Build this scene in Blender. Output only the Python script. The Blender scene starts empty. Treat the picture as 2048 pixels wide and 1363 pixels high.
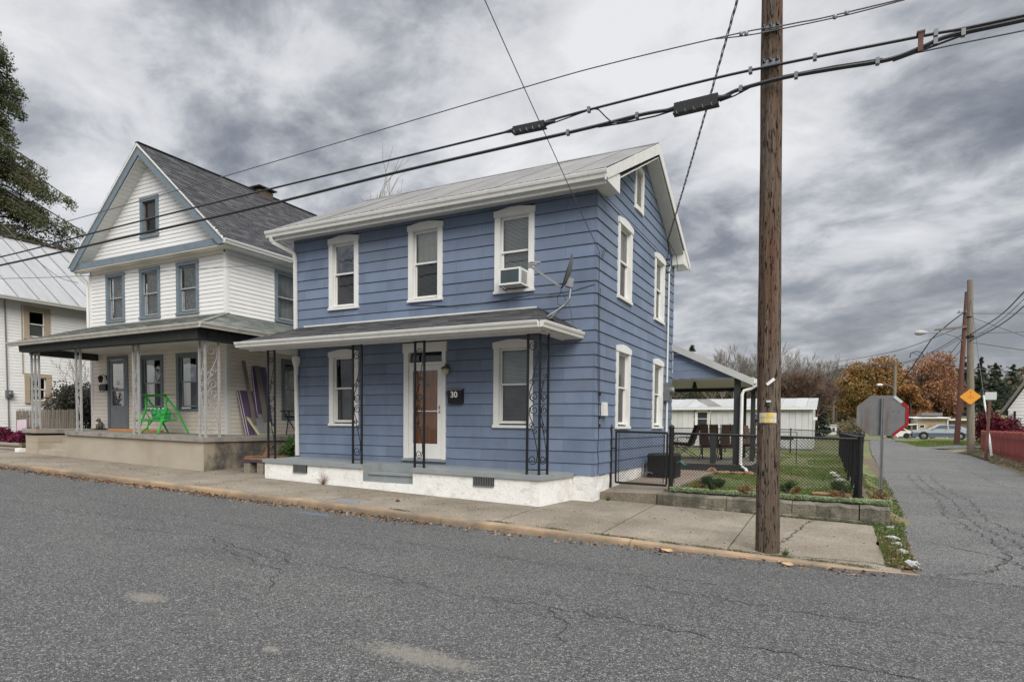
import bpy, math, random
from mathutils import Vector, Matrix, noise
R=random.Random(7)
rad=math.radians
sc=bpy.context.scene
COL=sc.collection
# ---------------------------------------------------------------- camera (wide lens with vertical shift)
yaw,pit,rol=0.4733,-0.0406,0.0095
fw=Vector((-math.sin(yaw),math.cos(yaw),0)); rt=Vector((math.cos(yaw),math.sin(yaw),0)); up=Vector((0,0,1))
f2=math.cos(pit)*fw+math.sin(pit)*up; u2=-math.sin(pit)*fw+math.cos(pit)*up
r3=math.cos(rol)*rt+math.sin(rol)*u2; u3=-math.sin(rol)*rt+math.cos(rol)*u2
cd=bpy.data.cameras.new('camera'); cam=bpy.data.objects.new('camera',cd); COL.objects.link(cam)
M=Matrix.Identity(4)
for i in range(3):
    M[i][0]=r3[i]; M[i][1]=u3[i]; M[i][2]=-f2[i]
M[0][3],M[1][3],M[2][3]=4.0082,-11.1919,0.9489
cam.matrix_world=M
cd.sensor_width=36; cd.lens=1250.9976/2048*36; cd.shift_y=(899.76-681.5)/2048
cd.clip_start=.05; cd.clip_end=3000
sc.camera=cam
# ---------------------------------------------------------------- sky
SUN_EL,SUN_AZ=rad(38),rad(136)      # azimuth measured from +Y towards +X
w=bpy.data.worlds.new('World'); sc.world=w; w.use_nodes=True
nt=w.node_tree; nt.nodes.clear(); L=nt.links
def wn(t,**k):
    n=nt.nodes.new(t)
    for a,b in k.items(): setattr(n,a,b)
    return n
def wm(op,a,b=None,c=None):
    n=wn('ShaderNodeMath',operation=op)
    for i,v in enumerate((a,b,c)):
        if v is None: continue
        if isinstance(v,(int,float)): n.inputs[i].default_value=v
        else: L.new(v,n.inputs[i])
    return n.outputs[0]
sky=wn('ShaderNodeTexSky',sky_type='NISHITA'); sky.sun_disc=False; sky.sun_elevation=SUN_EL; sky.sun_rotation=SUN_AZ
tc=wn('ShaderNodeTexCoord'); sep=wn('ShaderNodeSeparateXYZ'); L.new(tc.outputs['Generated'],sep.inputs[0])
zc=wm('MAXIMUM',sep.outputs[2],0.0); zz=wm('ADD',zc,0.30)
cmb=wn('ShaderNodeCombineXYZ'); L.new(wm('DIVIDE',sep.outputs[0],zz),cmb.inputs[0]); L.new(wm('DIVIDE',sep.outputs[1],zz),cmb.inputs[1]); cmb.inputs[2].default_value=3.7
def wnoise(scale,detail,rough,dist,off):
    mp=wn('ShaderNodeMapping'); mp.inputs['Location'].default_value=off; mp.inputs['Rotation'].default_value=(0,0,0.6); mp.inputs['Scale'].default_value=(1,1.15,1)
    L.new(cmb.outputs[0],mp.inputs[0])
    n=wn('ShaderNodeTexNoise'); n.inputs['Scale'].default_value=scale; n.inputs['Detail'].default_value=detail; n.inputs['Roughness'].default_value=rough; n.inputs['Distortion'].default_value=dist
    L.new(mp.outputs[0],n.inputs['Vector']); return n.outputs['Fac']
n1=wnoise(1.15,10,.55,.35,(2.9,5.6,0)); n2=wnoise(3.6,9,.60,.35,(7.9,1.2,0))
mixn=wm('ADD',wm('MULTIPLY',n1,.60),wm('MULTIPLY',n2,.40))
cr=wn('ShaderNodeValToRGB'); L.new(mixn,cr.inputs[0])
e=cr.color_ramp; e.elements[0].position=.41; e.elements[0].color=(.195,.215,.255,1); e.elements[1].position=.63; e.elements[1].color=(.90,.905,.925,1)
for p,c in ((.455,(.29,.31,.35,1)),(.50,(.46,.475,.515,1)),(.55,(.70,.71,.735,1))):
    q=e.elements.new(p); q.color=c
# overcast sky: dimmer and flatter towards the horizon, brighter overhead (a cloudy sky's trend, boosted out of view to light the scene)
hor=wn('ShaderNodeMixRGB'); 
hf=wn('ShaderNodeMapRange'); L.new(sep.outputs[2],hf.inputs[0]); hf.inputs[1].default_value=0; hf.inputs[2].default_value=.30; hf.inputs[3].default_value=.62; hf.inputs[4].default_value=0
L.new(hf.outputs[0],hor.inputs[0]); L.new(cr.outputs[0],hor.inputs[1]); hor.inputs[2].default_value=(.41,.415,.44,1)
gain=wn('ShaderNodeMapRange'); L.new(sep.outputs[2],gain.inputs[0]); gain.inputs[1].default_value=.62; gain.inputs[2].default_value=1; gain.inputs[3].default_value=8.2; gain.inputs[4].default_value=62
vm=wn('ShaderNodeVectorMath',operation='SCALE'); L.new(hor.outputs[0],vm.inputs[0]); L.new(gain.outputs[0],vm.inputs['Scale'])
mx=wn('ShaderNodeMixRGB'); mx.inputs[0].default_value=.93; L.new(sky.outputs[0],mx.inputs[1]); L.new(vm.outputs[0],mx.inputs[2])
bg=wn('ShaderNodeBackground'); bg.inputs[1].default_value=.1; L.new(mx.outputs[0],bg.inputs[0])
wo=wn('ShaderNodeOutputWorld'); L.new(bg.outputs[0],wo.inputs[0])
sd=bpy.data.lights.new('sun','SUN'); sd.energy=2.9; sd.angle=rad(38); sd.color=(1,.97,.93)
so=bpy.data.objects.new('sun',sd); COL.objects.link(so)
dv=Vector((math.sin(SUN_AZ)*math.cos(SUN_EL),math.cos(SUN_AZ)*math.cos(SUN_EL),math.sin(SUN_EL)))
so.rotation_euler=dv.to_track_quat('Z','Y').to_euler()
vs=sc.view_settings; vs.view_transform='Standard'; vs.look='None'; vs.exposure=0.22; vs.gamma=1; vs.use_curve_mapping=False
# ---------------------------------------------------------------- materials
MATS={}
def mat(name,col,rough=.6,var=.12,scale=6,stretch=(1,1,1),bump=0,bscale=None,rnd=0,metal=0,dirt=None,speck=None,spec=.4,detail=6,sheen=None):
    """noise-varied principled material. dirt=(colour,scale,lo,hi,amount); speck=(colour,scale,threshold)"""
    if name in MATS: return MATS[name]
    m=bpy.data.materials.new(name); m.use_nodes=True; t=m.node_tree; l=t.links
    b=t.nodes['Principled BSDF']; b.inputs['Roughness'].default_value=rough; b.inputs['Metallic'].default_value=metal; b.inputs['Specular IOR Level'].default_value=spec
    tc=t.nodes.new('ShaderNodeTexCoord'); mp=t.nodes.new('ShaderNodeMapping'); mp.inputs['Scale'].default_value=stretch; l.new(tc.outputs['Object'],mp.inputs[0])
    n=t.nodes.new('ShaderNodeTexNoise'); n.inputs['Scale'].default_value=scale; n.inputs['Detail'].default_value=detail; n.inputs['Roughness'].default_value=.6; l.new(mp.outputs[0],n.inputs['Vector'])
    mr=t.nodes.new('ShaderNodeMapRange'); l.new(n.outputs['Fac'],mr.inputs[0]); mr.inputs[1].default_value=.3; mr.inputs[2].default_value=.7; mr.inputs[3].default_value=1-var; mr.inputs[4].default_value=1+var
    fac=mr.outputs[0]
    if rnd:
        oi=t.nodes.new('ShaderNodeObjectInfo'); m2=t.nodes.new('ShaderNodeMapRange'); l.new(oi.outputs['Random'],m2.inputs[0]); m2.inputs[3].default_value=1-rnd; m2.inputs[4].default_value=1+rnd
        mu=t.nodes.new('ShaderNodeMath'); mu.operation='MULTIPLY'; l.new(fac,mu.inputs[0]); l.new(m2.outputs[0],mu.inputs[1]); fac=mu.outputs[0]
    v=t.nodes.new('ShaderNodeVectorMath'); v.operation='SCALE'; v.inputs[0].default_value=col[:3]; l.new(fac,v.inputs['Scale'])
    out=v.outputs[0]
    for dd in ([dirt] if dirt and not isinstance(dirt,list) else (dirt or [])):
        dc,ds,lo,hi,am=dd[:5]; st=dd[5] if len(dd)>5 else (1,1,1)
        mp2=t.nodes.new('ShaderNodeMapping'); mp2.inputs['Scale'].default_value=st; mp2.inputs['Location'].default_value=(3.1,1.7,.4); l.new(tc.outputs['Object'],mp2.inputs[0])
        n2=t.nodes.new('ShaderNodeTexNoise'); n2.inputs['Scale'].default_value=ds; n2.inputs['Detail'].default_value=7; n2.inputs['Roughness'].default_value=.62; l.new(mp2.outputs[0],n2.inputs['Vector'])
        m3=t.nodes.new('ShaderNodeMapRange'); l.new(n2.outputs['Fac'],m3.inputs[0]); m3.inputs[1].default_value=lo; m3.inputs[2].default_value=hi; m3.inputs[3].default_value=0; m3.inputs[4].default_value=am
        mx=t.nodes.new('ShaderNodeMixRGB'); l.new(m3.outputs[0],mx.inputs[0]); l.new(out,mx.inputs[1]); mx.inputs[2].default_value=(*dc,1); out=mx.outputs[0]
    for ss in (speck or []):
        scol,sscale,lo,hi=ss
        n3=t.nodes.new('ShaderNodeTexVoronoi'); n3.inputs['Scale'].default_value=sscale; l.new(tc.outputs['Object'],n3.inputs['Vector'])
        se=t.nodes.new('ShaderNodeSeparateXYZ'); l.new(n3.outputs['Color'],se.inputs[0])
        m4=t.nodes.new('ShaderNodeMapRange'); l.new(se.outputs[0],m4.inputs[0]); m4.inputs[1].default_value=lo; m4.inputs[2].default_value=hi
        mx=t.nodes.new('ShaderNodeMixRGB'); l.new(m4.outputs[0],mx.inputs[0]); l.new(out,mx.inputs[1]); mx.inputs[2].default_value=(*scol,1); out=mx.outputs[0]
    l.new(out,b.inputs['Base Color'])
    if bump:
        nb=t.nodes.new('ShaderNodeTexNoise'); nb.inputs['Scale'].default_value=bscale or scale*4; nb.inputs['Detail'].default_value=5; l.new(mp.outputs[0],nb.inputs['Vector'])
        bp=t.nodes.new('ShaderNodeBump'); bp.inputs['Strength'].default_value=bump; bp.inputs['Distance'].default_value=.02; l.new(nb.outputs['Fac'],bp.inputs['Height']); l.new(bp.outputs[0],b.inputs['Normal'])
    MATS[name]=m; return m
def vmat(name,base,rough=.8,var=.15,scale=8,trans=0):
    """material coloured by the mesh's own 'tone' attribute (per leaf, shingle or tuft)"""
    if name in MATS: return MATS[name]
    m=bpy.data.materials.new(name); m.use_nodes=True; t=m.node_tree; l=t.links; b=t.nodes['Principled BSDF']; b.inputs['Roughness'].default_value=rough; b.inputs['Specular IOR Level'].default_value=.25
    a=t.nodes.new('ShaderNodeAttribute'); a.attribute_name='tone'
    tc=t.nodes.new('ShaderNodeTexCoord'); n=t.nodes.new('ShaderNodeTexNoise'); n.inputs['Scale'].default_value=scale; n.inputs['Detail'].default_value=4; l.new(tc.outputs['Object'],n.inputs['Vector'])
    mr=t.nodes.new('ShaderNodeMapRange'); l.new(n.outputs['Fac'],mr.inputs[0]); mr.inputs[1].default_value=.3; mr.inputs[2].default_value=.7; mr.inputs[3].default_value=1-var; mr.inputs[4].default_value=1+var
    v=t.nodes.new('ShaderNodeVectorMath'); v.operation='SCALE'; l.new(a.outputs['Color'],v.inputs[0]); l.new(mr.outputs[0],v.inputs['Scale'])
    l.new(v.outputs[0],b.inputs['Base Color'])
    if trans:
        tr=t.nodes.new('ShaderNodeBsdfTranslucent'); l.new(v.outputs[0],tr.inputs[0]); mx=t.nodes.new('ShaderNodeMixShader'); mx.inputs[0].default_value=trans
        l.new(b.outputs[0],mx.inputs[1]); l.new(tr.outputs[0],mx.inputs[2]); l.new(mx.outputs[0],t.nodes['Material Output'].inputs[0])
    MATS[name]=m; return m
def glass(name,tint=(.8,.85,.85),refl=.16,rough=.02,wob=.10):
    m=bpy.data.materials.new(name); m.use_nodes=True; t=m.node_tree; l=t.links; t.nodes.remove(t.nodes['Principled BSDF'])
    tr=t.nodes.new('ShaderNodeBsdfTransparent'); tr.inputs[0].default_value=(*tint,1); g=t.nodes.new('ShaderNodeBsdfGlossy'); g.inputs['Roughness'].default_value=rough
    lw=t.nodes.new('ShaderNodeLayerWeight'); lw.inputs[0].default_value=.35
    mr=t.nodes.new('ShaderNodeMapRange'); l.new(lw.outputs['Fresnel'],mr.inputs[0]); mr.inputs[3].default_value=refl; mr.inputs[4].default_value=.9
    tc=t.nodes.new('ShaderNodeTexCoord'); n=t.nodes.new('ShaderNodeTexNoise'); n.inputs['Scale'].default_value=2.5; n.inputs['Detail'].default_value=2; l.new(tc.outputs['Object'],n.inputs['Vector'])
    bp=t.nodes.new('ShaderNodeBump'); bp.inputs['Strength'].default_value=wob; bp.inputs['Distance'].default_value=.03; l.new(n.outputs['Fac'],bp.inputs['Height']); l.new(bp.outputs[0],g.inputs['Normal'])
    mx=t.nodes.new('ShaderNodeMixShader'); l.new(mr.outputs[0],mx.inputs[0]); l.new(tr.outputs[0],mx.inputs[1]); l.new(g.outputs[0],mx.inputs[2]); l.new(mx.outputs[0],t.nodes['Material Output'].inputs[0])
    return m
GRIME=(.10,.09,.075)
m_blue=mat('blue_siding_paint',(.143,.184,.258),.62,.12,2.2,(1,1,.5),bump=.18,bscale=40,rnd=.11,dirt=[((.185,.21,.26),1.1,.46,.72,.5),((.20,.225,.28),30,.62,.75,.5,(1,1,.08)),((.09,.11,.16),3,.6,.85,.3,(1,1,.25))])
m_bluetrim=mat('slate_blue_trim_paint',(.15,.187,.212),.55,.12,5,dirt=((.25,.27,.28),6,.6,.8,.4))
m_white=mat('white_trim_paint',(.70,.69,.655),.5,.04,4,dirt=((.42,.39,.33),5,.58,.85,.35),bump=.06,bscale=30)
m_vinyl=mat('white_vinyl_siding',(.72,.71,.68),.55,.035,2,rnd=.03,dirt=((.50,.48,.42),1.6,.55,.85,.28))
m_cream=mat('cream_vinyl_siding',(.76,.69,.59),.55,.05,2,rnd=.03,dirt=((.55,.48,.39),2,.55,.85,.3))
m_gutter=mat('white_gutter_metal',(.66,.655,.61),.4,.05,3,dirt=((.30,.28,.22),7,.56,.8,.45,(1,1,.3)))
m_soffit=mat('white_soffit_panel',(.68,.67,.63),.55,.04,3,dirt=((.40,.37,.31),3,.55,.8,.3))
m_roofmetal=mat('weathered_grey_roof_metal',(.150,.147,.138),.8,.2,1.5,(1,.4,.4),metal=0,rnd=.06,dirt=[((.22,.20,.17),1.7,.5,.75,.5,(3,.4,.4)),((.27,.265,.25),4,.6,.8,.4)])
m_rust=mat('dark_rusted_edge',(.045,.032,.022),.85,.4,14)
m_tan=mat('tan_window_trim',(.36,.29,.21),.6,.08,4)
m_conc=mat('aged_concrete',(.212,.182,.137),.9,.14,1.6,bump=.5,bscale=60,rnd=.06,dirt=[((.115,.088,.058),.9,.40,.64,.8),((.29,.25,.185),.5,.5,.7,.5),((.30,.27,.215),9,.58,.75,.4),((.085,.075,.055),4,.56,.74,.5)],speck=[((.34,.31,.26),90,.85,1.0),((.09,.08,.065),80,.86,1.0)])
m_conc2=mat('tan_stucco_concrete',(.37,.32,.25),.9,.10,1.2,bump=.4,bscale=45,dirt=[((.25,.19,.12),1.4,.5,.8,.45,(1,1,.5)),((.50,.46,.38),7,.6,.8,.35)])
m_concdark=mat('black_mould_concrete',(.30,.25,.185),.95,.15,1.2,bump=.5,bscale=45,dirt=[((.035,.034,.032),1.15,.43,.60,.9,(1,1,.8)),((.10,.09,.08),5,.5,.7,.5)])
m_slabtop=mat('porch_slab_concrete',(.27,.25,.215),.9,.12,3,bump=.4,bscale=50,dirt=[((.09,.08,.06),3,.48,.7,.6),((.42,.40,.35),9,.58,.75,.4)])
m_kerb=mat('ochre_stained_kerb_concrete',(.30,.208,.125),.92,.16,2.5,bump=.6,bscale=60,rnd=.07,dirt=[((.135,.11,.08),1.1,.40,.62,.9),((.40,.32,.22),8,.58,.76,.4)])
m_wallconc=mat('mossy_old_concrete',(.155,.14,.105),.95,.25,3,bump=1.0,bscale=40,dirt=[((.055,.052,.035),3.5,.42,.62,.85),((.27,.25,.20),6,.55,.72,.5),((.10,.12,.05),2,.58,.75,.5)])
m_fpaint=mat('white_painted_masonry',(.76,.75,.71),.8,.05,3,bump=.5,bscale=22,dirt=[((.40,.34,.26),3,.52,.76,.55),((.52,.49,.43),12,.52,.72,.45),((.30,.26,.20),1.1,.58,.8,.4)])
m_grey=mat('grey_porch_paint',(.235,.255,.255),.55,.07,3,bump=.12,bscale=20,dirt=((.35,.36,.35),2.5,.5,.8,.45))
m_asph=None
m_black=mat('black_painted_iron',(.012,.012,.013),.45,.2,10)
m_vinylblack=mat('black_vinyl_coating',(.010,.010,.011),.42,.25,12)
m_greyiron=mat('grey_painted_iron',(.34,.335,.325),.5,.12,9,dirt=((.16,.10,.07),14,.6,.75,.6))
m_galv=mat('galvanised_steel',(.20,.202,.205),.5,.14,8,metal=.5,dirt=((.2,.17,.13),8,.6,.8,.4))
m_alum=mat('dull_sign_aluminium',(.17,.17,.17),.6,.14,4,metal=.3,dirt=[((.14,.085,.055),2.2,.54,.66,.7,(4,1,.25)),((.24,.24,.235),3,.55,.75,.4,(1,1,.4))])
m_red=mat('faded_sign_red',(.26,.010,.016),.5,.08,6)
m_redfence=mat('red_stained_fence_wood',(.205,.038,.032),.8,.2,3,(4,4,.5),rnd=.16,dirt=((.27,.16,.13),2.5,.5,.8,.5,(4,4,.5)),bump=.3)
m_wood=mat('weathered_grey_wood',(.20,.17,.135),.9,.25,3,(6,6,.5),bump=.4,rnd=.18)
m_cable=mat('black_cable_jacket',(.02,.02,.021),.5,.2,4)
m_cabledim=mat('weathered_aluminium_wire',(.09,.09,.095),.5,.2,4)
m_dark=mat('dark_interior',(.012,.012,.013),.95,.2,2)
m_screen=mat('dark_window_screen',(.030,.032,.034),.75,.15,3)
m_blind=mat('dusty_white_blind',(.72,.72,.69),.7,.08,4)
m_curtain=mat('pale_curtain',(.80,.77,.70),.85,.12,5,(6,6,.6))
m_lace=mat('grey_lace_curtain',(.45,.43,.39),.9,.5,9,(3,3,1))
m_brick=mat('weathered_chimney',(.10,.075,.06),.9,.25,8)
m_door=mat('orange_brown_door_wood',(.62,.25,.09),.5,.22,3,(7,7,.5))
m_doorgrey=mat('grey_storm_door_metal',(.20,.215,.225),.5,.08,5)
m_lawn=mat('lawn_soil',(.088,.115,.034),.95,.3,1.2,bump=.8,bscale=30,dirt=[((.155,.105,.06),.9,.44,.62,.85),((.06,.08,.025),6,.5,.7,.5)])
m_dirt=mat('leafy_bank_soil',(.095,.072,.045),.95,.35,3,bump=1,bscale=30,dirt=[((.17,.12,.07),5,.48,.66,.6),((.055,.070,.025),2.6,.52,.68,.55)])
m_yellow=mat('amber_sign_face',(.72,.30,.03),.5,.06,6)
m_offwhite=mat('pale_grey_sign_face',(.50,.52,.50),.5,.05,6)
m_purple=mat('purple_painted_board',(.125,.08,.155),.55,.12,4,(3,3,.6))
m_greyboard=mat('grey_brown_board',(.19,.17,.14),.75,.15,6,(3,3,.5))
m_lime=mat('yellow_green_rail_paint',(.55,.56,.32),.5,.08,5)
m_green=mat('bright_green_tube_paint',(.035,.36,.05),.45,.08,5)
m_greencloth=mat('green_cushion_fabric',(.05,.40,.12),.8,.2,10)
m_rustred=mat('rust_red_pole_wood',(.13,.060,.045),.9,.25,4,(9,9,.5),bump=.4)
m_pole2=mat('grey_pole_wood',(.19,.16,.125),.9,.25,4,(9,9,.4),bump=.4)
m_beige=mat('beige_stucco',(.50,.40,.31),.85,.05,2)
m_car=mat('pale_blue_car_paint',(.47,.51,.56),.3,.03,2,metal=.3)
m_cardark=mat('slate_blue_lower_paint',(.12,.155,.20),.35,.04,2,metal=.3)
m_tyre=mat('tyre_rubber',(.014,.014,.014),.8,.2,10)
m_chrome=mat('chrome_trim',(.5,.5,.5),.2,.05,5,metal=.9)
m_patio=mat('dark_green_grey_paint',(.032,.036,.034),.55,.15,4)
m_path=mat('brown_concrete_path',(.235,.185,.14),.9,.12,2,bump=.3,dirt=((.12,.09,.07),2,.5,.7,.5))
m_stone=mat('pale_rubble_stone',(.42,.38,.34),.9,.2,6,bump=.6,rnd=.2,dirt=((.20,.14,.10),5,.5,.7,.5))
m_brownstone=mat('orange_brown_rock',(.30,.175,.10),.9,.25,6,bump=.8,rnd=.15,dirt=((.12,.08,.05),5,.5,.7,.5))
m_bark=mat('tree_bark',(.075,.058,.045),.9,.25,6,(3,3,.6),bump=.5)
m_bark2=mat('pale_bare_branches',(.20,.18,.155),.9,.2,6)
m_maroon=mat('brown_cushion_fabric',(.085,.050,.040),.85,.25,14)
m_leaf=vmat('foliage_leaves',None,.7,.2,3,trans=.25)
m_shing=vmat('asphalt_shingles',None,.92,.12,60)
m_lit=vmat('dry_leaf_litter',None,.8,.2,9)
g_win=glass('window_glass',refl=.06); g_dark=glass('screened_glass',(.46,.47,.48),.05); g_mirror=glass('reflective_glass',(.30,.32,.33),.30,.03,.2)
# ---------------------------------------------------------------- mesh helpers
class MB:
    def __init__(s): s.v=[]; s.f=[]; s.c=[]
    def add(s,vs,fs,tone=None):
        n=len(s.v); s.v+=[tuple(v) for v in vs]
        for f in fs: s.f.append(tuple(i+n for i in f)); s.c.append(tone)
        return s
    def hexa(s,p,tone=None):   # 8 points: bottom 4 ccw, top 4 ccw
        return s.add(p,[(0,3,2,1),(4,5,6,7),(0,1,5,4),(1,2,6,5),(2,3,7,6),(3,0,4,7)],tone)
    def box(s,x0,x1,y0,y1,z0,z1,tone=None):
        return s.hexa([(x0,y0,z0),(x1,y0,z0),(x1,y1,z0),(x0,y1,z0),(x0,y0,z1),(x1,y0,z1),(x1,y1,z1),(x0,y1,z1)],tone)
    def bar(s,a,b,wd,dp=None,upv=(0,0,1),tone=None):
        a=Vector(a); b=Vector(b); d=(b-a).normalized(); u=Vector(upv)
        if abs(d.dot(u))>.95: u=Vector((0,1,0))
        sx=d.cross(u).normalized()*wd/2; sy=sx.cross(d).normalized()*(dp or wd)/2
        return s.hexa([a-sx-sy,a+sx-sy,a+sx+sy,a-sx+sy,b-sx-sy,b+sx-sy,b+sx+sy,b-sx+sy],tone)
    def tube(s,pts,r,n=6,cap=True,tone=None):
        pts=[Vector(p) for p in pts]; m=len(pts); rs=r if isinstance(r,(list,tuple)) else [r]*m
        base=len(s.v); prev=None
        for i,p in enumerate(pts):
            d=(pts[min(i+1,m-1)]-pts[max(i-1,0)]).normalized()
            if prev is None:
                a=Vector((0,0,1)) if abs(d.z)<.9 else Vector((1,0,0)); sx=d.cross(a).normalized()
            else:
                sx=(prev-d*prev.dot(d)); sx=sx.normalized() if sx.length>1e-6 else d.orthogonal().normalized()
            prev=sx; sy=d.cross(sx)
            for k in range(n):
                t=2*math.pi*k/n; q=p+(sx*math.cos(t)+sy*math.sin(t))*rs[i]; s.v.append(tuple(q))
        for i in range(m-1):
            for k in range(n):
                a=base+i*n+k; b=base+i*n+(k+1)%n; s.f.append((a,b,b+n,a+n)); s.c.append(tone)
        if cap and n>2:
            s.f.append(tuple(base+k for k in range(n))[::-1]); s.c.append(tone)
            s.f.append(tuple(base+(m-1)*n+k for k in range(n))); s.c.append(tone)
        return s
    def lathe(s,c,prof,n=16,axis='Z',tone=None):
        base=len(s.v); c=Vector(c)
        for (r,h) in prof:
            for k in range(n):
                t=2*math.pi*k/n; a,b=r*math.cos(t),r*math.sin(t)
                s.v.append(tuple(c+Vector({'Z':(a,b,h),'Y':(a,h,b),'X':(h,a,b)}[axis])))
        for i in range(len(prof)-1):
            for k in range(n):
                a=base+i*n+k; b=base+i*n+(k+1)%n; s.f.append((a,b,b+n,a+n)); s.c.append(tone)
        s.f.append(tuple(base+k for k in range(n))); s.c.append(tone); s.f.append(tuple(base+(len(prof)-1)*n+k for k in range(n))); s.c.append(tone)
        return s
    def poly(s,pts,ext,tone=None):   # planar polygon extruded by vector
        n=len(pts); e=Vector(ext); vs=[Vector(p) for p in pts]+[Vector(p)+e for p in pts]
        return s.add(vs,[tuple(range(n))[::-1],tuple(range(n,2*n))]+[(i,(i+1)%n,n+(i+1)%n,n+i) for i in range(n)],tone)
    def quad(s,a,b,c,d,tone=None): return s.add([a,b,c,d],[(0,1,2,3)],tone)
    def blob(s,c,rx,ry,rz,n=8,m=5,jit=.12,tone=None,rnd=R):
        base=len(s.v); ph=rnd.random()*99
        for i in range(m+1):
            th=math.pi*i/m
            for k in range(n):
                t=2*math.pi*k/n; d=Vector((math.sin(th)*math.cos(t),math.sin(th)*math.sin(t),math.cos(th)))
                j=1+jit*noise.noise(d*1.7+Vector((ph,ph,0)))*3
                s.v.append((c[0]+d.x*rx*j,c[1]+d.y*ry*j,c[2]+d.z*rz*j))
        for i in range(m):
            for k in range(n):
                a=base+i*n+k; b=base+i*n+(k+1)%n; s.f.append((a,a+n,b+n,b)); s.c.append(tone)
        return s
ORG={}
def put(name,mb,mt,parent=None,smooth=False,kind=None,label=None,cat=None,group=None,origin=None):
    o0=Vector(origin) if origin is not None else (ORG.get(parent.name,Vector((0,0,0))) if parent else Vector((0,0,0)))
    me=bpy.data.meshes.new(name); me.from_pydata([(v[0]-o0.x,v[1]-o0.y,v[2]-o0.z) for v in mb.v],[],mb.f)
    if any(c is not None for c in mb.c):
        at=me.color_attributes.new('tone','FLOAT_COLOR','CORNER'); buf=[]
        for f,c in zip(mb.f,mb.c):
            c=c or (.5,.5,.5); buf+=[c[0],c[1],c[2],1.0]*len(f)
        at.data.foreach_set('color',buf)
    me.materials.append(mt); 
    if smooth: me.shade_smooth()
    me.update(); o=bpy.data.objects.new(name,me); COL.objects.link(o)
    if parent:
        o.parent=parent; po=ORG.get(parent.name,Vector((0,0,0))); o.location=o0-po
    else: o.location=o0
    ORG[o.name]=o0
    tagit(o,label,cat,group,kind); return o
def tagit(o,label=None,cat=None,group=None,kind=None):
    if label: o['label']=label
    if cat: o['category']=cat
    if group: o['group']=group
    if kind: o['kind']=kind
    return o
def thing(name,label,cat,loc=(0,0,0),group=None):
    o=bpy.data.objects.new(name,None); o.empty_display_size=.2; COL.objects.link(o); o.location=loc; ORG[o.name]=Vector(loc)
    return tagit(o,label,cat,group)
def dup(root,loc=None,rz=None,label=None,group=None):
    def cp(o,par):
        c=o.copy(); COL.objects.link(c); ORG[c.name]=ORG.get(o.name,Vector((0,0,0)))
        if par: c.parent=par
        for ch in list(o.children): cp(ch,c)
        return c
    r=cp(root,None)
    if loc is not None: r.location=loc; ORG[r.name]=Vector(loc)
    if rz is not None: r.rotation_euler.z=rz
    if label: r['label']=label
    if group: r['group']=group
    return r
def solo(name,mb,mt,label,cat,group=None,smooth=False,kind=None,origin=None):
    if origin is None:
        xs=[v[0] for v in mb.v]; ys=[v[1] for v in mb.v]; zs=[v[2] for v in mb.v]
        origin=((min(xs)+max(xs))/2,(min(ys)+max(ys))/2,min(zs))
    return put(name,mb,mt,None,smooth,kind,label,cat,group,origin)
# ---------------------------------------------------------------- ground heights
def sstep(a,b,x):
    t=max(0,min(1,(x-a)/(b-a))); return t*t*(3-2*t)
def walk(X,Y): return -.495-.028*max(X,-34)+.025*Y
def roadz(X,Y):
    base=-.66-(.028*max(X,-34) if X<0 else .010*min(X,8))
    return base+.0185*max(0,min(Y+3,40))
def yard(X,Y):
    return -.315+.0055*min(max(Y,0),30)
# ================================================================ GROUND
def spots(m,lst,col,amt=.7,nscale=9):
    """shaped stains at fixed places, broken up by noise"""
    t=m.node_tree; l=t.links; b=t.nodes['Principled BSDF']; src=b.inputs['Base Color'].links[0].from_socket
    tc=t.nodes.new('ShaderNodeTexCoord'); n=t.nodes.new('ShaderNodeTexNoise'); n.inputs['Scale'].default_value=nscale; n.inputs['Detail'].default_value=6; l.new(tc.outputs['Object'],n.inputs['Vector'])
    for (x,y,rx,ry) in lst:
        mp=t.nodes.new('ShaderNodeMapping'); mp.vector_type='POINT'; mp.inputs['Location'].default_value=(-x/rx,-y/ry,0); mp.inputs['Scale'].default_value=(1/rx,1/ry,0); l.new(tc.outputs['Object'],mp.inputs[0])
        vl=t.nodes.new('ShaderNodeVectorMath'); vl.operation='LENGTH'; l.new(mp.outputs[0],vl.inputs[0])
        ad=t.nodes.new('ShaderNodeMath'); ad.operation='MULTIPLY_ADD'; l.new(n.outputs['Fac'],ad.inputs[0]); ad.inputs[1].default_value=1.8; l.new(vl.outputs['Value'],ad.inputs[2])
        mr=t.nodes.new('ShaderNodeMapRange'); l.new(ad.outputs[0],mr.inputs[0]); mr.inputs[1].default_value=1.35; mr.inputs[2].default_value=1.85; mr.inputs[3].default_value=amt; mr.inputs[4].default_value=0
        mx=t.nodes.new('ShaderNodeMixRGB'); l.new(mr.outputs[0],mx.inputs[0]); l.new(src,mx.inputs[1]); mx.inputs[2].default_value=(*col,1); src=mx.outputs[0]
    l.new(src,b.inputs['Base Color'])
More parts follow.
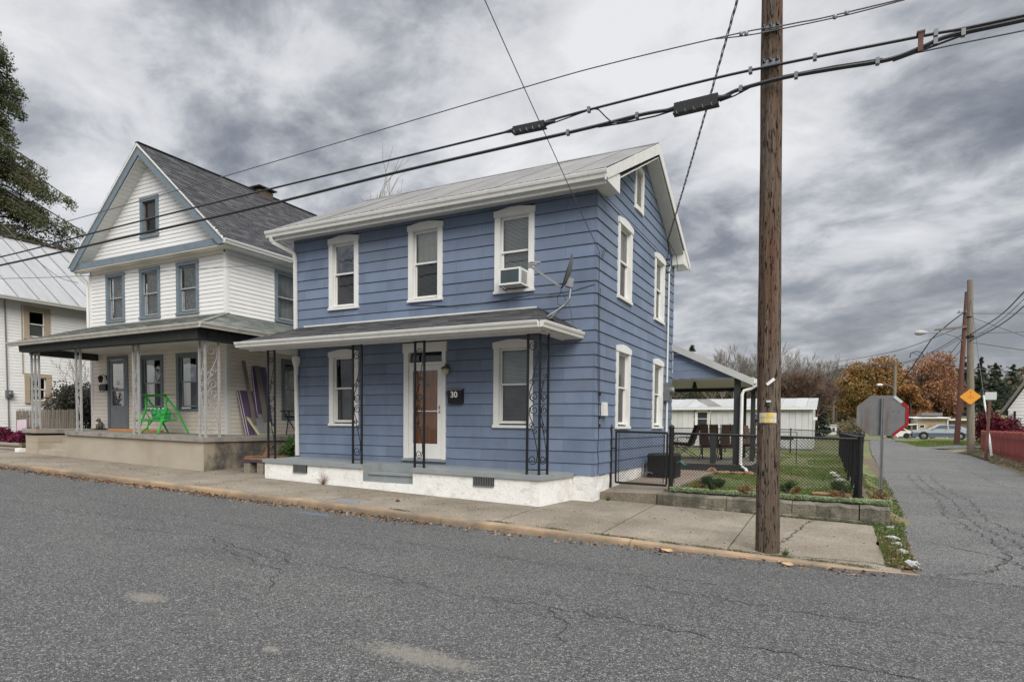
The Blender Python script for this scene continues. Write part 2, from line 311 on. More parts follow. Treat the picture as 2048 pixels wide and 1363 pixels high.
def asphalt(name,base,bright,rough=.9):
    m=mat(name,base,rough,.10,.7,dirt=[((base[0]*.58,base[1]*.58,base[2]*.6),.55,.48,.66,.6,(.45,1,1)),((base[0]*1.4,base[1]*1.39,base[2]*1.36),.4,.48,.68,.6,(.35,1.2,1)),((base[0]*.5,base[1]*.5,base[2]*.5),2.2,.58,.72,.5,(.3,1,1))],
          speck=[(bright,145,.78,1.0),((.04,.04,.041),160,.55,.95),((bright[0]*.7,bright[1]*.7,bright[2]*.68),75,.88,1.0),((.03,.03,.031),62,.80,1.0)],spec=.3)
    t=m.node_tree; l=t.links; b=t.nodes['Principled BSDF']
    tc=t.nodes.new('ShaderNodeTexCoord'); vo=t.nodes.new('ShaderNodeTexVoronoi'); vo.inputs['Scale'].default_value=95; l.new(tc.outputs['Object'],vo.inputs['Vector'])
    bp=t.nodes.new('ShaderNodeBump'); bp.inputs['Strength'].default_value=.9; bp.inputs['Distance'].default_value=.012; l.new(vo.outputs['Distance'],bp.inputs['Height']); l.new(bp.outputs[0],b.inputs['Normal'])
    return m
m_asph=asphalt('worn_coarse_asphalt',(.078,.0765,.072),(.34,.335,.32))
spots(m_asph,[(1.55,-7.75,.55,.16),(-1.25,-7.85,.26,.13),(.6,-8.15,.10,.06)],(.24,.215,.175),.55,22)
spots(m_asph,[(-3.6,-3.5,.5,.12)],(.13,.17,.23),.5)
m_asph2=asphalt('light_worn_alley_asphalt',(.118,.116,.109),(.38,.37,.35))
m_gravel=mat('grey_gravel',(.21,.20,.19),.95,.3,9,bump=1,bscale=60)
spots(m_conc,[(4.25,-.5,.42,.17)],(.12,.17,.25),.7,10)
def terr(X,Y):
    d=math.hypot(X-4,Y+11)
    hill=max(0,d-85)*.062
    if Y<.45: z=roadz(X,Y)-.09
    else:
        y=yard(X,Y)+.028*max(0,min(-X,30)-8)
        if -1.5<X<1.22 and Y<7.4: y-=.09
        s=roadz(X,Y)-.03
        if X<5.3: z=y+(s-y)*sstep(4.55,5.25,X+.15*noise.noise(Vector((X,Y*1.3,0))))
        elif X<9.2: z=s
        else: z=s+.12*sstep(9.2,10.2,X)
        z+=.02*noise.noise(Vector((X*.7,Y*.7,3)))
        if Y>45: 
            k=sstep(45,60,Y); z=z*(1-k)+.0*k
    return z+hill+(1.5*noise.noise(Vector((X*.02,Y*.02,0))) if d>110 else 0)
def axis(lo,hi,fine): 
    a=[];x=lo
    while x<hi:
        a.append(x); d=0
        for (f0,f1) in fine:
            if x<f0: d=max(d,0) ;dd=f0-x
            elif x>f1: dd=x-f1
            else: dd=0
            d=dd
        x+=max(.25,min(25,d*.12))
    a.append(hi); return a
xs=axis(-420,520,[(-2,11)]); ys=axis(-60,620,[(-3,12)])
g=MB(); idx={}
for j,y in enumerate(ys):
    for i,x in enumerate(xs): idx[i,j]=len(g.v); g.v.append((x,y,terr(x,y)))
for j in range(len(ys)-1):
    for i in range(len(xs)-1): g.f.append((idx[i,j],idx[i+1,j],idx[i+1,j+1],idx[i,j+1])); g.c.append(None)
put('ground',g,m_lawn,kind='structure',smooth=True)
def sheet(name,mt,rows,nx,zf,parent=None,**k):
    """rows: list of (y, xleft, xright)"""
    g=MB()
    for (y,a,b) in rows:
        for i in range(nx+1):
            x=a+(b-a)*i/nx; g.v.append((x,y,zf(x,y)))
    for j in range(len(rows)-1):
        for i in range(nx):
            a=j*(nx+1)+i; g.f.append((a,a+1,a+nx+2,a+nx+1)); g.c.append(None)
    return put(name,g,mt,parent,smooth=True,**k)
road=sheet('main_road',m_asph,[(y,-70,60) for y in [-60,-40,-25,-18,-14,-12,-10,-8,-6.5,-5.5,-4.5,-3.8,-3.3,-2.95,-2.8]],130,lambda x,y:roadz(x,y)+.0+.05*sstep(-2.9,-6,y)*(1 if y>-10 else 1),kind='structure')
def interp(t,pts):
    for (a,va),(b,vb) in zip(pts,pts[1:]):
        if t<=b: return va+(vb-va)*max(0,(t-a))/(b-a)
    return pts[-1][1]
LE=[(-2.85,4.9),(-1.5,4.93),(0,5.0),(1.7,5.15),(4,5.22),(9,5.32),(18,5.55),(26,5.76),(36,6.2),(44,6.6)]
RE=[(-2.85,11.5),(0,9.6),(5,9.0),(12,9.07),(18,9.55),(23,9.7),(27,9.4),(31,8.4),(36,7.95),(44,8.1)]
rows=[];y=-2.85
while y<44:
    ns=.09*noise.noise(Vector((0,y*2.2,1)))+.04*noise.noise(Vector((0,y*7,1)))
    rows.append((y,interp(y,LE)+ns,interp(y,RE)+.12*noise.noise(Vector((5,y*1.3,1))))); y+=.2 if y<8 else .6
side=sheet('side_road',m_asph2,rows,16,lambda x,y:roadz(x,y)+.003+.009*sstep(-2.85,-2.0,y),kind='structure')
sheet('far_cross_road',m_asph2,[(44-.2,5.4,30),(46,5.0,32),(49,5,34)],20,lambda x,y:roadz(x,40)+.02,kind='structure')
dw=sheet('asphalt_driveway',m_asph2,[(29.2,8.6,16),(30.6,8.3,16),(31.8,8.2,16)],8,lambda x,y:terr(x,y)+.035,kind='structure')
sheet('gravel_pulloff',m_gravel,[(24.6,9.55,13),(25.8,9.5,13),(27,9.3,13)],8,lambda x,y:terr(x,y)+.03,kind='structure')
bankm=m_dirt
rows=[]; y=-2.92
while y<19:
    l=4.5+.12*noise.noise(Vector((3,y*1.5,0)))if y>.5 else 4.62+.05*noise.noise(Vector((3,y*3,0)))
    rows.append((y,l,interp(y,LE)+.10+.12*noise.noise(Vector((9,y*2,0))))); y+=.22
def bankz(x,y):
    a=yard(x,1) if y>.8 else -.66
    if .4<y<=.8: a=-.66+(yard(x,1)+.66)*(y-.4)/.4
    if y<-1.2: a=-.66-.065*sstep(-1.2,-2.8,y)
    k=sstep(4.55,5.15,x); return a+(roadz(x,y)-.004-a)*k+.02*(1-k)+.012*noise.noise(Vector((x*4,y*4,0)))
sheet('leafy_bank',m_dirt,rows,8,bankz,kind='structure')
rows=[]; y=9
while y<26.4: rows.append((y,interp(y,RE)-.1+.15*noise.noise(Vector((2,y,0))),10.6 if y>15 else 10.2)); y+=.5
sheet('roadside_verge',m_dirt,rows,6,lambda x,y:terr(x,y)+.05*sstep(9,10,x)+.03,kind='structure')
# cracks in the two roads: thin dark strips laid on the surface
def crack(name,mb,pts,zf,wd=.012,jag=.06,step=.09):
    for (a,b) in zip(pts,pts[1:]):
        a=Vector(a+(0,));b=Vector(b+(0,)); n=max(2,int((b-a).length/step)); d=(b-a).normalized(); s=Vector((-d.y,d.x,0)); prev=None
        for i in range(n+1):
            p=a.lerp(b,i/n)
            if 0<i<n: p+=s*jag*(R.random()-.5)*2
            p.z=zf(p.x,p.y)
            ww=wd*(.5+R.random())
            cur=(p-s*ww/2,p+s*ww/2)
            if prev: mb.quad(prev[0],prev[1],cur[1],cur[0])
            prev=cur
m_crack=mat('dark_crack_strip',(.022,.021,.020),.95,.3,12)
rz=lambda x,y:roadz(x,y)+.05*sstep(-2.9,-6,y)+.005
cm=MB()
for pts in ([(-5.2,-6.34),(-4.2,-6.1),(-3.26,-5.82),(-2.25,-6.07),(-1.79,-6.18),(-1.27,-6.26),(-.5,-6.12),(.2,-6.18),(.9,-6.33),(1.86,-6.24),(2.75,-6.3),(3.23,-6.37),(4.15,-6.48),(5.5,-6.6)],
            [(-2.8,-5.98),(-2.0,-6.35),(-1.3,-6.5),(-1.07,-6.54),(-.8,-6.9),(-.56,-7.13)],[(-14,-4.9),(-10.5,-4.7),(-8.4,-4.75),(-6.5,-4.9),(-4.6,-5.0),(-2.6,-5.05),(-.5,-5.0)],
            [(-9,-5.9),(-7.6,-5.7),(-6.4,-5.8),(-5.2,-5.6)],[(-3.2,-4.6),(-1,-4.55),(1.2,-4.65),(3,-4.6)],[(1.86,-6.24),(2.2,-6.7),(2.3,-7.1)],
            [(-1.2,-6.3),(-1.5,-6.0),(-1.9,-5.9)],[(2.3,-5.1),(4.4,-5.3),(7.0,-5.25)],[(-18,-5.9),(-13,-6.0),(-9,-6.1)]):
    crack('c',cm,pts,rz,.009)
put('road_crack',cm,m_crack,road,kind='stuff')
cm=MB(); sz=lambda x,y:roadz(x,y)+.020
for k in range(16):
    y=-1+k*.42+R.random()*.3; x0=5.5+R.random()*.6; crack('c',cm,[(x0,y),(x0+.4,y+.25*(R.random()-.5)),(x0+.5+R.random()*.9,y+.5*(R.random()-.5))],sz,.012,.05,.07)
for x0 in (5.95,6.2,6.5): crack('c',cm,[(x0+.1*R.random(),-2),(x0+.15,0),(x0-.1,2.2),(x0+.1,4.5),(x0,7.5),(x0+.1,11)],sz,.013,.07,.1)
crack('c',cm,[(5.1,-2.8),(5.7,-2.3),(6.0,-1.4),(5.6,-1.0),(5.2,-.6)],sz,.016,.04,.07)
crack('c',cm,[(7.6,-2),(7.8,3),(7.9,9),(8,16)],sz,.009,.05,.12)
put('road_crack',cm,m_crack,side,kind='stuff')
# ---------------------------------------------------------------- sidewalk slabs and kerb
sw=thing('sidewalk',None,None,(-8,-2,-.3)); sw['kind']='structure'
J=[-33,-31,-29,-27.2,-25.4,-23.6,-21.8,-20,-18.2,-16.4,-14.7,-12.9,-11.1,-9.35,-7.55,-5.82,-4.1,-2.45,-.59,1.1,2.83,4.66]
for a,b in zip(J,J[1:]):
    g=MB(); n=7; last=b>4; yb=.41
    tp=[];
    dz=(R.random()-.5)*.008
    for i in range(n+1):
        for j in range(9):
            y=-2.79+(yb+2.79)*j/8; x=a+.007+(b-a-.014)*i/n
            if last and i==n: x=4.62+.10*noise.noise(Vector((0,y*3,0)))+(.16*sstep(-1.4,-2.6,y))
            tp.append((x,y,walk(x,y)+dz*(x-a)))
    g.v+=tp
    for i in range(n):
        for j in range(8): q=i*9+j; g.f.append((q,q+9,q+10,q+1)); g.c.append(None)
    edge=[i*9 for i in range(n+1)]+[n*9+j for j in range(1,9)]+[i*9+8 for i in range(n-1,-1,-1)]+[j for j in range(7,0,-1)]
    k=len(g.v); g.v+=[(tp[e][0],tp[e][1],tp[e][2]-.09) for e in edge]
    for q in range(len(edge)): q2=(q+1)%len(edge); g.f.append((edge[q],k+q,k+q2,edge[q2])); g.c.append(None)
    put('paving_slab',g,m_conc,sw)
cm=MB(); crack('c',cm,[(3.42,-1.98),(3.5,-1.2),(3.6,-.5),(3.77,.32)],lambda x,y:walk(x,y)+.004,.018,.05,.08); crack('c',cm,[(3.3,-2.75),(4.1,-2.55),(4.75,-2.5)],lambda x,y:walk(x,y)+.004,.016,.05,.08)
crack('c',cm,[(-12.5,-1.6),(-11,-1.9),(-9.6,-2.2)],lambda x,y:walk(x,y)+.004,.012,.05,.08)
put('slab_crack',cm,m_crack,sw,kind='stuff')
kb=thing('kerb',None,None,(-8,-2.9,-.5)); kb['kind']='structure'
KJ=[4.95]+[4.95-3.05*i-.3 for i in range(1,13)]
for b,a in zip(KJ,KJ[1:]):
    g=MB(); n=12; base=0; prof=None
    for i in range(n+1):
        x=a+.006+(b-a-.012)*i/n; zt=walk(x,-2.8)+.004; zr=roadz(x,-3)-.06
        k=sstep(3.9,4.95,x); zt=zt+(roadz(x,-3)+.005-zt)*k; jit=.008*noise.noise(Vector((x*2,0,0)))
        yf=-2.97+jit+.12*k
        for (yy,z) in ((-2.80,zr),(-2.80,zt),(yf+.045,zt),(yf+.012,zt-.012*(1-k)),(yf,zt-.04*(1-k)),(yf-.015,zr)): g.v.append((x,yy,z))
    for i in range(n):
        for j in range(5): q=i*6+j; g.f.append((q,q+6,q+7,q+1)[::-1]); g.c.append(None)
    g.f.append((0,1,2,3,4,5)); g.c.append(None); g.f.append(tuple(n*6+j for j in (5,4,3,2,1,0))); g.c.append(None)
    put('kerb_stone',g,m_kerb,kb)
# ---------------------------------------------------------------- low garden wall and gate step
gw=thing('garden_wall','low mossy concrete retaining wall between the sidewalk and the flower bed','retaining wall',(3,.6,-.6))
for a,b in ((1.12,2.35),(2.36,3.42),(3.43,4.42),(4.44,4.86)):
    g=MB(); n=30; 
    for i in range(n+1):
        x=a+(b-a)*i/n; zt=-.285-.010*x+.022*noise.noise(Vector((x*4.5,1,0)))+.012*noise.noise(Vector((x*14,1,0))); zb=walk(x,.45)-.05; yf=.45+.03*noise.noise(Vector((x*4,0,0)))+.012*noise.noise(Vector((x*17,0,0)))
        for (yy,z) in ((yf,zb),(yf-.012,zb+.12),(yf-.01,zt-.03),(yf+.03,zt),(.70,zt+.01),(.72,zb)): g.v.append((x,yy,z))
    for i in range(n):
        for j in range(5): q=i*6+j; g.f.append((q,q+6,q+7,q+1)[::-1]); g.c.append(None)
    g.f.append((0,1,2,3,4,5)); g.c.append(None); g.f.append(tuple(n*6+j for j in (5,4,3,2,1,0))); g.c.append(None)
    put('wall_section',g,m_wallconc,gw)
g=MB()
for i in range(9):
    x=1.9+i*.3+R.random()*.08; g.blob((x,.43,walk(x,.43)+.015),.10+R.random()*.06,.035,.03+R.random()*.02,8,4,.2)
put('broken_footing',g,m_wallconc,gw,kind='stuff')
st=MB(); st.poly([(.03,.40,-.55),(1.09,.43,-.56),(1.09,.43,-.315),(1.05,.40,-.29),(.03,.38,-.335)],(0,.001,0)); st=MB()
st.hexa([(.02,.38,-.56),(1.10,.42,-.58),(1.10,1.6,-.56),(.02,1.6,-.56),(.02,.38,-.335),(1.10,.42,-.315),(1.10,1.6,-.285),(.02,1.6,-.29)])
solo('gate_step',st,m_conc,'stained concrete step block in front of the black chain link gate','step')
pp=MB(); pp.hexa([(.02,1.6,-.5),(1.25,1.6,-.5),(1.25,7,-.5),(.02,7,-.5),(.02,1.6,-.262),(1.25,1.6,-.262),(1.25,7,-.225),(.02,7,-.225)])
put('garden_path',pp,m_path,kind='structure')
# ================================================================ BUILDING HELPERS
# planes: 'F' = wall facing the street (normal -Y, u = X); 'S' = wall facing the alley (normal +X, u = Y)
def pl(kind,c):
    if kind=='F': return lambda u,z,o: (u,c-o,z)
    if kind=='S': return lambda u,z,o: (c+o,u,z)
    if kind=='B': return lambda u,z,o: (u,c+o,z)
def ubox(mb,T,u0,u1,z0,z1,o0,o1,tone=None):
    ps=[T(u0,z0,o0),T(u1,z0,o0),T(u1,z0,o1),T(u0,z0,o1),T(u0,z1,o0),T(u1,z1,o0),T(u1,z1,o1),T(u0,z1,o1)]
    # orient so the faces point outward
    a=Vector(ps[1])-Vector(ps[0]); b=Vector(ps[3])-Vector(ps[0]); c=Vector(ps[4])-Vector(ps[0])
    if a.cross(b).dot(c)<0: ps=[ps[3],ps[2],ps[1],ps[0],ps[7],ps[6],ps[5],ps[4]]
    return mb.hexa(ps,tone)
def clap(parent,name,mt,T,u0,u1,z0,z1,pitch,holes=(),thick=.014,joint=None,clip=None,o=0.0,gap=.004,rev=.004):
    z=z0; row=0
    while z<z1-.02:
        zt=min(z+pitch,z1); row+=1
        a0,a1=u0,u1
        if clip: 
            a0,a1=clip(z); 
            if a1-a0<.05: break
        segs=[(a0,a1,z,zt-rev)]
        for (h0,h1,g0,g1) in holes:
            ns=[]
            for (s0,s1,sa,sb) in segs:
                if h1<=s0 or h0>=s1 or g1<=sa+.004 or g0>=sb-.004: ns.append((s0,s1,sa,sb)); continue
                if h0>s0+.01: ns.append((s0,h0,sa,sb))
                if h1<s1-.01: ns.append((h1,s1,sa,sb))
                m0,m1=max(s0,h0),min(s1,h1)
                if g0-sa>.03: ns.append((m0,m1,sa,g0))
                if sb-g1>.03: ns.append((m0,m1,g1,sb))
            segs=ns
        for (s0,s1,sa,sb) in segs:
            cuts=[s0]
            if joint:
                x=math.floor(s0/joint)*joint+(row%2)*joint/2+R.random()*.0
                while x<s1:
                    if x>s0+.15 and x<s1-.15: cuts.append(x)
                    x+=joint
            cuts.append(s1)
            for c0,c1 in zip(cuts,cuts[1:]):
                c0b,c1b=c0+(gap/2 if c0!=s0 else 0),c1-(gap/2 if c1!=s1 else 0)
                t0,t1=c0b,c1b
                if clip:
                    k0,k1=clip(sb); t0,t1=max(c0b,min(k0,k1)),min(c1b,max(k0,k1))
                    if t1<t0: t0=t1=(t0+t1)/2
                f0=(sa-z)/pitch; f1=(sb-z)/pitch; th=lambda f:thick*(1-.75*f)+o
                wob=(R.random()-.5)*.003
                mb=MB(); ps=[T(c0b,sa,0),T(c1b,sa,0),T(c1b,sa,th(f0)+wob),T(c0b,sa,th(f0)+wob),T(t0,sb,0),T(t1,sb,0),T(t1,sb,th(f1)),T(t0,sb,th(f1))]
                a=Vector(ps[1])-Vector(ps[0]); b=Vector(ps[3])-Vector(ps[0]); c=Vector(ps[4])-Vector(ps[0])
                if a.cross(b).dot(c)<0: ps=[ps[3],ps[2],ps[1],ps[0],ps[7],ps[6],ps[5],ps[4]]
                mb.hexa(ps); put(name,mb,mt,parent)
        z+=pitch
def wall_sheet(mb,T,u0,u1,z0,z1,holes,o=-.001):
    us=sorted({u0,u1,*[h[0] for h in holes if u0<h[0]<u1],*[h[1] for h in holes if u0<h[1]<u1]}); zs=sorted({z0,z1,*[h[2] for h in holes],*[h[3] for h in holes]}); zs=[z for z in zs if z0<=z<=z1]
    for a,b in zip(us,us[1:]):
        for c,d in zip(zs,zs[1:]):
            m,n=(a+b)/2,(c+d)/2
            if any(h[0]<m<h[1] and h[2]<n<h[3] for h in holes): continue
            mb.quad(T(a,c,o),T(b,c,o),T(b,d,o),T(a,d,o))
def window(parent,T,u0,u1,z0,z1,style,upper='blind',lower='blind',mtrim=None,msash=None,label=None,side=.12,head=.17,bot=.10,split=.52,lower_open=0):
    """cased double hung window; z0,z1,u0,u1 = outside of the casing. Sub-parts: sash, pane, blind"""
    mtrim=mtrim or m_white; msash=msash or m_white
    iu0,iu1,iz0,iz1=u0+side,u1-side,z0+bot,z1-head
    c=MB()
    ubox(c,T,u0,iu0,z0+bot*.55,z1-head+.01,-.02,.038); ubox(c,T,iu1,u1,z0+bot*.55,z1-head+.01,-.02,.038)
    if style=='crown':
        e=.018; cu=(u0+u1)/2; pk=.055
        pts=[(u0-e,z1-head+.012),(u1+e,z1-head+.012),(u1+e,z1-.045),(cu+.12,z1+.004),(cu-.12,z1+.004),(u0-e,z1-.045)]
        P0=[T(u,z,-.02) for u,z in pts]; P1=[T(u,z,.052) for u,z in pts]; n=len(pts)
        c.add(P0+P1,[tuple(range(n))[::-1],tuple(range(n,2*n))]+[(i,(i+1)%n,n+(i+1)%n,n+i) for i in range(n)])
    else: ubox(c,T,u0,u1,z1-head,z1,-.02,.044)
    ubox(c,T,u0-.012,u1+.012,z0,z0+bot*.56,-.02,.062)
    # jambs into the wall
    ubox(c,T,iu0-.015,iu0,iz0,iz1,-.12,-.021); ubox(c,T,iu1,iu1+.015,iz0,iz1,-.12,-.021); ubox(c,T,iu0-.015,iu1+.015,iz1,iz1+.015,-.12,-.021); ubox(c,T,iu0-.015,iu1+.015,iz0-.015,iz0,-.12,-.021)
    wdw=put('window',c,mtrim,parent,label=label)
    zm=iz0+(iz1-iz0)*split; f=.036
    def sash(a,b,za,zb,o,tp):
        s=MB(); ubox(s,T,a,a+f,za,zb,o-.03,o); ubox(s,T,b-f,b,za,zb,o-.03,o); ubox(s,T,a+f,b-f,za,za+f,o-.03,o); ubox(s,T,a+f,b-f,zb-f,zb,o-.03,o); put('sash',s,msash,wdw)
        p=MB(); p.quad(T(a+f,za+f,o-.015),T(b-f,za+f,o-.015),T(b-f,zb-f,o-.015),T(a+f,zb-f,o-.015)); put('pane',p,g_mirror if tp=='mirror' else (g_dark if tp in('screen','dark') else g_win),wdw)
    sash(iu0+.004,iu1-.004,zm-.02,iz1-.004,-.035,upper); sash(iu0+.004,iu1-.004,iz0+.004,zm+.02,-.07,lower)
    if lower=='screen':
        s=MB(); q=T; e=.018
        ubox(s,T,iu0+.002,iu0+e,iz0,zm,-.045,-.028); ubox(s,T,iu1-e,iu1-.002,iz0,zm,-.045,-.028); ubox(s,T,iu0+e,iu1-e,iz0,iz0+e,-.045,-.028); put('screen_frame',s,msash,wdw)
    # room behind
    b=MB(); d=-.5
    ubox(b,T,iu0-.2,iu1+.2,iz0-.2,iz1+.2,d-.01,d); put('interior',b,m_dark,wdw)
    for (tp,za,zb) in ((upper,zm,iz1),(lower,iz0,zm)):
        if tp in('blind','screen'):
            b=MB(); z=za+.01
            while z<zb: 
                j=(R.random()-.5)*.012
                b.quad(T(iu0+.02,z,-.125),T(iu1-.02,z+j*.3,-.125),T(iu1-.02,z+.022+j*.3,-.14),T(iu0+.02,z+.022,-.14)); z+=.026
            put('blind',b,m_blind,wdw,kind='stuff')
        elif tp in('curtain','lace','mirror'):
            b=MB(); n=14
            for i in range(n):
                a0=iu0+(iu1-iu0)*i/n; a1=iu0+(iu1-iu0)*(i+1)/n; o0=-.15+.02*math.sin(i*1.9); o1=-.15+.02*math.sin((i+1)*1.9)
                b.quad(T(a0,za-.02,o0),T(a1,za-.02,o1),T(a1,zb,o1),T(a0,zb,o0))
            if tp!='mirror': put('curtain',b,m_curtain if tp=='curtain' else m_lace,wdw)
    return wdw
def hole(u0,u1,z0,z1,m=.02): return (u0+m,u1-m,z0+m,z1-m)
def gutter(mb,p0,p1,out,h=.125,d=.12):
    """K-profile gutter from p0 to p1 (top inner edge), out = horizontal outward unit vector"""
    o=Vector(out); U=Vector((0,0,1)); prof=[(0,0),(0,-h),(d*.62,-h),(d*.72,-h*.62),(d*.9,-h*.42),(d,-h*.12),(d,0),(d-.012,0),(d-.012,-h*.2)]
    vs=[]
    for p in (p0,p1): vs+=[Vector(p)+o*a+U*b for a,b in prof]
    n=len(prof); mb.add(vs,[(i,i+1,n+i+1,n+i) for i in range(n-1)]+[(0,1,2,3,4,5,6),(n,n+6,n+5,n+4,n+3,n+2,n+1)])
    mb.add([Vector(p0)+U*-.004,Vector(p1)+U*-.004,Vector(p1)+o*(d-.006)+U*-.03,Vector(p0)+o*(d-.006)+U*-.03],[(0,1,2,3)])
def shingles(parent,name,mt,A,B,C,D,course=.14,tab=.30,tones=None,th=.007,jog=.01,gapf=.0):
    """slab of overlapping shingle tabs over the roof quad A,B (eave) C,D (ridge, same order)"""
    A,B,C,D=map(Vector,(A,B,C,D)); N=(B-A).cross(D-A).normalized(); N=N if N.z>0 else -N
    L=((D-A).length+(C-B).length)/2; nr=max(1,int(L/course)); mb=MB()
    mb.add([A,B,C,D],[(0,1,2,3)],(.04,.04,.04))
    for r in range(nr):
        t0=r/nr; t1=min(1,(r+1.25)/nr); a0=A.lerp(D,t0); b0=B.lerp(C,t0); a1=A.lerp(D,t1); b1=B.lerp(C,t1); ln=(b0-a0).length
        if ln<.05: continue
        x=-(R.random())*tab
        while x<ln:
            w=tab*(.55+.8*R.random()); s0=max(0,x)/ln; s1=min(ln,x+w-.004)/ln; x+=w
            if s1<=s0: continue
            dn=(a0-D).normalized()*jog*(R.random()-.3); hh=N*(th*(.7+.9*R.random()))
            c=tones[int(R.random()*len(tones))]; k=.86+.28*R.random(); c=(c[0]*k,c[1]*k,c[2]*k)
            p=a0.lerp(b0,s0)+dn;q=a0.lerp(b0,s1)+dn;p1=a1.lerp(b1,s0);q1=a1.lerp(b1,s1)
            mb.add([p,q,q+hh+N*.002,p+hh+N*.002,q1+N*.001,p1+N*.001],[(0,1,2,3),(3,2,4,5)],c)
    return put(name,mb,mt,parent,kind='stuff')
def scroll_pts(T,cu,cz,r,a0,turns,sgn=1,n=18):
    out=[]
    for i in range(n+1):
        t=i/n; a=a0+sgn*turns*2*math.pi*t; rr=r*(1-.72*t); out.append((cu+math.cos(a)*rr,cz+math.sin(a)*rr))
    return out
def scrollwork(mb,T,u0,u1,z0,z1,r=.0085):
    """wrought iron scroll filling between two bars"""
    w=u1-u0; h=(z1-z0)/2
    for k in (0,1):
        za=z0+h*k; fl=(k==1)
        def Z(z): return (z1-(z-z0)) if fl else z
        def tb(p,rr=r): mb.tube([T(u,Z(z),0) for u,z in p],rr,5)
        c1=(u0+w*.42,z0+h*.12)
        tb(scroll_pts(T,u0+w*.44,z0+h*.13,w*.44,-.2*math.pi,1.35,-1))
        tb([(u0+w*.44+w*.44*math.cos(-.2*math.pi),z0+h*.13+w*.44*math.sin(-.2*math.pi)),(u1-w*.08,z0+h*.2),(u1-w*.12,z0+h*.3),(u0+w*.55,z0+h*.52),(u0+w*.30,z0+h*.66)])
        tb(scroll_pts(T,u0+w*.30,z0+h*.66,w*.25,0,1.2,1)); tb(scroll_pts(T,u0+w*.66,z0+h*.58,w*.25,math.pi,1.2,1))
        tb(scroll_pts(T,u0+w*.56,z0+h*.90,w*.44,.5*math.pi,1.35,1))
        tb([(u0+w*.56,z0+h*.90+w*.44),(u0+w*.12,z0+h*.93),(u0+w*.10,z0+h*.82),(u0+w*.5,z0+h*.66)])
def iron_post(parent,mt,bars,z0,z1,bw=.036,zf=None):
    """bars: list of (x,y). scrollwork between consecutive bars"""
    p=None
    lead=MB()
    for (x,y) in bars: lead.box(x-bw/2,x+bw/2,y-bw/2,y+bw/2,z0,z1)
    for (xa,ya),(xb,yb) in zip(bars,bars[1:]):
        for z in (z0+.09,z1-.03): lead.bar((xa,ya,z),(xb,yb,z),.012,.02)
    p=put('porch_post',lead,mt,parent)
    for (xa,ya),(xb,yb) in zip(bars,bars[1:]):
        d=Vector((xb-xa,yb-ya,0)); ln=d.length; d.normalize()
        T=lambda u,z,o,xa=xa,ya=ya,d=d:(xa+d.x*u,ya+d.y*u,z)
        s=MB(); scrollwork(s,T,bw/2,ln-bw/2,z0+.12,z1-.1); put('scrollwork',s,mt,p)
    return p
# ================================================================ BLUE HOUSE
m_shadefelt=mat('shade_dark_felt_behind_boards',(.03,.034,.045),.9,.1,5)  # felt coloured near black to deepen the shadow lines between boards
bh=thing('blue_house','two storey blue sided house with white cased windows and a small iron post porch','house',(-3.8,0,-.45))
XL=-7.68; YB=6.3; ZE=5.33
TF=pl('F',0); TS=pl('S',0)
zU0,zU1,zL0,zL1=3.567,5.246,.887,2.647; wf=.879
FW=[-6.553,-4.278,-2.144]; SW=[(1.246,2.229),(4.192,5.175)]
hF=[hole(x,x+wf,zU0,zU1) for x in FW]+[hole(FW[0],FW[0]+wf,zL0,zL1),hole(FW[2],FW[2]+wf,zL0,zL1),hole(-4.382,-3.295,.16,2.69)]
hS=[hole(a,b,zU0,zU1) for a,b in SW]+[hole(a,b,zL0,zL1) for a,b in SW]+[hole(2.36,3.06,5.72,6.72)]
g=MB(); wall_sheet(g,TF,XL,0,-.02,ZE+.1,hF); 
wall_sheet(g,TS,0,YB,-.02,ZE+.12,hS); put('wall',g,m_shadefelt,bh)
g=MB(); T=pl('S',0); # gable triangle sheathing with vent hole
SL=.512
zu=lambda y: 5.47+SL*min(y,YB-y)
wall_sheet(g,TS,.0+1.2,YB-1.2,ZE+.12,zu(1.2),[(2.38,3.04,5.74,6.70)])
for (a,b,c) in (((0,ZE+.12),(1.2,ZE+.12),(1.2,zu(1.2))),((YB,ZE+.12),(YB-1.2,ZE+.12),(YB-1.2,zu(1.2)))): g.add([TS(a[0],a[1],-.001),TS(b[0],b[1],-.001),TS(c[0],c[1],-.001),TS(a[0],zu(0),-.001)],[(0,1,2,3)])
for s in (1,-1):
    pts=[]
    y0=1.2 if s==1 else YB-1.2; ym=2.38 if s==1 else 3.04
    g.add([TS(y0,zu(1.2),-.001),TS(ym,zu(1.2),-.001),TS(ym,zu(ym),-.001)],[(0,1,2)])
g.add([TS(2.38,6.70,-.001),TS(3.04,6.70,-.001),TS(3.04,zu(3.04),-.001),TS(2.38,zu(2.38),-.001)],[(0,1,2,3)])
g.add([TS(3.04,zu(1.2),-.001),TS(3.04,zu(3.04),-.001),TS(3.15,zu(3.15),-.001)],[(0,1,2)]); g.add([TS(3.04,zu(1.2),-.001),TS(5.1,zu(1.2),-.001),TS(3.15,zu(3.15),-.001)],[(0,1,2)])
put('gable_wall',g,m_shadefelt,bh)
g=MB(); g.box(XL,XL+.05,.02,YB,-.3,ZE); g.box(XL,-.02,YB-.05,YB,-.3,ZE); g.quad((XL+.02,0,ZE),(XL+.02,YB,ZE),(XL+.02,YB/2,ZE+SL*YB/2),(XL+.02,0,ZE)); put('rear_wall',g,m_blue,bh)
clap(bh,'siding_shingle',m_blue,TF,XL,-.035,0,ZE,.2286,hF,joint=1.22,thick=.024,rev=.010)
clap(bh,'siding_shingle',m_blue,TS,.035,YB,0,ZE,.2286,hS,joint=1.22,thick=.024,rev=.010)
def gclip(z): y=max(0,(z+.06-5.47)/SL); return (y,YB-y)
zz0=.2286*24
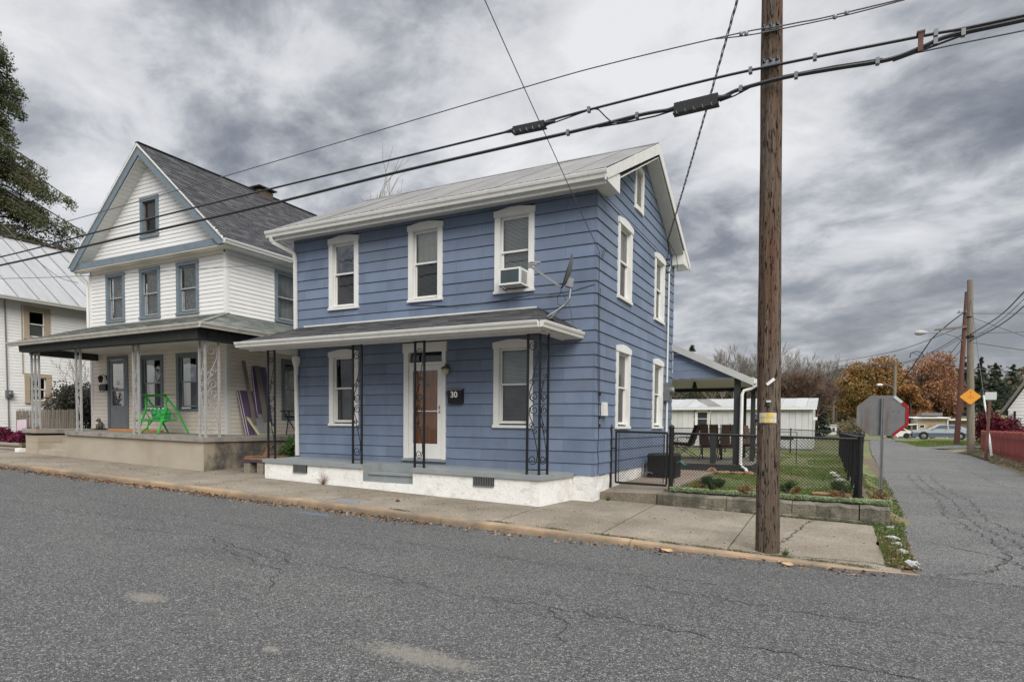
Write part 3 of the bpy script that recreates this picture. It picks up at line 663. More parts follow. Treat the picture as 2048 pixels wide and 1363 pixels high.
clap(bh,'siding_shingle',m_blue,TS,0,YB,5.33,7.15,.2286,hS,joint=1.22,clip=gclip,thick=.024,rev=.010)
# corner boards of folded shingle ends
g=MB(); z=0
while z<5.3:
    t=.025
    g.add([(-.04,-t,z),(t,-t,z),(t,.04,z),(-.04,-.004,z+.2286),(.004,-.004,z+.2286),(.004,.04,z+.2286),(-.04,.0,z),(0,.04,z)],[(0,1,4,3),(1,2,5,4),(6,7,2,1,0)]); z+=.2286
put('corner_cap',g,m_blue,bh)
# foundation
g=MB(); n=14
def wob(x,z): return .02*noise.noise(Vector((x*3,z*5,0)))
for kx in range(n):
    for kz in range(4):
        x0=-1.2+1.2*kx/n;x1=-1.2+1.2*(kx+1)/n;z0=-.60+.60*kz/4;z1=-.60+.60*(kz+1)/4
        g.quad((x0,-.0+wob(x0,z0),z0),(x1,wob(x1,z0),z0),(x1,wob(x1,z1),z1),(x0,wob(x0,z1),z1))
for ky in range(40):
    for kz in range(4):
        y0=6.3*ky/40;y1=6.3*(ky+1)/40;z0=-.60+.60*kz/4;z1=-.60+.60*(kz+1)/4
        g.quad((-.0+wob(y0,z0),y0,z0),(wob(y1,z0),y1,z0),(wob(y1,z1),y1,z1),(wob(y0,z1),y0,z1))
put('foundation',g,m_fpaint,bh)
# windows
def bw(T,u0,u1,z0,z1,up_,lo_,lab=None): return window(bh,T,u0,u1,z0,z1,'crown',up_,lo_,label=lab)
bw(TF,FW[0],FW[0]+wf,zU0,zU1,'mirror','screen'); bw(TF,FW[1],FW[1]+wf,zU0,zU1,'curtain','screen'); bw(TF,FW[2],FW[2]+wf,zU0,zU1,'blind','blind','upper window holding the air conditioner')
bw(TF,FW[0],FW[0]+wf,zL0,zL1,'dark','screen'); bw(TF,FW[2],FW[2]+wf,zL0,zL1,'blind','screen')
for a,b in SW:
    bw(TS,a,b,zU0,zU1,'curtain','dark'); bw(TS,a,b,zL0,zL1,'curtain','dark')
# gable vent
g=MB(); v0,v1,w0,w1=2.36,3.06,5.72,6.72
ubox(g,TS,v0,v0+.11,w0,w1,-.02,.04); ubox(g,TS,v1-.11,v1,w0,w1,-.02,.04); ubox(g,TS,v0+.11,v1-.11,w1-.12,w1,-.02,.04); ubox(g,TS,v0+.11,v1-.11,w0,w0+.09,-.02,.055)
vt=put('gable_vent',g,m_white,bh)
g=MB(); z=w0+.10
while z<w1-.14: g.add([TS(v0+.11,z,.01),TS(v1-.11,z,.01),TS(v1-.11,z+.045,-.05),TS(v0+.11,z+.045,-.05),TS(v0+.11,z+.008,.012),TS(v1-.11,z+.008,.012)],[(0,1,2,3),(0,1,5,4)]); z+=.052
put('louvre',g,m_soffit,vt,kind='stuff')
g=MB(); ubox(g,TS,v0+.1,v1-.1,w0+.05,w1-.1,-.1,-.09); put('vent_backing',g,m_dark,vt)
# door with transom and storm door
g=MB(); d0,d1,e0,e1=-4.382,-3.295,.2,2.69
ubox(g,TF,d0,d0+.125,e0,e1-.2,-.02,.05); ubox(g,TF,d1-.09,d1,e0,e1-.2,-.02,.05)
ubox(g,TF,d0-.02,d1+.02,e1-.2,e1,-.02,.06); ubox(g,TF,d0+.125,d1-.09,2.215,2.275,-.04,.03)
ubox(g,TF,d0+.11,d0+.125,e0,2.49,-.15,-.021); ubox(g,TF,d1-.09,d1-.075,e0,2.49,-.15,-.021)
df=put('door_frame',g,m_white,bh)
g=MB(); ubox(g,TF,d0-.03,d1+.02,.145,.2,-.02,.075); put('threshold',g,m_grey,df)
g=MB(); g.quad(TF(d0+.14,2.29,-.03),TF(d1-.1,2.29,-.03),TF(d1-.1,2.47,-.03),TF(d0+.14,2.47,-.03)); put('transom_pane',g,g_dark,df)
g=MB(); ubox(g,TF,d0,d1,.2,2.6,-.7,-.69); put('interior',g,m_dark,df)
s0,s1,t0,t1=-4.25,-3.39,.205,2.21
g=MB(); ubox(g,TF,s0,s0+.10,t0,t1,-.01,.028); ubox(g,TF,s1-.115,s1,t0,t1,-.01,.028); ubox(g,TF,s0+.1,s1-.115,t1-.115,t1,-.01,.028); ubox(g,TF,s0+.1,s1-.115,t0,t0+.32,-.01,.028); ubox(g,TF,s0+.1,s1-.115,1.215,1.235,0,.02)
sdr=put('storm_door',g,m_white,bh)
g=MB(); g.quad(TF(s0+.1,t0+.32,.008),TF(s1-.115,t0+.32,.008),TF(s1-.115,t1-.115,.008),TF(s0+.1,t1-.115,.008)); put('pane',g,g_win,sdr)
g=MB(); g.blob(TF(s1-.055,1.31,.045),.012,.018,.045,8,5,0); g.blob(TF(s1-.055,1.21,.045),.012,.018,.03,8,5,0); put('handle',g,m_galv,sdr)
g=MB(); ubox(g,TF,s0+.02,s1-.02,t0,t1,-.13,-.09)
for (a,b) in ((s0+.13,s0+.38),(s0+.46,s0+.71)):
    for (za,zb) in ((.35,.82),(.90,1.05),(1.15,1.72),(1.80,2.10)): ubox(g,TF,a,b,za,zb,-.09,-.078)
idr=put('front_door',g,m_door,bh)
g=MB(); g.lathe(TF(s0+.42,1.80,-.07),[(.035,0),(.03,-.015),(.012,-.02)],10,'Y'); put('knocker',g,m_galv,idr)
# roof: metal sheets with crimped seams
RX0,RX1=-8.05,.33; EY,EZ=-.50,5.47; RY,RZ=3.15,7.34
def roofpt(x,t,back=False): 
    y=EY+(RY-EY)*t; z=EZ+(RZ-EZ)*t
    if back: y=2*RY-y
    return Vector((x,y,z))
ns=11; wd=(RX1-RX0)/ns
for back in (False,True):
    for i in range(ns):
        g=MB(); a=RX0+wd*i; m=24; prevs=None
        for k in range(m+1):
            x=a+wd*k/m; h=.010*(1 if k%2 else 0)+(.008 if k in(0,m) else 0)+.006*noise.noise(Vector((x,0,i)))
            cols=[]
            for j in range(7):
                t=j/6; p=roofpt(x,t,back); ln=.012*noise.noise(Vector((x*1.3,t*4,back))); p.z+=h+ln+.005*(i%2); cols.append(p)
            if prevs:
                for j in range(6): g.quad(prevs[j],cols[j],cols[j+1],prevs[j+1])
            prevs=cols
        put('roof_sheet',g,m_roofmetal,bh)
g=MB(); g.poly([(RX0,EY,EZ-.02),(RX0,RY,RZ-.02),(RX0,2*RY-EY,EZ-.02),(RX0,2*RY-EY,EZ-.05),(RX0,RY,RZ-.06),(RX0,EY,EZ-.05)],(RX1-RX0-.02,0,0)); put('roof_deck',g,m_rust,bh)
g=MB()
for (a,b) in ((RX0,-5),(-5,-2.5),(-2.5,RX1)):
    g.poly([(a,RY-.14,RZ-.045),(a,RY,RZ+.032),(a,RY+.14,RZ-.045),(a,RY+.14,RZ-.065),(a,RY,RZ+.012),(a,RY-.14,RZ-.065)],(b-a-.01,0,0))
put('ridge_cap',g,m_roofmetal,bh)
g=MB(); x=RX0
while x<RX1-.02: 
    h=.012+.016*R.random(); g.box(x,x+.035,EY-.012,EY+.05,EZ-.02-h*.4,EZ+h*.6); x+=.045
put('rusted_eave_edge',g,m_rust,bh,kind='stuff')
# gutter, fascia, soffit
g=MB(); gutter(g,(-8.08,-.42,5.455),(.36,-.42,5.455),(0,-1,0),.14,.135); put('gutter',g,m_gutter,bh)
g=MB(); g.box(-8.0,.31,-.42,-.40,5.24,5.47); put('fascia',g,m_gutter,bh)
g=MB(); x=-7.98
k=0
while x<.3:
    put('soffit_panel',MB().box(x,min(x+.398,.30),-.40,.0,5.322,5.335),m_soffit,bh); x+=.402
# cornice return and raking trim at the gable end
g=MB(); g.poly([(0.02,-.40,5.30),(0.02,.34,5.30),(0.02,.34,5.66),(0.02,-.40,5.45)],(.31,0,0)); put('cornice_return',g,m_soffit,bh)
g=MB(); g.poly([(0.02,YB+.46,5.30),(0.02,YB-.30,5.30),(0.02,YB-.30,5.66),(0.02,YB+.46,5.45)],(.31,0,0)); put('cornice_return',g,m_soffit,bh)
for s in (0,1):
    f=lambda y:(2*RY-y) if s else y
    g=MB(); P=[(RX1-.005,f(EY-.02),EZ-.02),(RX1-.005,f(RY),RZ),(RX1-.005,f(RY),RZ-.24),(RX1-.005,f(EY-.02),EZ-.20)]
    g.poly(P,(.022,0,0)); put('rake_board',g,m_gutter,bh)
    y=0.30
    while y<RY:
        y2=min(y+.2,RY); zf=lambda q:5.47+SL*q-.06
        put('soffit_panel',MB().hexa([(0.016,f(y),zf(y)),(RX1-.006,f(y),zf(y)),(RX1-.006,f(y2-.006),zf(y2)),(0.016,f(y2-.006),zf(y2)),(0.016,f(y),zf(y)+.012),(RX1-.006,f(y),zf(y)+.012),(RX1-.006,f(y2-.006),zf(y2)+.012),(0.016,f(y2-.006),zf(y2)+.012)]),m_soffit,bh); y=y2
# downspout at left corner
g=MB(); 
def dsp(g,pts,w=.075,d=.055):
    for a,b in zip(pts,pts[1:]): g.bar(a,b,w,d,(0,1,0))
dsp(g,[(-7.93,-.49,5.32),(-7.92,-.46,5.22),(-7.60,-.09,5.00),(-7.585,-.07,4.85)]); dsp(g,[(-7.585,-.07,4.86),(-7.585,-.06,2.2),(-7.55,-.06,.16)])
dp=put('downspout',g,m_gutter,bh)
g=MB(); g.lathe((-7.565,-.07,2.33),[(.05,-.22),(.055,-.05),(.10,.10),(.10,.20),(.09,.21)],10); put('leader_funnel',g,m_gutter,dp)
# ---- porch: deck, masonry base, steps, vents
dz=lambda x: .05-.0118*(x+.6)
def wedge(g,x0,x1,y0,y1,h0,top=0,fz=dz,n=6,zb=None):
    for i in range(n):
        a=x0+(x1-x0)*i/n; b=x0+(x1-x0)*(i+1)/n
        za0=zb(a) if zb else fz(a)-h0; zb0=zb(b) if zb else fz(b)-h0
        g.hexa([(a,y0,za0),(b,y0,zb0),(b,y1,zb0),(a,y1,za0),(a,y0,fz(a)+top),(b,y0,fz(b)+top),(b,y1,fz(b)+top),(a,y1,fz(a)+top)])
SX0,SX1=-4.62,-3.36
g=MB()
def deckseg(x0,x1,y0,skew=0):
    g.hexa([(x0,y0,dz(x0)-.085),(x1,y0,dz(x1)-.085),(x1+skew,-.016,dz(x1)-.085),(x0,-.016,dz(x0)-.085),(x0,y0,dz(x0)),(x1,y0,dz(x1)),(x1+skew,-.016,dz(x1)),(x0,-.016,dz(x0))])
deckseg(-7.52,SX0,-1.14); deckseg(SX0,SX1,-.52); deckseg(SX1,-.57,-1.14,.19)
pd=put('porch_deck',g,m_grey,bh)
gb=lambda x: walk(x,-1.1)-.05
def basewall(x0,x1,y0,y1,nm='porch_base'):
    g=MB(); n=int(abs(x1-x0)/.12)+1
    for i in range(n):
        a=x0+(x1-x0)*i/n;b=x0+(x1-x0)*(i+1)/n
        for k in range(3):
            za=gb(a)+(dz(a)-.085-gb(a))*k/3; zb_=gb(b)+(dz(b)-.085-gb(b))*k/3; za2=gb(a)+(dz(a)-.085-gb(a))*(k+1)/3; zb2=gb(b)+(dz(b)-.085-gb(b))*(k+1)/3
            wv=lambda x,z:.010*noise.noise(Vector((x*4,z*6,2)))
            g.quad((a,y0+wv(a,za),za),(b,y0+wv(b,zb_),zb_),(b,y0+wv(b,zb2),zb2),(a,y0+wv(a,za2),za2))
    return g
g=basewall(-7.48,SX0-.0,-1.10,0); g.quad((-7.48,-1.1,gb(-7.48)),(-7.48,-.02,gb(-7.48)),(-7.48,-.02,dz(-7.48)-.085),(-7.48,-1.1,dz(-7.48)-.085)); g.quad((SX0,-1.1,gb(SX0)),(SX0,-.5,gb(SX0)),(SX0,-.5,dz(SX0)-.08),(SX0,-1.1,dz(SX0)-.08)); put('porch_base',g,m_fpaint,bh)
g=basewall(SX1,-.61,-1.10,0); n=10
for i in range(n):
    for k in range(3):
        t0,t1=i/n,(i+1)/n; f=lambda t:(-.61+.19*t,-1.10+1.09*t); (xa,ya),(xb,yb)=f(t0),f(t1)
        z=lambda x,k:gb(-.6)+.03*0+(dz(x)-.085-gb(-.6))*k/3
        g.quad((xa,ya,z(xa,k)),(xb,yb,z(xb,k)),(xb,yb,z(xb,k+1)),(xa,ya,z(xa,k+1)))
g.quad((SX1,-.5,gb(SX1)),(SX1,-1.1,gb(SX1)),(SX1,-1.1,dz(SX1)-.08),(SX1,-.5,dz(SX1)-.08)); put('porch_base',g,m_fpaint,bh)
g=MB(); zb_=gb(-4); g.box(SX0,SX1,-1.105,-.5,zb_-.03,-.245); put('step_base',g,m_fpaint,bh)
g=MB(); g.box(SX0+.006,SX1-.006,-.92,-.53,-.245,-.075); g.box(SX0+.006,SX1-.006,-.95,-.53,-.11,-.073); put('step',g,m_grey,bh)
g=MB(); g.box(SX0+.006,SX1-.006,-1.10,-.93,-.242,-.235); g.box(SX0+.006,SX1-.006,-.529,-.51,-.07,.09); g.box(SX0-.006,SX0+.004,-1.10,-.52,-.26,dz(SX0)-.002); g.box(SX1-.004,SX1+.006,-1.10,-.52,-.26,dz(SX1)-.002); put('step_riser',g,m_grey,bh)
for (a,b) in ((-6.585,-6.17),(-1.965,-1.52)):
    z1=dz(a)-.09; z0=z1-.17; g=MB(); g.box(a,b,-1.118,-1.108,z0,z1); 
    vt=put('foundation_vent',g,m_dark,bh)
    g=MB(); x=a+.02
    while x<b-.02: g.box(x,x+.012,-1.132,-1.119,z0+.01,z1-.008); x+=.036
    g.box(a,b,-1.13,-1.12,z0-.004,z0+.012); g.box(a,b,-1.13,-1.12,z1-.012,z1); put('vent_bar',g,m_galv,vt,kind='stuff')
# porch roof
A=(-8.06,-1.38,2.745);B=(-.52,-1.38,2.745);C=(-1.16,-.016,3.235);D=(-7.40,-.016,3.235)
DK=[(.060,.060,.062),(.075,.074,.074),(.045,.046,.048),(.09,.087,.083)]
shingles(bh,'porch_roof_shingles',m_shing,A,B,C,D,.125,.32,DK)
shingles(bh,'porch_roof_shingles',m_shing,B,(-.20,.0,2.70),C,C,.125,.3,DK); shingles(bh,'porch_roof_shingles',m_shing,(-8.2,0,2.72),A,D,D,.125,.3,DK)
g=MB(); g.box(-7.35,-1.2,-.035,-.012,3.225,3.262); put('flashing',g,m_gutter,bh)
g=MB(); gutter(g,(-8.05,-1.33,2.745),(-.53,-1.33,2.745),(0,-1,0),.115,.12); dv_=Vector((.33,1.4,0)).normalized(); nv=(dv_.y,-dv_.x,0); gutter(g,(-.52,-1.36,2.745),(-.30,.0,2.70),nv,.115,.12); put('porch_gutter',g,m_gutter,bh)
g=MB(); g.box(-8.0,-.56,-1.335,-1.31,2.60,2.74); g.add([(-.56,-1.335,2.60),(-.29,-.02,2.57),(-.29,-.02,2.70),(-.56,-1.335,2.74)],[(0,1,2,3)]); put('porch_fascia',g,m_soffit,bh)
g=MB(); n=24
for i in range(n):
    a=-8.0+7.42*i/n; g.box(a,a+7.42/n-.006,-1.33,-1.05,2.612,2.622)
for i in range(5): y=-1.04+.2*i; g.box(-8.0,-.40+.04*i,y,y+.194,2.722,2.732)
g.box(-.84,-.46,-1.33,-1.05,2.608,2.620)
g.add([(-.80,-1.05,2.6),(-.50,-1.05,2.6),(-.30,-.02,2.58),(-.62,-.02,2.58)],[(0,1,2,3)])
put('porch_ceiling',g,m_soffit,bh)
g=MB(); g.box(-8.0,-.62,-1.08,-1.03,2.58,2.72); g.box(-.66,-.60,-1.03,-.02,2.57,2.72); g.box(-7.62,-7.56,-1.03,-.02,2.57,2.72); put('porch_header',g,m_soffit,bh)
# iron porch posts
for bars in ([(-7.475,-1.0),(-7.265,-1.0)],[(-4.975,-1.0),(-4.74,-1.0)],[(-3.385,-1.0),(-3.165,-1.0)],[(-.905,-1.0),(-.665,-1.0),(-.60,-.78)]):
    iron_post(bh,m_black,bars,dz(bars[0][0])-.002,2.60)
# patio lean-to behind the house
PY0,PY1=6.35,10.6; PX=2.02
g=MB(); zt=lambda x:3.18-.475*x
clap(bh,'patio_gable_board',m_blue,pl('F',PY0),.02,PX,2.26,3.12,.2286,clip=lambda z:(.02,max(.02,(3.12-z)/.475)))
for i in range(5):
    a=PY0-.14+(PY1-PY0+.2)*i/5; b=PY0-.14+(PY1-PY0+.2)*(i+1)/5-.004; g=MB(); g.hexa([(-.02,a,3.20),(PX+.12,a,3.20-.475*(PX+.14)),(PX+.12,b,3.20-.475*(PX+.14)),(-.02,b,3.20),(-.02,a,3.225),(PX+.12,a,3.225-.475*(PX+.14)),(PX+.12,b,3.225-.475*(PX+.14)),(-.02,b,3.225)]); put('patio_roof_sheet',g,m_roofmetal,bh)
g=MB(); g.hexa([(-.02,PY0-.16,3.05),(PX+.13,PY0-.16,3.05-.475*(PX+.15)),(PX+.13,PY0-.145,3.05-.475*(PX+.15)),(-.02,PY0-.145,3.05),(-.02,PY0-.16,3.235),(PX+.13,PY0-.16,3.235-.475*(PX+.15)),(PX+.13,PY0-.145,3.235-.475*(PX+.15)),(-.02,PY0-.145,3.235)]); put('patio_fascia',g,mat('pale_grey_fascia_metal',(.42,.42,.40),.5,.08,3),bh)
g=MB(); gutter(g,(PX+.13,PY0-.15,2.20),(PX+.13,PY1,2.20),(1,0,0),.12,.12); put('patio_gutter',g,m_gutter,bh)
for i in range(26):
    y=PY0+.02+i*(PY1-PY0)/26; put('patio_ceiling_board',MB().box(-3.2,PX+.1,y,y+(PY1-PY0)/26-.008,2.235,2.25),m_soffit,bh)
g=MB(); g.box(.02,PX+.02,PY0-.03,PY0+.05,2.15,2.232) if 0 else g.box(PX-.10,PX,PY0+.1,PY1,2.12,2.234); g.box(-3.2,PX,PY1-.08,PY1,2.12,2.234); put('patio_beam',g,m_patio,bh)
for (x,y,wd_) in ((1.72,6.42,.15),(1.92,8.3,.12),(1.42,10.5,.12),(1.95,10.5,.12)):
    put('patio_post',MB().box(x-wd_/2,x+wd_/2,y-wd_/2,y+wd_/2,-.06,2.235),m_patio,bh)
g=MB(); x=-3.2
while x<2.1:
    g.box(x,min(x+.13,2.12),6.32,10.6,-.075,-.05); x+=.137
dk=put('patio_deck',g,m_greyboard,bh); put('deck_skirt',MB().box(.02,2.14,6.17,6.2,-.26,-.055).box(2.12,2.15,6.2,10.6,-.26,-.055),m_patio,dk)
g=MB(); g.tube([(PX+.19,PY0-.08,2.12),(PX+.17,PY0-.08,2.03),(PX+.05,PY0-.08,1.95),(1.90,PY0-.09,1.90),(1.86,PY0-.10,1.80),(1.86,PY0-.10,0.0),(1.90,PY0-.14,-.10),(2.02,PY0-.35,-.14),(2.07,PY0-.42,-.22)],.042,8); put('patio_downspout',g,m_white,bh)
# upper gap cover: rear ell so the house closes behind the patio

# electric meter, conduit, cable boxes (fixed to the alley wall)
g=MB(); g.box(.018,.13,5.36,5.72,1.62,2.10); em=put('meter_box',g,m_galv,bh)
g=MB(); g.lathe((.13,5.62,1.90),[(.09,0),(.09,.07),(.07,.10)],12,'X'); put('meter_dial',g,m_galv,em)
g=MB(); g.tube([(.06,5.50,2.1),(.06,5.50,5.05),(.10,5.48,5.15)],.025,6); g.tube([(.06,5.54,1.62),(.06,5.54,-.2)],.032,6); put('conduit',g,m_gutter,bh)
g=MB(); 
for z in (4.95,5.12,5.28): g.lathe((.03,5.30,z),[(.02,0),(.03,.03),(.02,.06),(.03,.09)],8,'X')
put('insulator_rack',g,m_black,bh)
g=MB(); g.hexa([(.016,.36,1.14),(.09,.36,1.14),(.09,.56,1.14),(.016,.56,1.14),(.016,.36,1.40),(.08,.36,1.40),(.08,.56,1.40),(.016,.56,1.40)]); put('cable_junction_box',g,m_soffit,bh)
g=MB()
g.tube([(.03,.10,4.14),(.028,.10,3.2),(.03,.11,2.2),(.028,.14,1.7),(.03,.18,1.2),(.032,.20,.75),(.028,.16,.5),(.03,.22,.25),(.028,.20,.02)],.006,5)
g.tube([(.03,.18,3.56),(.028,.16,3.0),(.03,.20,2.4),(.03,.22,1.5),(.03,.30,1.16)],.005,5)
g.tube([(-.01,-.022,3.58),(-.4,-.03,3.50),(-.9,-.035,3.47),(-1.3,-.036,3.50),(-1.9,-.035,3.44),(-3,-.03,3.40),(-4.2,-.032,3.52)],.005,5)
g.tube([(.05,.16,4.14),(.06,.26,4.26),(.05,.34,4.34),(.06,.36,4.26),(.05,.24,4.14)],.006,5)
for z in (1.55,1.1,.95): g.lathe((.03,.24,z),[(.02,-.03),(.025,.03)],6)
put('wall_cable',g,m_cable,bh)
# porch lamp and letter box fixed by the door
pl_=thing('porch_lamp','small brass wall lamp with a cream glass bowl right of the storm door','lamp',(-3.25,-.1,2.1))
g=MB(); g.lathe((-3.25,-.016,2.16),[(.05,0),(.045,-.03)],12,'Y'); g.tube([(-3.25,-.04,2.17),(-3.25,-.10,2.21),(-3.25,-.12,2.18)],.012,6); g.lathe((-3.25,-.12,2.12),[(.02,.05),(.06,.03),(.10,-.01),(.085,-.02)],12); put('lamp_mount',g,m_brick,pl_,smooth=True)
g=MB(); g.lathe((-3.25,-.12,2.00),[(.02,-.015),(.05,.0),(.08,.05),(.085,.10)],12); put('lamp_shade',g,mat('cream_glass',(.50,.44,.28),.3,.08,8),pl_,smooth=True)
mbx=thing('mailbox','black wall mailbox with white number 30 beside the front door','mailbox',(-3.0,-.08,1.38))
g=MB(); g.hexa([(-3.19,-.10,1.385),(-2.85,-.10,1.385),(-2.85,-.016,1.385),(-3.19,-.016,1.385),(-3.19,-.14,1.66),(-2.85,-.14,1.66),(-2.85,-.016,1.68),(-3.19,-.016,1.68)]); put('box_body',g,m_black,mbx)
g=MB(); g.hexa([(-3.205,-.155,1.655),(-2.835,-.155,1.655),(-2.835,-.014,1.695),(-3.205,-.014,1.695),(-3.205,-.155,1.672),(-2.835,-.155,1.672),(-2.835,-.014,1.712),(-3.205,-.014,1.712)]); put('lid',g,mat('box_lid_grey',(.16,.15,.14),.4,.1,5),mbx)
def text(body,loc,size,mt,name,parent,rot=(math.pi/2,0,0),ext=.002,font_w=0):
    cu=bpy.data.curves.new(name,'FONT'); cu.body=body; cu.size=size; cu.extrude=ext; cu.align_x='CENTER'; cu.align_y='CENTER'; cu.offset=font_w
    o=bpy.data.objects.new(name,cu); COL.objects.link(o); dg=bpy.context.evaluated_depsgraph_get(); me=bpy.data.meshes.new_from_object(o.evaluated_get(dg)); bpy.data.objects.remove(o)
    m=Matrix.Translation(Vector(loc)-ORG[parent.name])@Matrix.Rotation(rot[2],4,'Z')@Matrix.Rotation(rot[0],4,'X'); me.transform(m); me.materials.clear(); me.materials.append(mt)
    o=bpy.data.objects.new(name,me); COL.objects.link(o); o.parent=parent; ORG[o.name]=ORG[parent.name]; return o
text('30',(-3.025,-.135,1.56),.175,m_white,'house_number',mbx,(math.pi/2+.11,0,0),.003,.003)
# ================================================================ THINGS ON THE BLUE HOUSE
ac=thing('window_air_conditioner','small white air conditioner sticking out of an upper window of the blue house','air conditioner',(-1.62,-.3,3.62))
g=MB(); x0,x1,y0,y1,z0,z1=-1.85,-1.39,-.38,-.02,3.655,3.965
g.box(x0,x1,y0+.02,y1,z0,z1); put('casing',g,m_white,ac)
g=MB(); g.box(x0-.006,x0+.03,y0,y0+.019,z0-.004,z1+.004); g.box(x1-.03,x1+.006,y0,y0+.019,z0-.004,z1+.004); g.box(x0+.03,x1-.03,y0,y0+.019,z0-.004,z0+.03); g.box(x0+.03,x1-.03,y0,y0+.019,z1-.03,z1+.004); put('front_frame',g,m_white,ac)
g=MB(); g.box(x0+.03,x1-.03,y0+.012,y0+.019,z0+.03,z1-.03); put('coil_grille',g,mat('teal_coil_fins',(.08,.14,.15),.5,.1,6,metal=.4),ac)
g=MB(); z=z0+.04
while z<z1-.03: g.box(x0+.03,x1-.03,y0+.006,y0+.011,z,z+.004); z+=.018
put('grille_wire',g,m_galv,ac,kind='stuff')
g=MB()
for i in range(7):
    for j in range(7): g.box(x1+.001,x1+.004,y0+.06+j*.035,y0+.085+j*.035,z0+.04+i*.034,z0+.056+i*.034)
put('side_vent',g,m_dark,ac,kind='stuff')
g=MB(); g.bar((x0-.03,-.05,3.64),(x1+.02,-.05,3.64),.02,.03); g.bar((x0,-.36,3.65),(x0,-.05,3.60),.015); put('support_bracket',g,m_wood,ac)
ds=thing('satellite_dish','grey satellite dish on a bent mast fixed to the right end of the porch roof','satellite dish',(-.55,-.65,2.9))
dc=Vector((-.335,-.60,3.72)); ax=Vector((-.86,-.42,.28)).normalized(); ux=ax.orthogonal().normalized(); U=(Vector((0,0,1))-ax*ax.z).normalized(); S=ax.cross(U)
g=MB(); n=28
def dpt(r,t,o): return dc+S*math.cos(t)*r*.27+U*math.sin(t)*r*.31+ax*(.075*r*r-.07+o)
for o,fl in ((0,False),(-.008,True)):
    b=len(g.v)
    for k in range(1,6):
        for i in range(n): g.v.append(tuple(dpt(k/5,2*math.pi*i/n,o)))
    g.v.append(tuple(dpt(0,0,o))); c=len(g.v)-1
    for i in range(n):
        j=(i+1)%n; g.f.append((c,b+i,b+j)); g.c.append(None)
        for k in range(4): g.f.append((b+k*n+i,b+(k+1)*n+i,b+(k+1)*n+j,b+k*n+j)); g.c.append(None)
put('reflector',g,mat('dish_grey_paint',(.13,.133,.13),.5,.1,7,dirt=((.13,.12,.10),6,.55,.75,.5)),ds,smooth=True)
g=MB(); g.tube([dpt(1,2*math.pi*i/n,0) for i in range(n+1)],.008,5,False); put('rim',g,m_black,ds)
bk=dc-ax*.13-U*.17
g=MB(); g.hexa([tuple(bk+S*a+ax*b+U*c) for a,b,c in ((-.05,-.05,-.09),(.05,-.05,-.09),(.05,.08,-.09),(-.05,.08,-.09),(-.05,-.03,.07),(.05,-.03,.07),(.05,.07,.07),(-.05,.07,.07))]); g.lathe(tuple(bk-Vector((0,0,.02))),[(.035,-.08),(.035,.02)],10); put('mount_bracket',g,m_galv,ds)
g=MB(); g.tube([tuple(bk+Vector((0,0,-.06))),(-.27,-.63,3.22),(-.30,-.64,3.17),(-.60,-.74,2.86)],.024,8); put('mast',g,m_galv,ds)
g=MB(); g.tube([(-.32,-.64,3.13),(-.57,-.92,2.88)],.012,6); g.tube([(-.28,-.62,3.14),(-.30,-.35,2.80)],.006,5); g.box(-.68,-.52,-.82,-.66,2.855,2.865); put('brace',g,m_galv,ds)
ft=Vector((-.96,-.86,3.83)); st_=dc-U*.30+ax*.02
g=MB(); g.bar(st_,ft,.028,.04); put('feed_arm',g,m_galv,ds)
g=MB(); d=(ft-dc).normalized(); g.bar(ft-Vector((0,0,.04)),ft+Vector((0,0,.06)),.05,.04); g.tube([ft+Vector((0,0,.02)),ft-d*.13+Vector((.0,0,.04))],.022,8); g.tube([ft+Vector((.03,0,.06)),ft-d*.12+Vector((.06,.05,.07))],.02,8); put('receiver_head',g,mat('receiver_grey',(.25,.25,.24),.5,.1,5),ds)
g=MB(); g.tube([tuple(st_),(-.44,-.62,3.36),(-.52,-.60,3.27),(-.50,-.6,3.14),(-.40,-.6,3.10),(-.34,-.6,3.2),(-.40,-.60,3.33),(-.60,-.3,3.42),(-.9,-.05,3.47)],.006,5); put('cable',g,m_cable,ds)
# air conditioning condenser by the side wall
cu=thing('outdoor_condenser','black round cornered air conditioning condenser on the path beside the blue house','condenser',(.42,3.55,-.25))
g=MB(); cc=(.48,3.6)
def rr(w,d,r,z,n=5): 
    o=[]
    for cx,cy,a in ((w-r,d-r,0),(-w+r,d-r,90),(-w+r,-d+r,180),(w-r,-d+r,270)):
        for i in range(n): t=rad(a+90*i/(n-1)); o.append((cc[0]+cx+r*math.cos(t),cc[1]+cy+r*math.sin(t),z))
    return o
def loft(g,rings):
    b=len(g.v); n=len(rings[0])
    for q in rings: g.v+=q
    for i in range(len(rings)-1):
        for k in range(n): a=b+i*n+k; c=b+i*n+(k+1)%n; g.f.append((a,c,c+n,a+n)); g.c.append(None)
    g.f.append(tuple(b+(len(rings)-1)*n+k for k in range(n))); g.c.append(None)
loft(g,[rr(.33,.33,.07,-.24),rr(.33,.33,.07,.27),rr(.30,.30,.07,.31),rr(.2,.2,.07,.32)]); put('cabinet',g,mat('dark_brown_cabinet',(.018,.016,.015),.5,.2,6),cu)
g=MB(); z=-.20
while z<.25: 
    loft(g,[rr(.337,.337,.07,z),rr(.337,.337,.07,z+.008)]); z+=.028
put('louvre_ring',g,m_black,cu,kind='stuff')
g=MB(); g.tube([(.30,3.26,-.15),(.22,3.18,-.12),(.14,3.2,-.20),(.06,3.3,-.18),(.03,3.4,.1)],.012,6); put('refrigerant_line',g,m_galv,cu)
gh=MB(); gh.tube([(.86,3.25,.12),(.95,3.2,.16),(1.04,3.18,.08),(1.1,3.16,.10)],.013,6); solo('garden_hose',gh,mat('teal_hose',(.03,.30,.22),.4,.1,8),'short teal hose end hanging beside the dark condenser','hose')
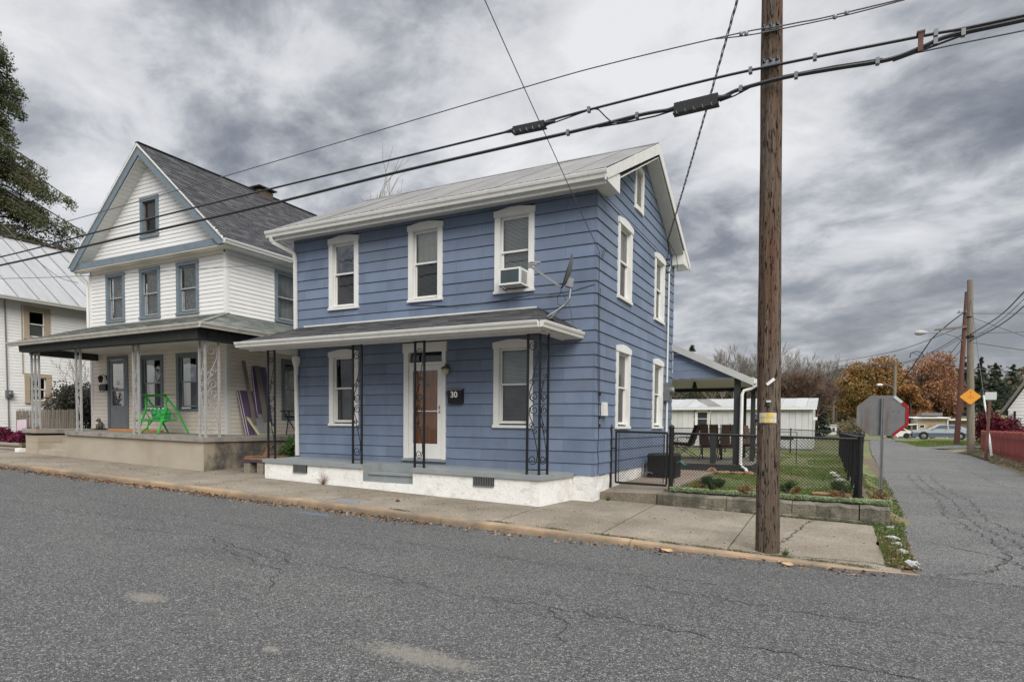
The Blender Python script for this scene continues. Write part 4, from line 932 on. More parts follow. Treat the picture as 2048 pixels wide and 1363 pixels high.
# ================================================================ WHITE GABLED NEIGHBOUR
wh=thing('white_gabled_house','white clapboard gabled house with slate blue trim and a wraparound concrete porch','house',(-14.5,.9,-.2))
NX0,NX1,NY=-17.78,-11.24,.9; NYB=9.5
fz=lambda x:.565-.0145*(x+9.55)   # porch slab top follows the street
TNF=pl('F',NY); TNS=pl('S',NX1)
NW=[(-16.87,-15.88),(-15.13,-14.13),(-13.37,-12.37)]; u0_,u1_=4.08,5.62
ND=(-16.86,-15.77,.70,3.02); NL=[(-15.17,-14.04),(-13.42,-12.39)]; l0_,l1_=1.27,2.97
nh=[hole(a,b,u0_,u1_) for a,b in NW]+[hole(a,b,l0_,l1_) for a,b in NL]+[hole(*ND)]
nhs=[hole(2.6,3.6,4.03,5.6),hole(2.85,3.85,1.05,2.92)]
g=MB(); wall_sheet(g,TNF,NX0,NX1,.55,5.9,nh); wall_sheet(g,TNS,NY,NYB,.5,5.9,nhs); put('wall',g,mat('shadowed_wall_sheathing',(.14,.13,.12),.9,.1,4),wh)  # sheathing tone darkened so the gaps between courses read as shadow
for a,b,m_,zz in ((3.5,5.70,m_vinyl,0),): clap(wh,'siding_board',m_,TNF,NX0+.1,NX1-.09,3.55,5.68,.118,nh,thick=.018,rev=.006)
clap(wh,'siding_board',m_cream,TNF,NX0+.1,NX1-.09,.60,3.25,.118,nh,thick=.018,rev=.006)
clap(wh,'siding_board',m_vinyl,TNS,NY+.09,NYB,3.52,5.86,.118,nhs,thick=.018,rev=.006)
clap(wh,'siding_board',m_cream,TNS,NY+.09,4.6,.56,3.3,.118,nhs,thick=.018,rev=.006)
g=MB(); ubox(g,TNF,NX1-.09,NX1+.02,.56,5.7,-.01,.024); ubox(g,TNS,NY+.0,NY+.09,.56,5.85,-.01,.022); put('corner_board',g,m_white,wh)
g=MB(); ubox(g,TNF,NX0-.02,NX0+.1,.6,5.7,-.01,.024); put('corner_board',g,m_white,wh)
g=MB(); ubox(g,TNF,NX0+.1,NX1-.09,5.68,5.80,0,.02); put('frieze_board',g,m_cream,wh)
def nw(T,a,b,z0,z1,u='lace',l='lace',lab=None,ms=None): return window(wh,T,a,b,z0,z1,'flat',u,l,m_bluetrim,ms or m_greyiron,lab,side=.115,head=.11,bot=.12,split=.5)
for a,b in NW: nw(TNF,a,b,u0_,u1_)
nw(TNF,*NL[0],l0_,l1_,'mirror','dark'); nw(TNF,*NL[1],l0_,l1_,'mirror','dark')
nw(TNS,2.6,3.6,4.03,5.6,'curtain','curtain'); nw(TNS,2.85,3.85,1.05,2.92,'dark','dark')
# gable wall
GZ0,GZ1=6.02,9.0; AX=-14.52
def ngc(z): h=(8.90-max(z,5.9))/(8.90-5.95)*3.38; return (AX-h,AX+h)
gh_=[hole(-15.05,-14.15,6.52,7.75)]
clap(wh,'siding_board',m_vinyl,TNF,NX0,NX1,6.02,8.86,.118,gh_,thick=.018,clip=ngc,rev=.006)
g=MB(); 
for (a,b,c,d) in (((AX-3.6,5.9),(-15.03,5.9),(-15.03,8.5),None),((-14.17,5.9),(AX+3.6,5.9),(-14.17,8.65),None)): g.add([TNF(a[0],a[1],-.002),TNF(b[0],b[1],-.002),TNF(c[0],c[1],-.002)],[(0,1,2)])
g.quad(TNF(-15.03,7.74,-.002),TNF(-14.17,7.74,-.002),TNF(-14.17,8.65,-.002),TNF(-15.03,8.5,-.002)); g.add([TNF(-15.03,8.5,-.002),TNF(-14.17,8.6,-.002),TNF(AX,8.88,-.002)],[(0,1,2)]); g.quad(TNF(-15.03,5.9,-.002),TNF(-14.17,5.9,-.002),TNF(-14.17,6.54,-.002),TNF(-15.03,6.54,-.002)); put('gable_wall',g,m_vinyl,wh)
window(wh,TNF,-15.05,-14.15,6.52,7.75,'flat','screen','dark',m_bluetrim,mat('brown_attic_sash',(.14,.08,.055),.6,.2,6),'attic window with brown sashes',side=.13,head=.13,bot=.12,split=.5)
# belt cornice, rakes, soffits
g=MB(); g.hexa([(AX-3.72,.56,5.80),(AX+3.60,.56,5.80),(AX+3.60,.90,5.80),(AX-3.72,.90,5.80),(AX-3.72,.56,5.985),(AX+3.60,.56,5.985),(AX+3.60,.90,6.03),(AX-3.72,.90,6.03)]); put('belt_cornice',g,m_bluetrim,wh)
g=MB(); g.box(AX-3.7,AX+3.58,.57,.89,5.775,5.797); put('belt_soffit',g,m_cream,wh)
for s in (-1,1):
    ex=AX+s*3.66; m=(9.08-5.93)/3.66; zf=lambda x:9.08-m*abs(x-AX)
    g=MB(); pts=[(AX,.50,9.06),(ex,.50,5.93),(ex-s*.02,.50,5.68 if 0 else 5.80),(ex-s*.20,.50,5.80),(AX,.50,8.82)]
    g.poly(pts,(0,.03,0)); put('rake_board',g,m_bluetrim,wh)
    g=MB(); g.poly([(AX,.47,9.16),(ex+s*.06,.47,5.93),(ex+s*.06,.47,5.87),(AX,.47,9.08)],(0,.05,0)); put('drip_edge',g,m_gutter,wh)
    n=30
    for i in range(n):
        x0=AX+s*3.5*i/n; x1=AX+s*(3.5*(i+1)/n-.01); q=lambda x:zf(x)-.30
        g=MB(); a,b=min(x0,x1),max(x0,x1); g.hexa([(a,.53,q(a)),(b,.53,q(b)),(b,.89,q(b)),(a,.89,q(a)),(a,.53,q(a)+.012),(b,.53,q(b)+.012),(b,.89,q(b)+.012),(a,.89,q(a)+.012)]); put('soffit_panel',g,m_soffit,wh)
DK2=[(.046,.046,.049),(.058,.058,.060),(.038,.038,.041),(.072,.071,.071),(.050,.050,.053)]
shingles(wh,'roof_shingles',m_shing,(AX+3.72,.47,5.92),(AX+3.72,NYB+.3,5.92),(AX,NYB+.3,9.17),(AX,.47,9.17),.135,.30,DK2,.011)
shingles(wh,'roof_shingles',m_shing,(AX-3.72,.47,5.92),(AX-3.72,NYB+.3,5.92),(AX,NYB+.3,9.17),(AX,.47,9.17),.28,.6,DK2)
g=MB(); g.bar((AX,.46,9.18),(AX,NYB+.3,9.18),.14,.02); put('ridge_cap',g,mat('dark_ridge_shingle',(.05,.05,.052),.9,.2,20),wh)
g=MB(); gutter(g,(AX+3.66,.5,5.93),(AX+3.66,NYB,5.93),(1,0,0),.12,.12); put('gutter',g,m_gutter,wh)
g=MB(); g.box(NX1+.0,AX+3.66,.56,NYB,5.79,5.81); put('eave_soffit',g,m_soffit,wh)
g=MB(); g.box(-14.85,-14.25,4.7,5.3,8.9,9.20); ch=put('chimney',g,m_brick,wh); g=MB(); g.box(-14.95,-14.15,4.6,5.4,9.27,9.305); g.box(-14.8,-14.3,4.8,4.86,9.20,9.27); g.box(-14.8,-14.3,5.1,5.16,9.20,9.27); put('chimney_cap',g,m_rust,ch)
g=MB(); g.tube([(-18.15,.62,5.85),(-18.1,.66,5.70),(-17.86,.84,5.42),(-17.84,.85,5.2),(-17.84,.85,3.95)],.04,7); put('downspout',g,m_gutter,wh)
# screen door, light and letter box of the white house
g=MB(); a,b,c,d=ND; ubox(g,TNF,a,a+.12,c,d-.12,-.02,.04); ubox(g,TNF,b-.12,b,c,d-.12,-.02,.04); ubox(g,TNF,a,b,d-.12,d,-.02,.045); fr=put('door_frame',g,m_bluetrim,wh)
g=MB(); ubox(g,TNF,a,b,c,d,-.5,-.49); put('interior',g,m_dark,fr)
g=MB(); da,db,dc_,dd_=a+.125,b-.125,c+.02,d-.13; ubox(g,TNF,da,da+.12,dc_,dd_,-.01,.02); ubox(g,TNF,db-.12,db,dc_,dd_,-.01,.02); ubox(g,TNF,da+.12,db-.12,dd_-.12,dd_,-.01,.02); ubox(g,TNF,da+.12,db-.12,dc_,dc_+.72,-.01,.02); ubox(g,TNF,da+.12,db-.12,1.9,1.97,-.005,.018); sd_=put('storm_door',g,m_doorgrey,wh)
g=MB(); g.quad(TNF(da+.12,dc_+.72,.0),TNF(db-.12,dc_+.72,.0),TNF(db-.12,dd_-.12,.0),TNF(da+.12,dd_-.12,.0)); put('pane',g,g_dark,sd_)
g=MB(); g.lathe(TNF(-16.32,2.16,.03),[(.07,0),(.07,.015)],12,'Y'); g.poly([TNF(-16.42,1.9,.025),TNF(-16.32,1.66,.025),TNF(-16.22,1.9,.025)],(0,-.006,0)); put('door_ornament',g,m_curtain,sd_)
ll=thing('wall_lantern','black coach lantern on the white house wall left of its door','lantern',(-17.0,.75,2.2))
g=MB(); g.box(-16.93,-16.87,.86,.885,2.28,2.42); g.tube([(-16.9,.87,2.38),(-16.9,.78,2.42),(-16.98,.74,2.40)],.012,6); put('bracket',g,m_black,ll)
g=MB(); g.lathe((-17.0,.74,2.2),[(.045,-.02),(.075,.12),(.09,.13),(.05,.18),(.01,.22)],8); put('lamp_housing',g,m_black,ll)
ml=thing('mailbox','black wall mailbox under the lantern of the white house','mailbox',(-17.0,.8,1.95))
g=MB(); g.box(-17.19,-16.83,.79,.88,1.93,2.08); g.hexa([(-17.21,.77,2.07),(-16.81,.77,2.07),(-16.81,.88,2.07),(-17.21,.88,2.07),(-17.19,.80,2.11),(-16.83,.80,2.11),(-16.83,.88,2.15),(-17.19,.88,2.15)]); put('box_body',g,m_black,ml)
g=MB(); g.tube([(-17.1,.80,1.93),(-17.1,.76,1.88),(-16.9,.76,1.88),(-16.9,.80,1.93)],.008,5); put('newspaper_hook',g,m_black,ml)
# porch slab, plinth, steps
def slabhex(g,x0,x1,y0,y1,top,th,n=8):
    for i in range(n):
        a=x0+(x1-x0)*i/n;b=x0+(x1-x0)*(i+1)/n
        g.hexa([(a,y0,fz(a)+top-th),(b,y0,fz(b)+top-th),(b,y1,fz(b)+top-th),(a,y1,fz(a)+top-th),(a,y0,fz(a)+top),(b,y0,fz(b)+top),(b,y1,fz(b)+top),(a,y1,fz(a)+top)])
S0,S1=-16.95,-15.42
g=MB(); slabhex(g,S1,-9.52,-1.16,.9,0,.105); slabhex(g,-11.24,-9.52,.9,5,0,.105); slabhex(g,-17.7,S0,-1.16,.9,.01,.115,2); slabhex(g,S0,S1,-.10,.9,0,.105,2); put('porch_slab',g,m_slabtop,wh)
gb2=lambda x:walk(x,-1.1)-.06
g=MB(); n=40
for i in range(n):
    a=S1+( -9.57-S1)*i/n;b=S1+(-9.57-S1)*(i+1)/n
    wv=lambda x,z:.008*noise.noise(Vector((x*2,z*5,2)))
    for k in range(4):
        z=lambda x,k:gb2(x)+(fz(x)-.105-gb2(x))*k/4
        g.quad((a,-1.1+wv(a,k),z(a,k)),(b,-1.1+wv(b,k),z(b,k)),(b,-1.1+wv(b,k+1),z(b,k+1)),(a,-1.1+wv(a,k+1),z(a,k+1)))
g.quad((S1,-.10,gb2(S1)),(S1,-1.1,gb2(S1)),(S1,-1.1,fz(S1)-.1),(S1,-.10,fz(S1)-.1)); put('porch_plinth',g,m_conc2,wh)
g=MB(); n=20
for i in range(n):
    a=-1.1+6*i/n;b=-1.1+6*(i+1)/n; g.quad((-9.57,a,-.42),(-9.57,b,-.42),(-9.57,b,fz(-9.57)-.105),(-9.57,a,fz(-9.57)-.105))
put('porch_plinth_side',g,m_concdark,wh)
g=MB(); 
for k in range(3):
    z0=gb2(-17.3)+k*.2; g.box(-17.64,-16.97,-1.1+.003*k,-.0,z0,min(z0+.196,fz(-17.3)-.1))
g.box(-17.66,-17.64,-1.08,.9,-.3,.55); put('step_pier',g,m_conc2,wh)
g=MB(); rz_=walk(-16.2,-1.1)
for k,(y,z) in enumerate(((-1.1,rz_+.165),(-.78,rz_+.33),(-.46,rz_+.49))): g.box(S0+.01,S1-.01,y,.0,gb2(-16) if k==0 else rz_+.165*k+.002,z)
put('porch_step',g,m_conc2,wh)
# porch roof wrapping the corner
PR=[(.105,.115,.10),(.14,.15,.13),(.085,.092,.083),(.17,.175,.155)]
E1=(-9.2,-1.42,3.285);E0=(-17.8,-1.42,3.235);Wc=(-11.2,.885,4.0);W0=(-17.8,.885,4.0);E2=(-9.2,5.2,3.285);W2=(-11.22,5.2,4.0)
shingles(wh,'porch_roof_shingles',m_shing,E0,E1,Wc,W0,.16,.32,PR,.006); shingles(wh,'porch_roof_shingles',m_shing,E1,E2,W2,Wc,.16,.32,PR,.006)
g=MB(); g.bar(E1,Wc,.16,.02); put('hip_cap',g,mat('moss_grey_shingle',(.12,.125,.105),.95,.3,20),wh)
g=MB(); gutter(g,(-17.82,-1.36,3.24),(-9.2,-1.36,3.285),(0,-1,0),.12,.12); gutter(g,(-9.26,-1.45,3.285),(-9.26,5,3.285),(1,0,0),.12,.12); put('porch_gutter',g,mat('tarnished_gutter',(.50,.48,.42),.5,.1,4,dirt=((.22,.19,.15),6,.5,.75,.5,(1,1,.4))),wh)
m_beam=mat('peeling_dark_beam_paint',(.032,.036,.033),.7,.3,6,dirt=((.12,.11,.09),9,.62,.75,.5))
g=MB(); g.hexa([(-17.5,-1.28,2.96),(-9.5,-1.28,2.93),(-9.5,-1.02,2.93),(-17.5,-1.02,2.96),(-17.5,-1.30,3.14),(-9.48,-1.30,3.17),(-9.5,-1.02,3.17),(-17.5,-1.02,3.14)]); g.box(-9.72,-9.48,-1.02,5,2.93,3.17); g.box(-17.5,-17.35,-1.02,.87,2.90,3.13); put('porch_beam',g,m_beam,wh)
g=MB(); 
for i in range(9): y=-1.01+i*.21; g.box(-17.34,-9.73,y,y+.202,3.11,3.125)
g.box(-11.2,-9.73,.9,5,3.11,3.125); put('porch_ceiling',g,m_white,wh)
for bars in ([(-17.42,-1.0),(-17.22,-1.0),(-17.02,-1.0)],[(-15.09,-1.0),(-14.88,-1.0)],[(-12.46,-1.0),(-12.24,-1.0)],[(-9.83,-1.0),(-9.62,-1.0),(-9.62,-.62)]):
    iron_post(wh,m_greyiron,bars,fz(bars[0][0])-.01,2.95,.046)
# ---- things on that porch
bz=lambda x:fz(x)+.002
sb=thing('garden_swing_seat','bright green tubular swing seat with two frog cushions on the white house porch','swing seat',(-13.1,-.05,bz(-13)))
zb=bz(-13.1); gm=MB()
# side frames: A shapes at both ends, rounded top rail
for (x,sx) in ((-13.62,1),(-12.52,-1)):
    g=MB(); g.tube([(x+.0,-.05,1.66),(x-.02,-.05,1.45),(x+.02,-.06,1.30),(x+.12,-.25,.95),(x+.22,-.42,zb)],.030,7); g.tube([(x,-.02,1.60),(x+.12,.20,1.25),(x+.40,.38,zb)],.028,7); put('side_frame',g,m_green,sb)
g=MB(); g.tube([(-13.64,-.05,1.50),(-13.62,-.05,1.62),(-13.54,-.05,1.68),(-12.60,-.05,1.68),(-12.52,-.05,1.62),(-12.50,-.05,1.50)],.034,8); put('top_rail',g,m_green,sb)
g=MB(); g.box(-13.7,-12.4,-.2,.24,1.695,1.703); put('canopy',g,m_green,sb)
g=MB(); zs=.98
g.tube([(-13.90,-.26,zs),(-12.44,-.26,zs-.01),(-12.38,-.2,zs),(-12.38,.16,zs+.02),(-12.5,.22,zs+.02),(-13.8,.22,zs+.02),(-13.92,.16,zs+.02),(-13.92,-.2,zs),(-13.90,-.26,zs)],.027,7)
for x in (-13.88,-12.42): g.tube([(x,-.26,zs),(x-.02,-.24,zs+.16),(x,-.1,zs+.22),(x,.08,zs+.20),(x,.2,zs+.05)],.014,6)
g.tube([(-13.86,-.24,zs),(-13.84,-.28,zs+.19),(-13.74,-.28,zs+.23),(-13.5,-.27,zs+.19),(-13.44,-.26,zs+.16)],.013,6); g.tube([(-12.72,-.27,zs+.18),(-12.56,-.28,zs+.23),(-12.46,-.28,zs+.17),(-12.44,-.25,zs)],.013,6)
g.tube([(-13.2,-.2,zs),(-13.0,-.34,.78),(-13.28,-.40,zb)],.022,6); g.tube([(-12.98,-.2,zs),(-13.2,-.25,.8),(-13.0,-.30,zb)],.02,6)
put('seat_frame',g,m_green,sb)
g=MB(); g.tube([(-13.55,-.03,1.62),(-13.3,-.05,1.1)],.010,5); g.tube([(-12.58,-.03,1.62),(-12.45,-.05,1.1)],.010,5); put('hanger_rod',g,m_green,sb)
for cx in (-13.16,-12.72):
    g=MB(); g.blob((cx,.02,1.15),.245,.10,.20,12,8,.08); c_=put('cushion',g,m_greencloth,sb,smooth=True)
    for ex in (-.11,.11):
        put('eye',MB().blob((cx+ex,-.10,1.30),.030,.02,.030,10,6,0),m_white,c_,smooth=True); put('eye',MB().blob((cx+ex,-.122,1.30),.013,.01,.013,8,5,0),m_black,c_,smooth=True)
    g=MB(); g.tube([(cx-.15,-.075,1.18),(cx-.05,-.085,1.13),(cx+.06,-.085,1.13),(cx+.15,-.075,1.18)],.008,5); put('mouth_seam',g,mat('dark_green_seam',(.01,.10,.03),.8,.1,5),c_)
sb.scale.x=.82; sb.location.x+=.10
dg=thing('dog_statue','small seated dog statue in grey and brown beside the white house door','statue',(-17.0,.75,bz(-17)))
zb=bz(-17.0); g=MB(); g.blob((-17.0,.72,zb+.13),.075,.085,.13,10,8,.05); g.blob((-17.0,.64,zb+.10),.055,.05,.10,8,6,.05); g.tube([(-17.04,.62,zb+.16),(-17.04,.60,zb+.0)],[.022,.02],6); g.tube([(-16.96,.62,zb+.16),(-16.96,.60,zb+.0)],[.022,.02],6); put('body',g,mat('mottled_stone_fur',(.16,.14,.12),.8,.5,18),dg,smooth=True)
g=MB(); g.blob((-17.0,.66,zb+.29),.062,.065,.06,10,7,.05); g.blob((-17.0,.60,zb+.275),.03,.04,.026,8,5,0); g.blob((-17.055,.67,zb+.33),.02,.015,.035,6,4,0); g.blob((-16.945,.67,zb+.33),.02,.015,.035,6,4,0); put('head',g,mat('mottled_stone_fur',(.16,.14,.12)),dg,smooth=True)
g=MB(); g.box(-17.18,-16.78,.50,.84,zb-.001,zb+.025); solo('door_mat',g,m_dark,'dark mat under the dog statue by the white house door','mat')
def board(name,lab,cat,mt,pts,t=.02,group=None):
    g=MB(); g.poly(pts,(t*.95,0,0)); return solo(name,g,mt,lab,cat,group)
xb=NX1+.02
g=MB(); g.hexa([(-15.9,.30,zb+.0-.02),(-13.35,.30,zb-.055),(-13.35,.44,zb-.055),(-15.9,.44,zb-.02),(-15.9,.30,zb+.045),(-13.4,.30,zb+.02),(-13.4,.44,zb+.02),(-15.9,.44,zb+.045)]); solo('timber_plank',g,m_door,'reddish brown plank lying on the porch behind the green swing','plank')
# boards leaning on the side wall
def lean(y0,y1,zt,x_off,tw=.018,dy=.0,z0=None):
    z0=z0 if z0 is not None else fz(-10.8)+.004
    a=NX1+.34+x_off; b=NX1+.04+x_off*.3
    return [(a,y0,z0),(a,y1,z0),(b,y1+dy,zt),(b,y0+dy,zt)]
def leanboard(nm,lab,mt,y0,y1,zt,xo,dy,edge=None,cat='board'):
    P=lean(y0,y1,zt,xo,0,dy); n=(Vector(P[1])-Vector(P[0])).cross(Vector(P[3])-Vector(P[0])).normalized()*.02
    if n.x<0: n=-n
    t_=thing(nm,lab,cat,(P[0][0],(y0+y1)/2,P[0][2])); g=MB(); g.poly(P,n); put('panel',g,mt,t_)
    if edge:
        g=MB(); e=Vector(n)*1.3; 
        for k in edge: q0=Vector(P[0]).lerp(Vector(P[1]),k)+e; q1=Vector(P[3]).lerp(Vector(P[2]),k)+e; g.bar(q0,q1,.018,.01,(1,0,0))
        put('edge_strip',g,m_soffit,t_)
    return t_
leanboard('purple_board','wide purple board with pale edge strips leaning low on the white house side wall',m_purple,1.22,1.78,1.86,.0,-.06,[.02,.16])
leanboard('purple_board','tall purple board leaning behind the others against the side wall',m_purple,1.80,2.34,2.60,-.12,-.10,[.02])
leanboard('grey_plank','narrow grey plank leaning between the two purple boards, its top standing clear',m_greyboard,1.50,1.62,2.72,.06,-.16,cat='plank')
leanboard('grey_plank','short wide grey plank leaning in front of the tall purple board',m_greyboard,1.92,2.10,2.62,.02,-.12,cat='plank')
rl=thing('leaning_railing','pale yellow green slatted railing leaning beside the purple boards','railing',(-10.6,1.7,fz(-10.6)))
P=lean(1.52,2.22,1.28,.16,0,-.22); P=[Vector(p) for p in P]
def rp(u,v): return P[0].lerp(P[1],u).lerp(P[3].lerp(P[2],u),v)+Vector((.03,0,0))
for u in (0,.06,.92,1): put('stile',MB().bar(rp(u,0),rp(u,1),.03,.03),m_lime,rl)
for v in (.02,.97): put('rail',MB().bar(rp(0,v),rp(1,v),.03,.03),m_lime,rl)
for i in range(9): put('slat',MB().bar(rp(.14+i*.085,.03),rp(.14+i*.085,.95),.022,.012),m_offwhite,rl)
gr=thing('folded_chair_frame','dark folded chair frame leaning under the side window of the white house','chair frame',(-10.7,2.9,fz(-10.7)))
for (a,b) in (((-10.72,2.55,.58),(-11.0,2.95,1.3)),((-10.72,3.0,.58),(-11.0,2.72,1.3)),((-11.0,2.6,1.3),(-11.0,3.1,1.32)),((-10.75,3.15,.58),(-10.95,3.2,1.25))): put('tube',MB().tube([a,b],.018,6),m_black,gr)
# red flower pot
pt=thing('toy_pot','tiny red and teal pot standing on the step pier of the white house','pot',(-17.15,-.98,fz(-17.2)+.01))
z0=fz(-17.2)+.012; put('pot_body',MB().lathe((-17.02,-1.08,z0),[(.03,0),(.045,.07)],10),mat('red_glaze',(.5,.05,.03),.4,.1,6),pt); put('pot_top',MB().lathe((-17.02,-1.08,z0+.07),[(.046,0),(.03,.05),(.01,.07)],10),mat('teal_glaze',(.05,.25,.25),.4,.1,6),pt)
# scrap timber between the houses
def plank(lab,mt,c,l,wd_,h,ang,tilt=0):
    g=MB(); d=Vector((math.cos(ang),math.sin(ang),tilt)); c=Vector(c); g.bar(c-d*l/2,c+d*l/2,wd_,h); return solo('scrap_plank',g,mt,lab,'plank')
plank('orange brown plank on top of the scrap pile between the houses',mat('dull_orange_wood',(.21,.09,.04),.7,.2,5),(-8.22,-.42,.13),1.15,.16,.035,.10,.03)
plank('long pale plank second from the top of the scrap pile between the houses',mat('new_pine_wood',(.24,.15,.08),.7,.15,5),(-8.2,-.55,.07),1.15,.14,.03,-.05)
plank('dark purple plank at the bottom of the scrap pile between the houses',mat('dark_plum_wood',(.075,.035,.06),.7,.2,5),(-8.25,-.62,.01),1.2,.18,.03,.06)
g=MB(); g.bar((-8.35,-.35,.14),(-8.28,-.22,.42),.22,.03); solo('scrap_plank',g,mat('dull_orange_wood',0),'short orange brown board end standing upright behind the scrap pile','plank')
for (x,y,lab) in ((-8.55,-.5,'left grey concrete block holding up the scrap planks'),(-8.1,-.5,'right grey concrete block holding up the scrap planks')): solo('support_block',MB().box(x-.1,x+.1,y-.2,y+.2,walk(x,y)-.02,-.02),m_conc,lab,'concrete block')
# ================================================================ FAR LEFT WHITE HOUSE
th=thing('metal_roofed_house','white clapboard house with tan window trim and a pale metal roof at the far left','house',(-21.5,3,0))
T3=pl('S',-21.5); W3=[(.72,1.55,3.82,4.98),(.70,1.55,1.55,2.62)]
h3=[hole(*w_) for w_ in W3]
g=MB(); wall_sheet(g,T3,-1.2,8.5,0,5.2,h3); g.quad((-21.5,-1.2,0),(-27,-1.2,0),(-27,-1.2,5.2),(-21.5,-1.2,5.2)); put('wall',g,m_vinyl,th)
clap(th,'siding_board',m_vinyl,T3,-1.2,6.5,.4,5.15,.105,h3,thick=.012)
for w_ in W3: window(th,T3,*w_,'flat','dark','dark' if w_[2]<3 else 'blind',m_tan,m_white,side=.16,head=.14,bot=.10,split=.5)
rows_=14
for i in range(16):
    y=-1.6+i*.66; g=MB()
    a=[(-21.05,y,5.17),(-21.05,y+.655,5.17),(-25.2,y+.655,8.15),(-25.2,y,8.15)]; g.add(a+[(p[0],p[1],p[2]-.03) for p in a],[(0,1,2,3),(7,6,5,4),(0,4,5,1)]); g.bar(Vector(a[0])+Vector((0,0,.02)),Vector(a[3])+Vector((0,0,.02)),.03,.04)
    put('roof_sheet',g,mat('bright_ribbed_roof_metal',(.27,.27,.265),.45,.12,1.6,(.5,3,.5),metal=.3,rnd=.05,dirt=((.30,.28,.25),2,.5,.75,.5,(.4,3,.4))),th)
g=MB(); g.hexa([(-25.2,-1.6,8.1),(-29.4,-1.6,5.2),(-29.4,9,5.2),(-25.2,9,8.1),(-25.2,-1.6,8.13),(-29.4,-1.6,5.23),(-29.4,9,5.23),(-25.2,9,8.13)]); put('rear_roof_slope',g,m_roofmetal,th)
g=MB(); gutter(g,(-21.08,-1.6,5.18),(-21.08,8.8,5.18),(1,0,0),.12,.12); put('gutter',g,m_gutter,th)
put('ridge_cap',MB().bar((-25.2,-1.6,8.17),(-25.2,9,8.17),.2,.03),m_brick,th)
g=MB(); g.box(-21.48,-21.38,.10,.30,1.72,1.98); mm=put('meter_box',g,m_galv,th); put('meter_dial',MB().lathe((-21.38,.22,1.86),[(.07,0),(.07,.06),(.05,.08)],10,'X'),m_galv,mm)
g=MB(); g.tube([(-21.45,.16,1.98),(-21.45,.14,5.0),(-21.38,.12,5.08)],.022,6); g.tube([(-21.45,.18,1.72),(-21.45,.18,.6)],.022,6); put('conduit',g,m_galv,th)
g=MB(); g.tube([(-21.46,.64,5.0),(-21.46,.64,2.6)],.018,5); put('wall_pipe',g,m_tan,th)
# picket fence between the two white houses
pf=thing('picket_fence','weathered grey picket fence between the two white houses','fence',(-19.7,.5,.3))
x=-22.0
while x<-17.9:
    h=1.30+.04*R.random(); y=.42+.02*R.random(); b=-.02*(x+22)*.2
    g=MB(); g.poly([(x,y,.10),(x+.075,y,.10),(x+.075+.01*R.random(),y,h-.06),(x+.037,y,h),(x+.006*R.random(),y,h-.06)],(0,-.018,0)); put('picket',g,m_wood,pf); x+=.115
for z in (.45,1.05): put('rail',MB().box(-22,-17.85,.44,.48,z,z+.07),m_wood,pf)
# timber edging
for k,(z,lab) in enumerate(((-.02,'lower weathered landscape timber edging the burgundy shrubs'),(.105,'upper weathered landscape timber edging the burgundy shrubs'))):
    g=MB(); g.tube([(-24,-.93+.02*k,z+.11),(-18.25-.1*k,-.93+.02*k,z+.065)],.062,8); solo('landscape_timber',g,m_wood,lab,'timber')
pb=MB().box(-18.05,-17.80,-1.2,-1.0,walk(-18,-1.1)+.0,walk(-18,-1.1)+.12); solo('white_block',pb,m_fpaint,'small white painted block by the foot of the step pier','block')
g=MB(); g.poly([(-19.75,-.35,.45),(-19.2,-.35,.45),(-19.2,-.35,.98),(-19.75,-.35,.95)],(0,.02,0)); g.bar((-19.5,-.34,.1),(-19.5,-.34,.5),.02); solo('yard_sign',g,mat('pinkish_white_card',(.62,.50,.56),.6,.15,3),'small pinkish white yard sign among the burgundy shrubs','sign')
# ================================================================ UTILITY POLE AND CABLES
def polemb(a,b,ra,rb,n=26,m=40,rough=.004,seed=0):
    g=MB(); a=Vector(a); b=Vector(b); base=0
    for i in range(m+1):
        t=i/m; c=a.lerp(b,t); r=ra+(rb-ra)*t
        for k in range(n):
            th=2*math.pi*k/n; rr_=r+rough*noise.noise(Vector((math.cos(th)*6,math.sin(th)*6,t*6+seed)))*2-(rough*2.2 if noise.noise(Vector((math.cos(th)*9,math.sin(th)*9,t*2.2+seed)))>.42 else 0)
            g.v.append((c.x+rr_*math.cos(th),c.y+rr_*math.sin(th),c.z))
    for i in range(m):
        for k in range(n): a_=i*n+k; b_=i*n+(k+1)%n; g.f.append((a_,b_,b_+n,a_+n)); g.c.append(None)
    g.f.append(tuple(m*n+k for k in range(n))); g.c.append(None); return g
m_pole=mat('weathered_creosote_pole_wood',(.120,.088,.064),.92,.34,2.2,(14,14,.55),bump=1.0,bscale=7,
  dirt=[((.125,.045,.022),.9,.45,.64,.8,(2.2,2.2,.25)),((.19,.165,.13),1.3,.52,.70,.6,(9,9,.35)),((.010,.008,.006),2.6,.545,.60,.97,(17,17,2.8)),((.06,.05,.045),.35,.50,.72,.55,(1,1,1))],spec=.15)
up_=thing('utility_pole','tall weathered brown wooden utility pole standing in the sidewalk beside the kerb','utility pole',(3.30,-2.52,-.66))
put('pole_shaft',polemb((3.30,-2.52,-.70),(3.145,-2.67,9.6),.148,.108,30,90,.005),m_pole,up_)
def polec(z): t=(z+.7)/10.3; return Vector((3.30-.155*t,-2.52-.15*t,z)),.148-.04*t
for z in (5.83,5.42):
    c,r=polec(z); g=MB(); g.box(c.x-.10,c.x+.10,c.y-r-.035,c.y-r+.02,z-.03,z+.035)
    b=put('cable_clamp',g,m_galv,up_); g=MB()
    for dx in (-.075,0,.075): g.lathe((c.x+dx,c.y-r-.04,z+.04),[(.02,-.03),(.02,.0),(.012,.012)],8)
    put('clamp_bolt',g,m_black,b)
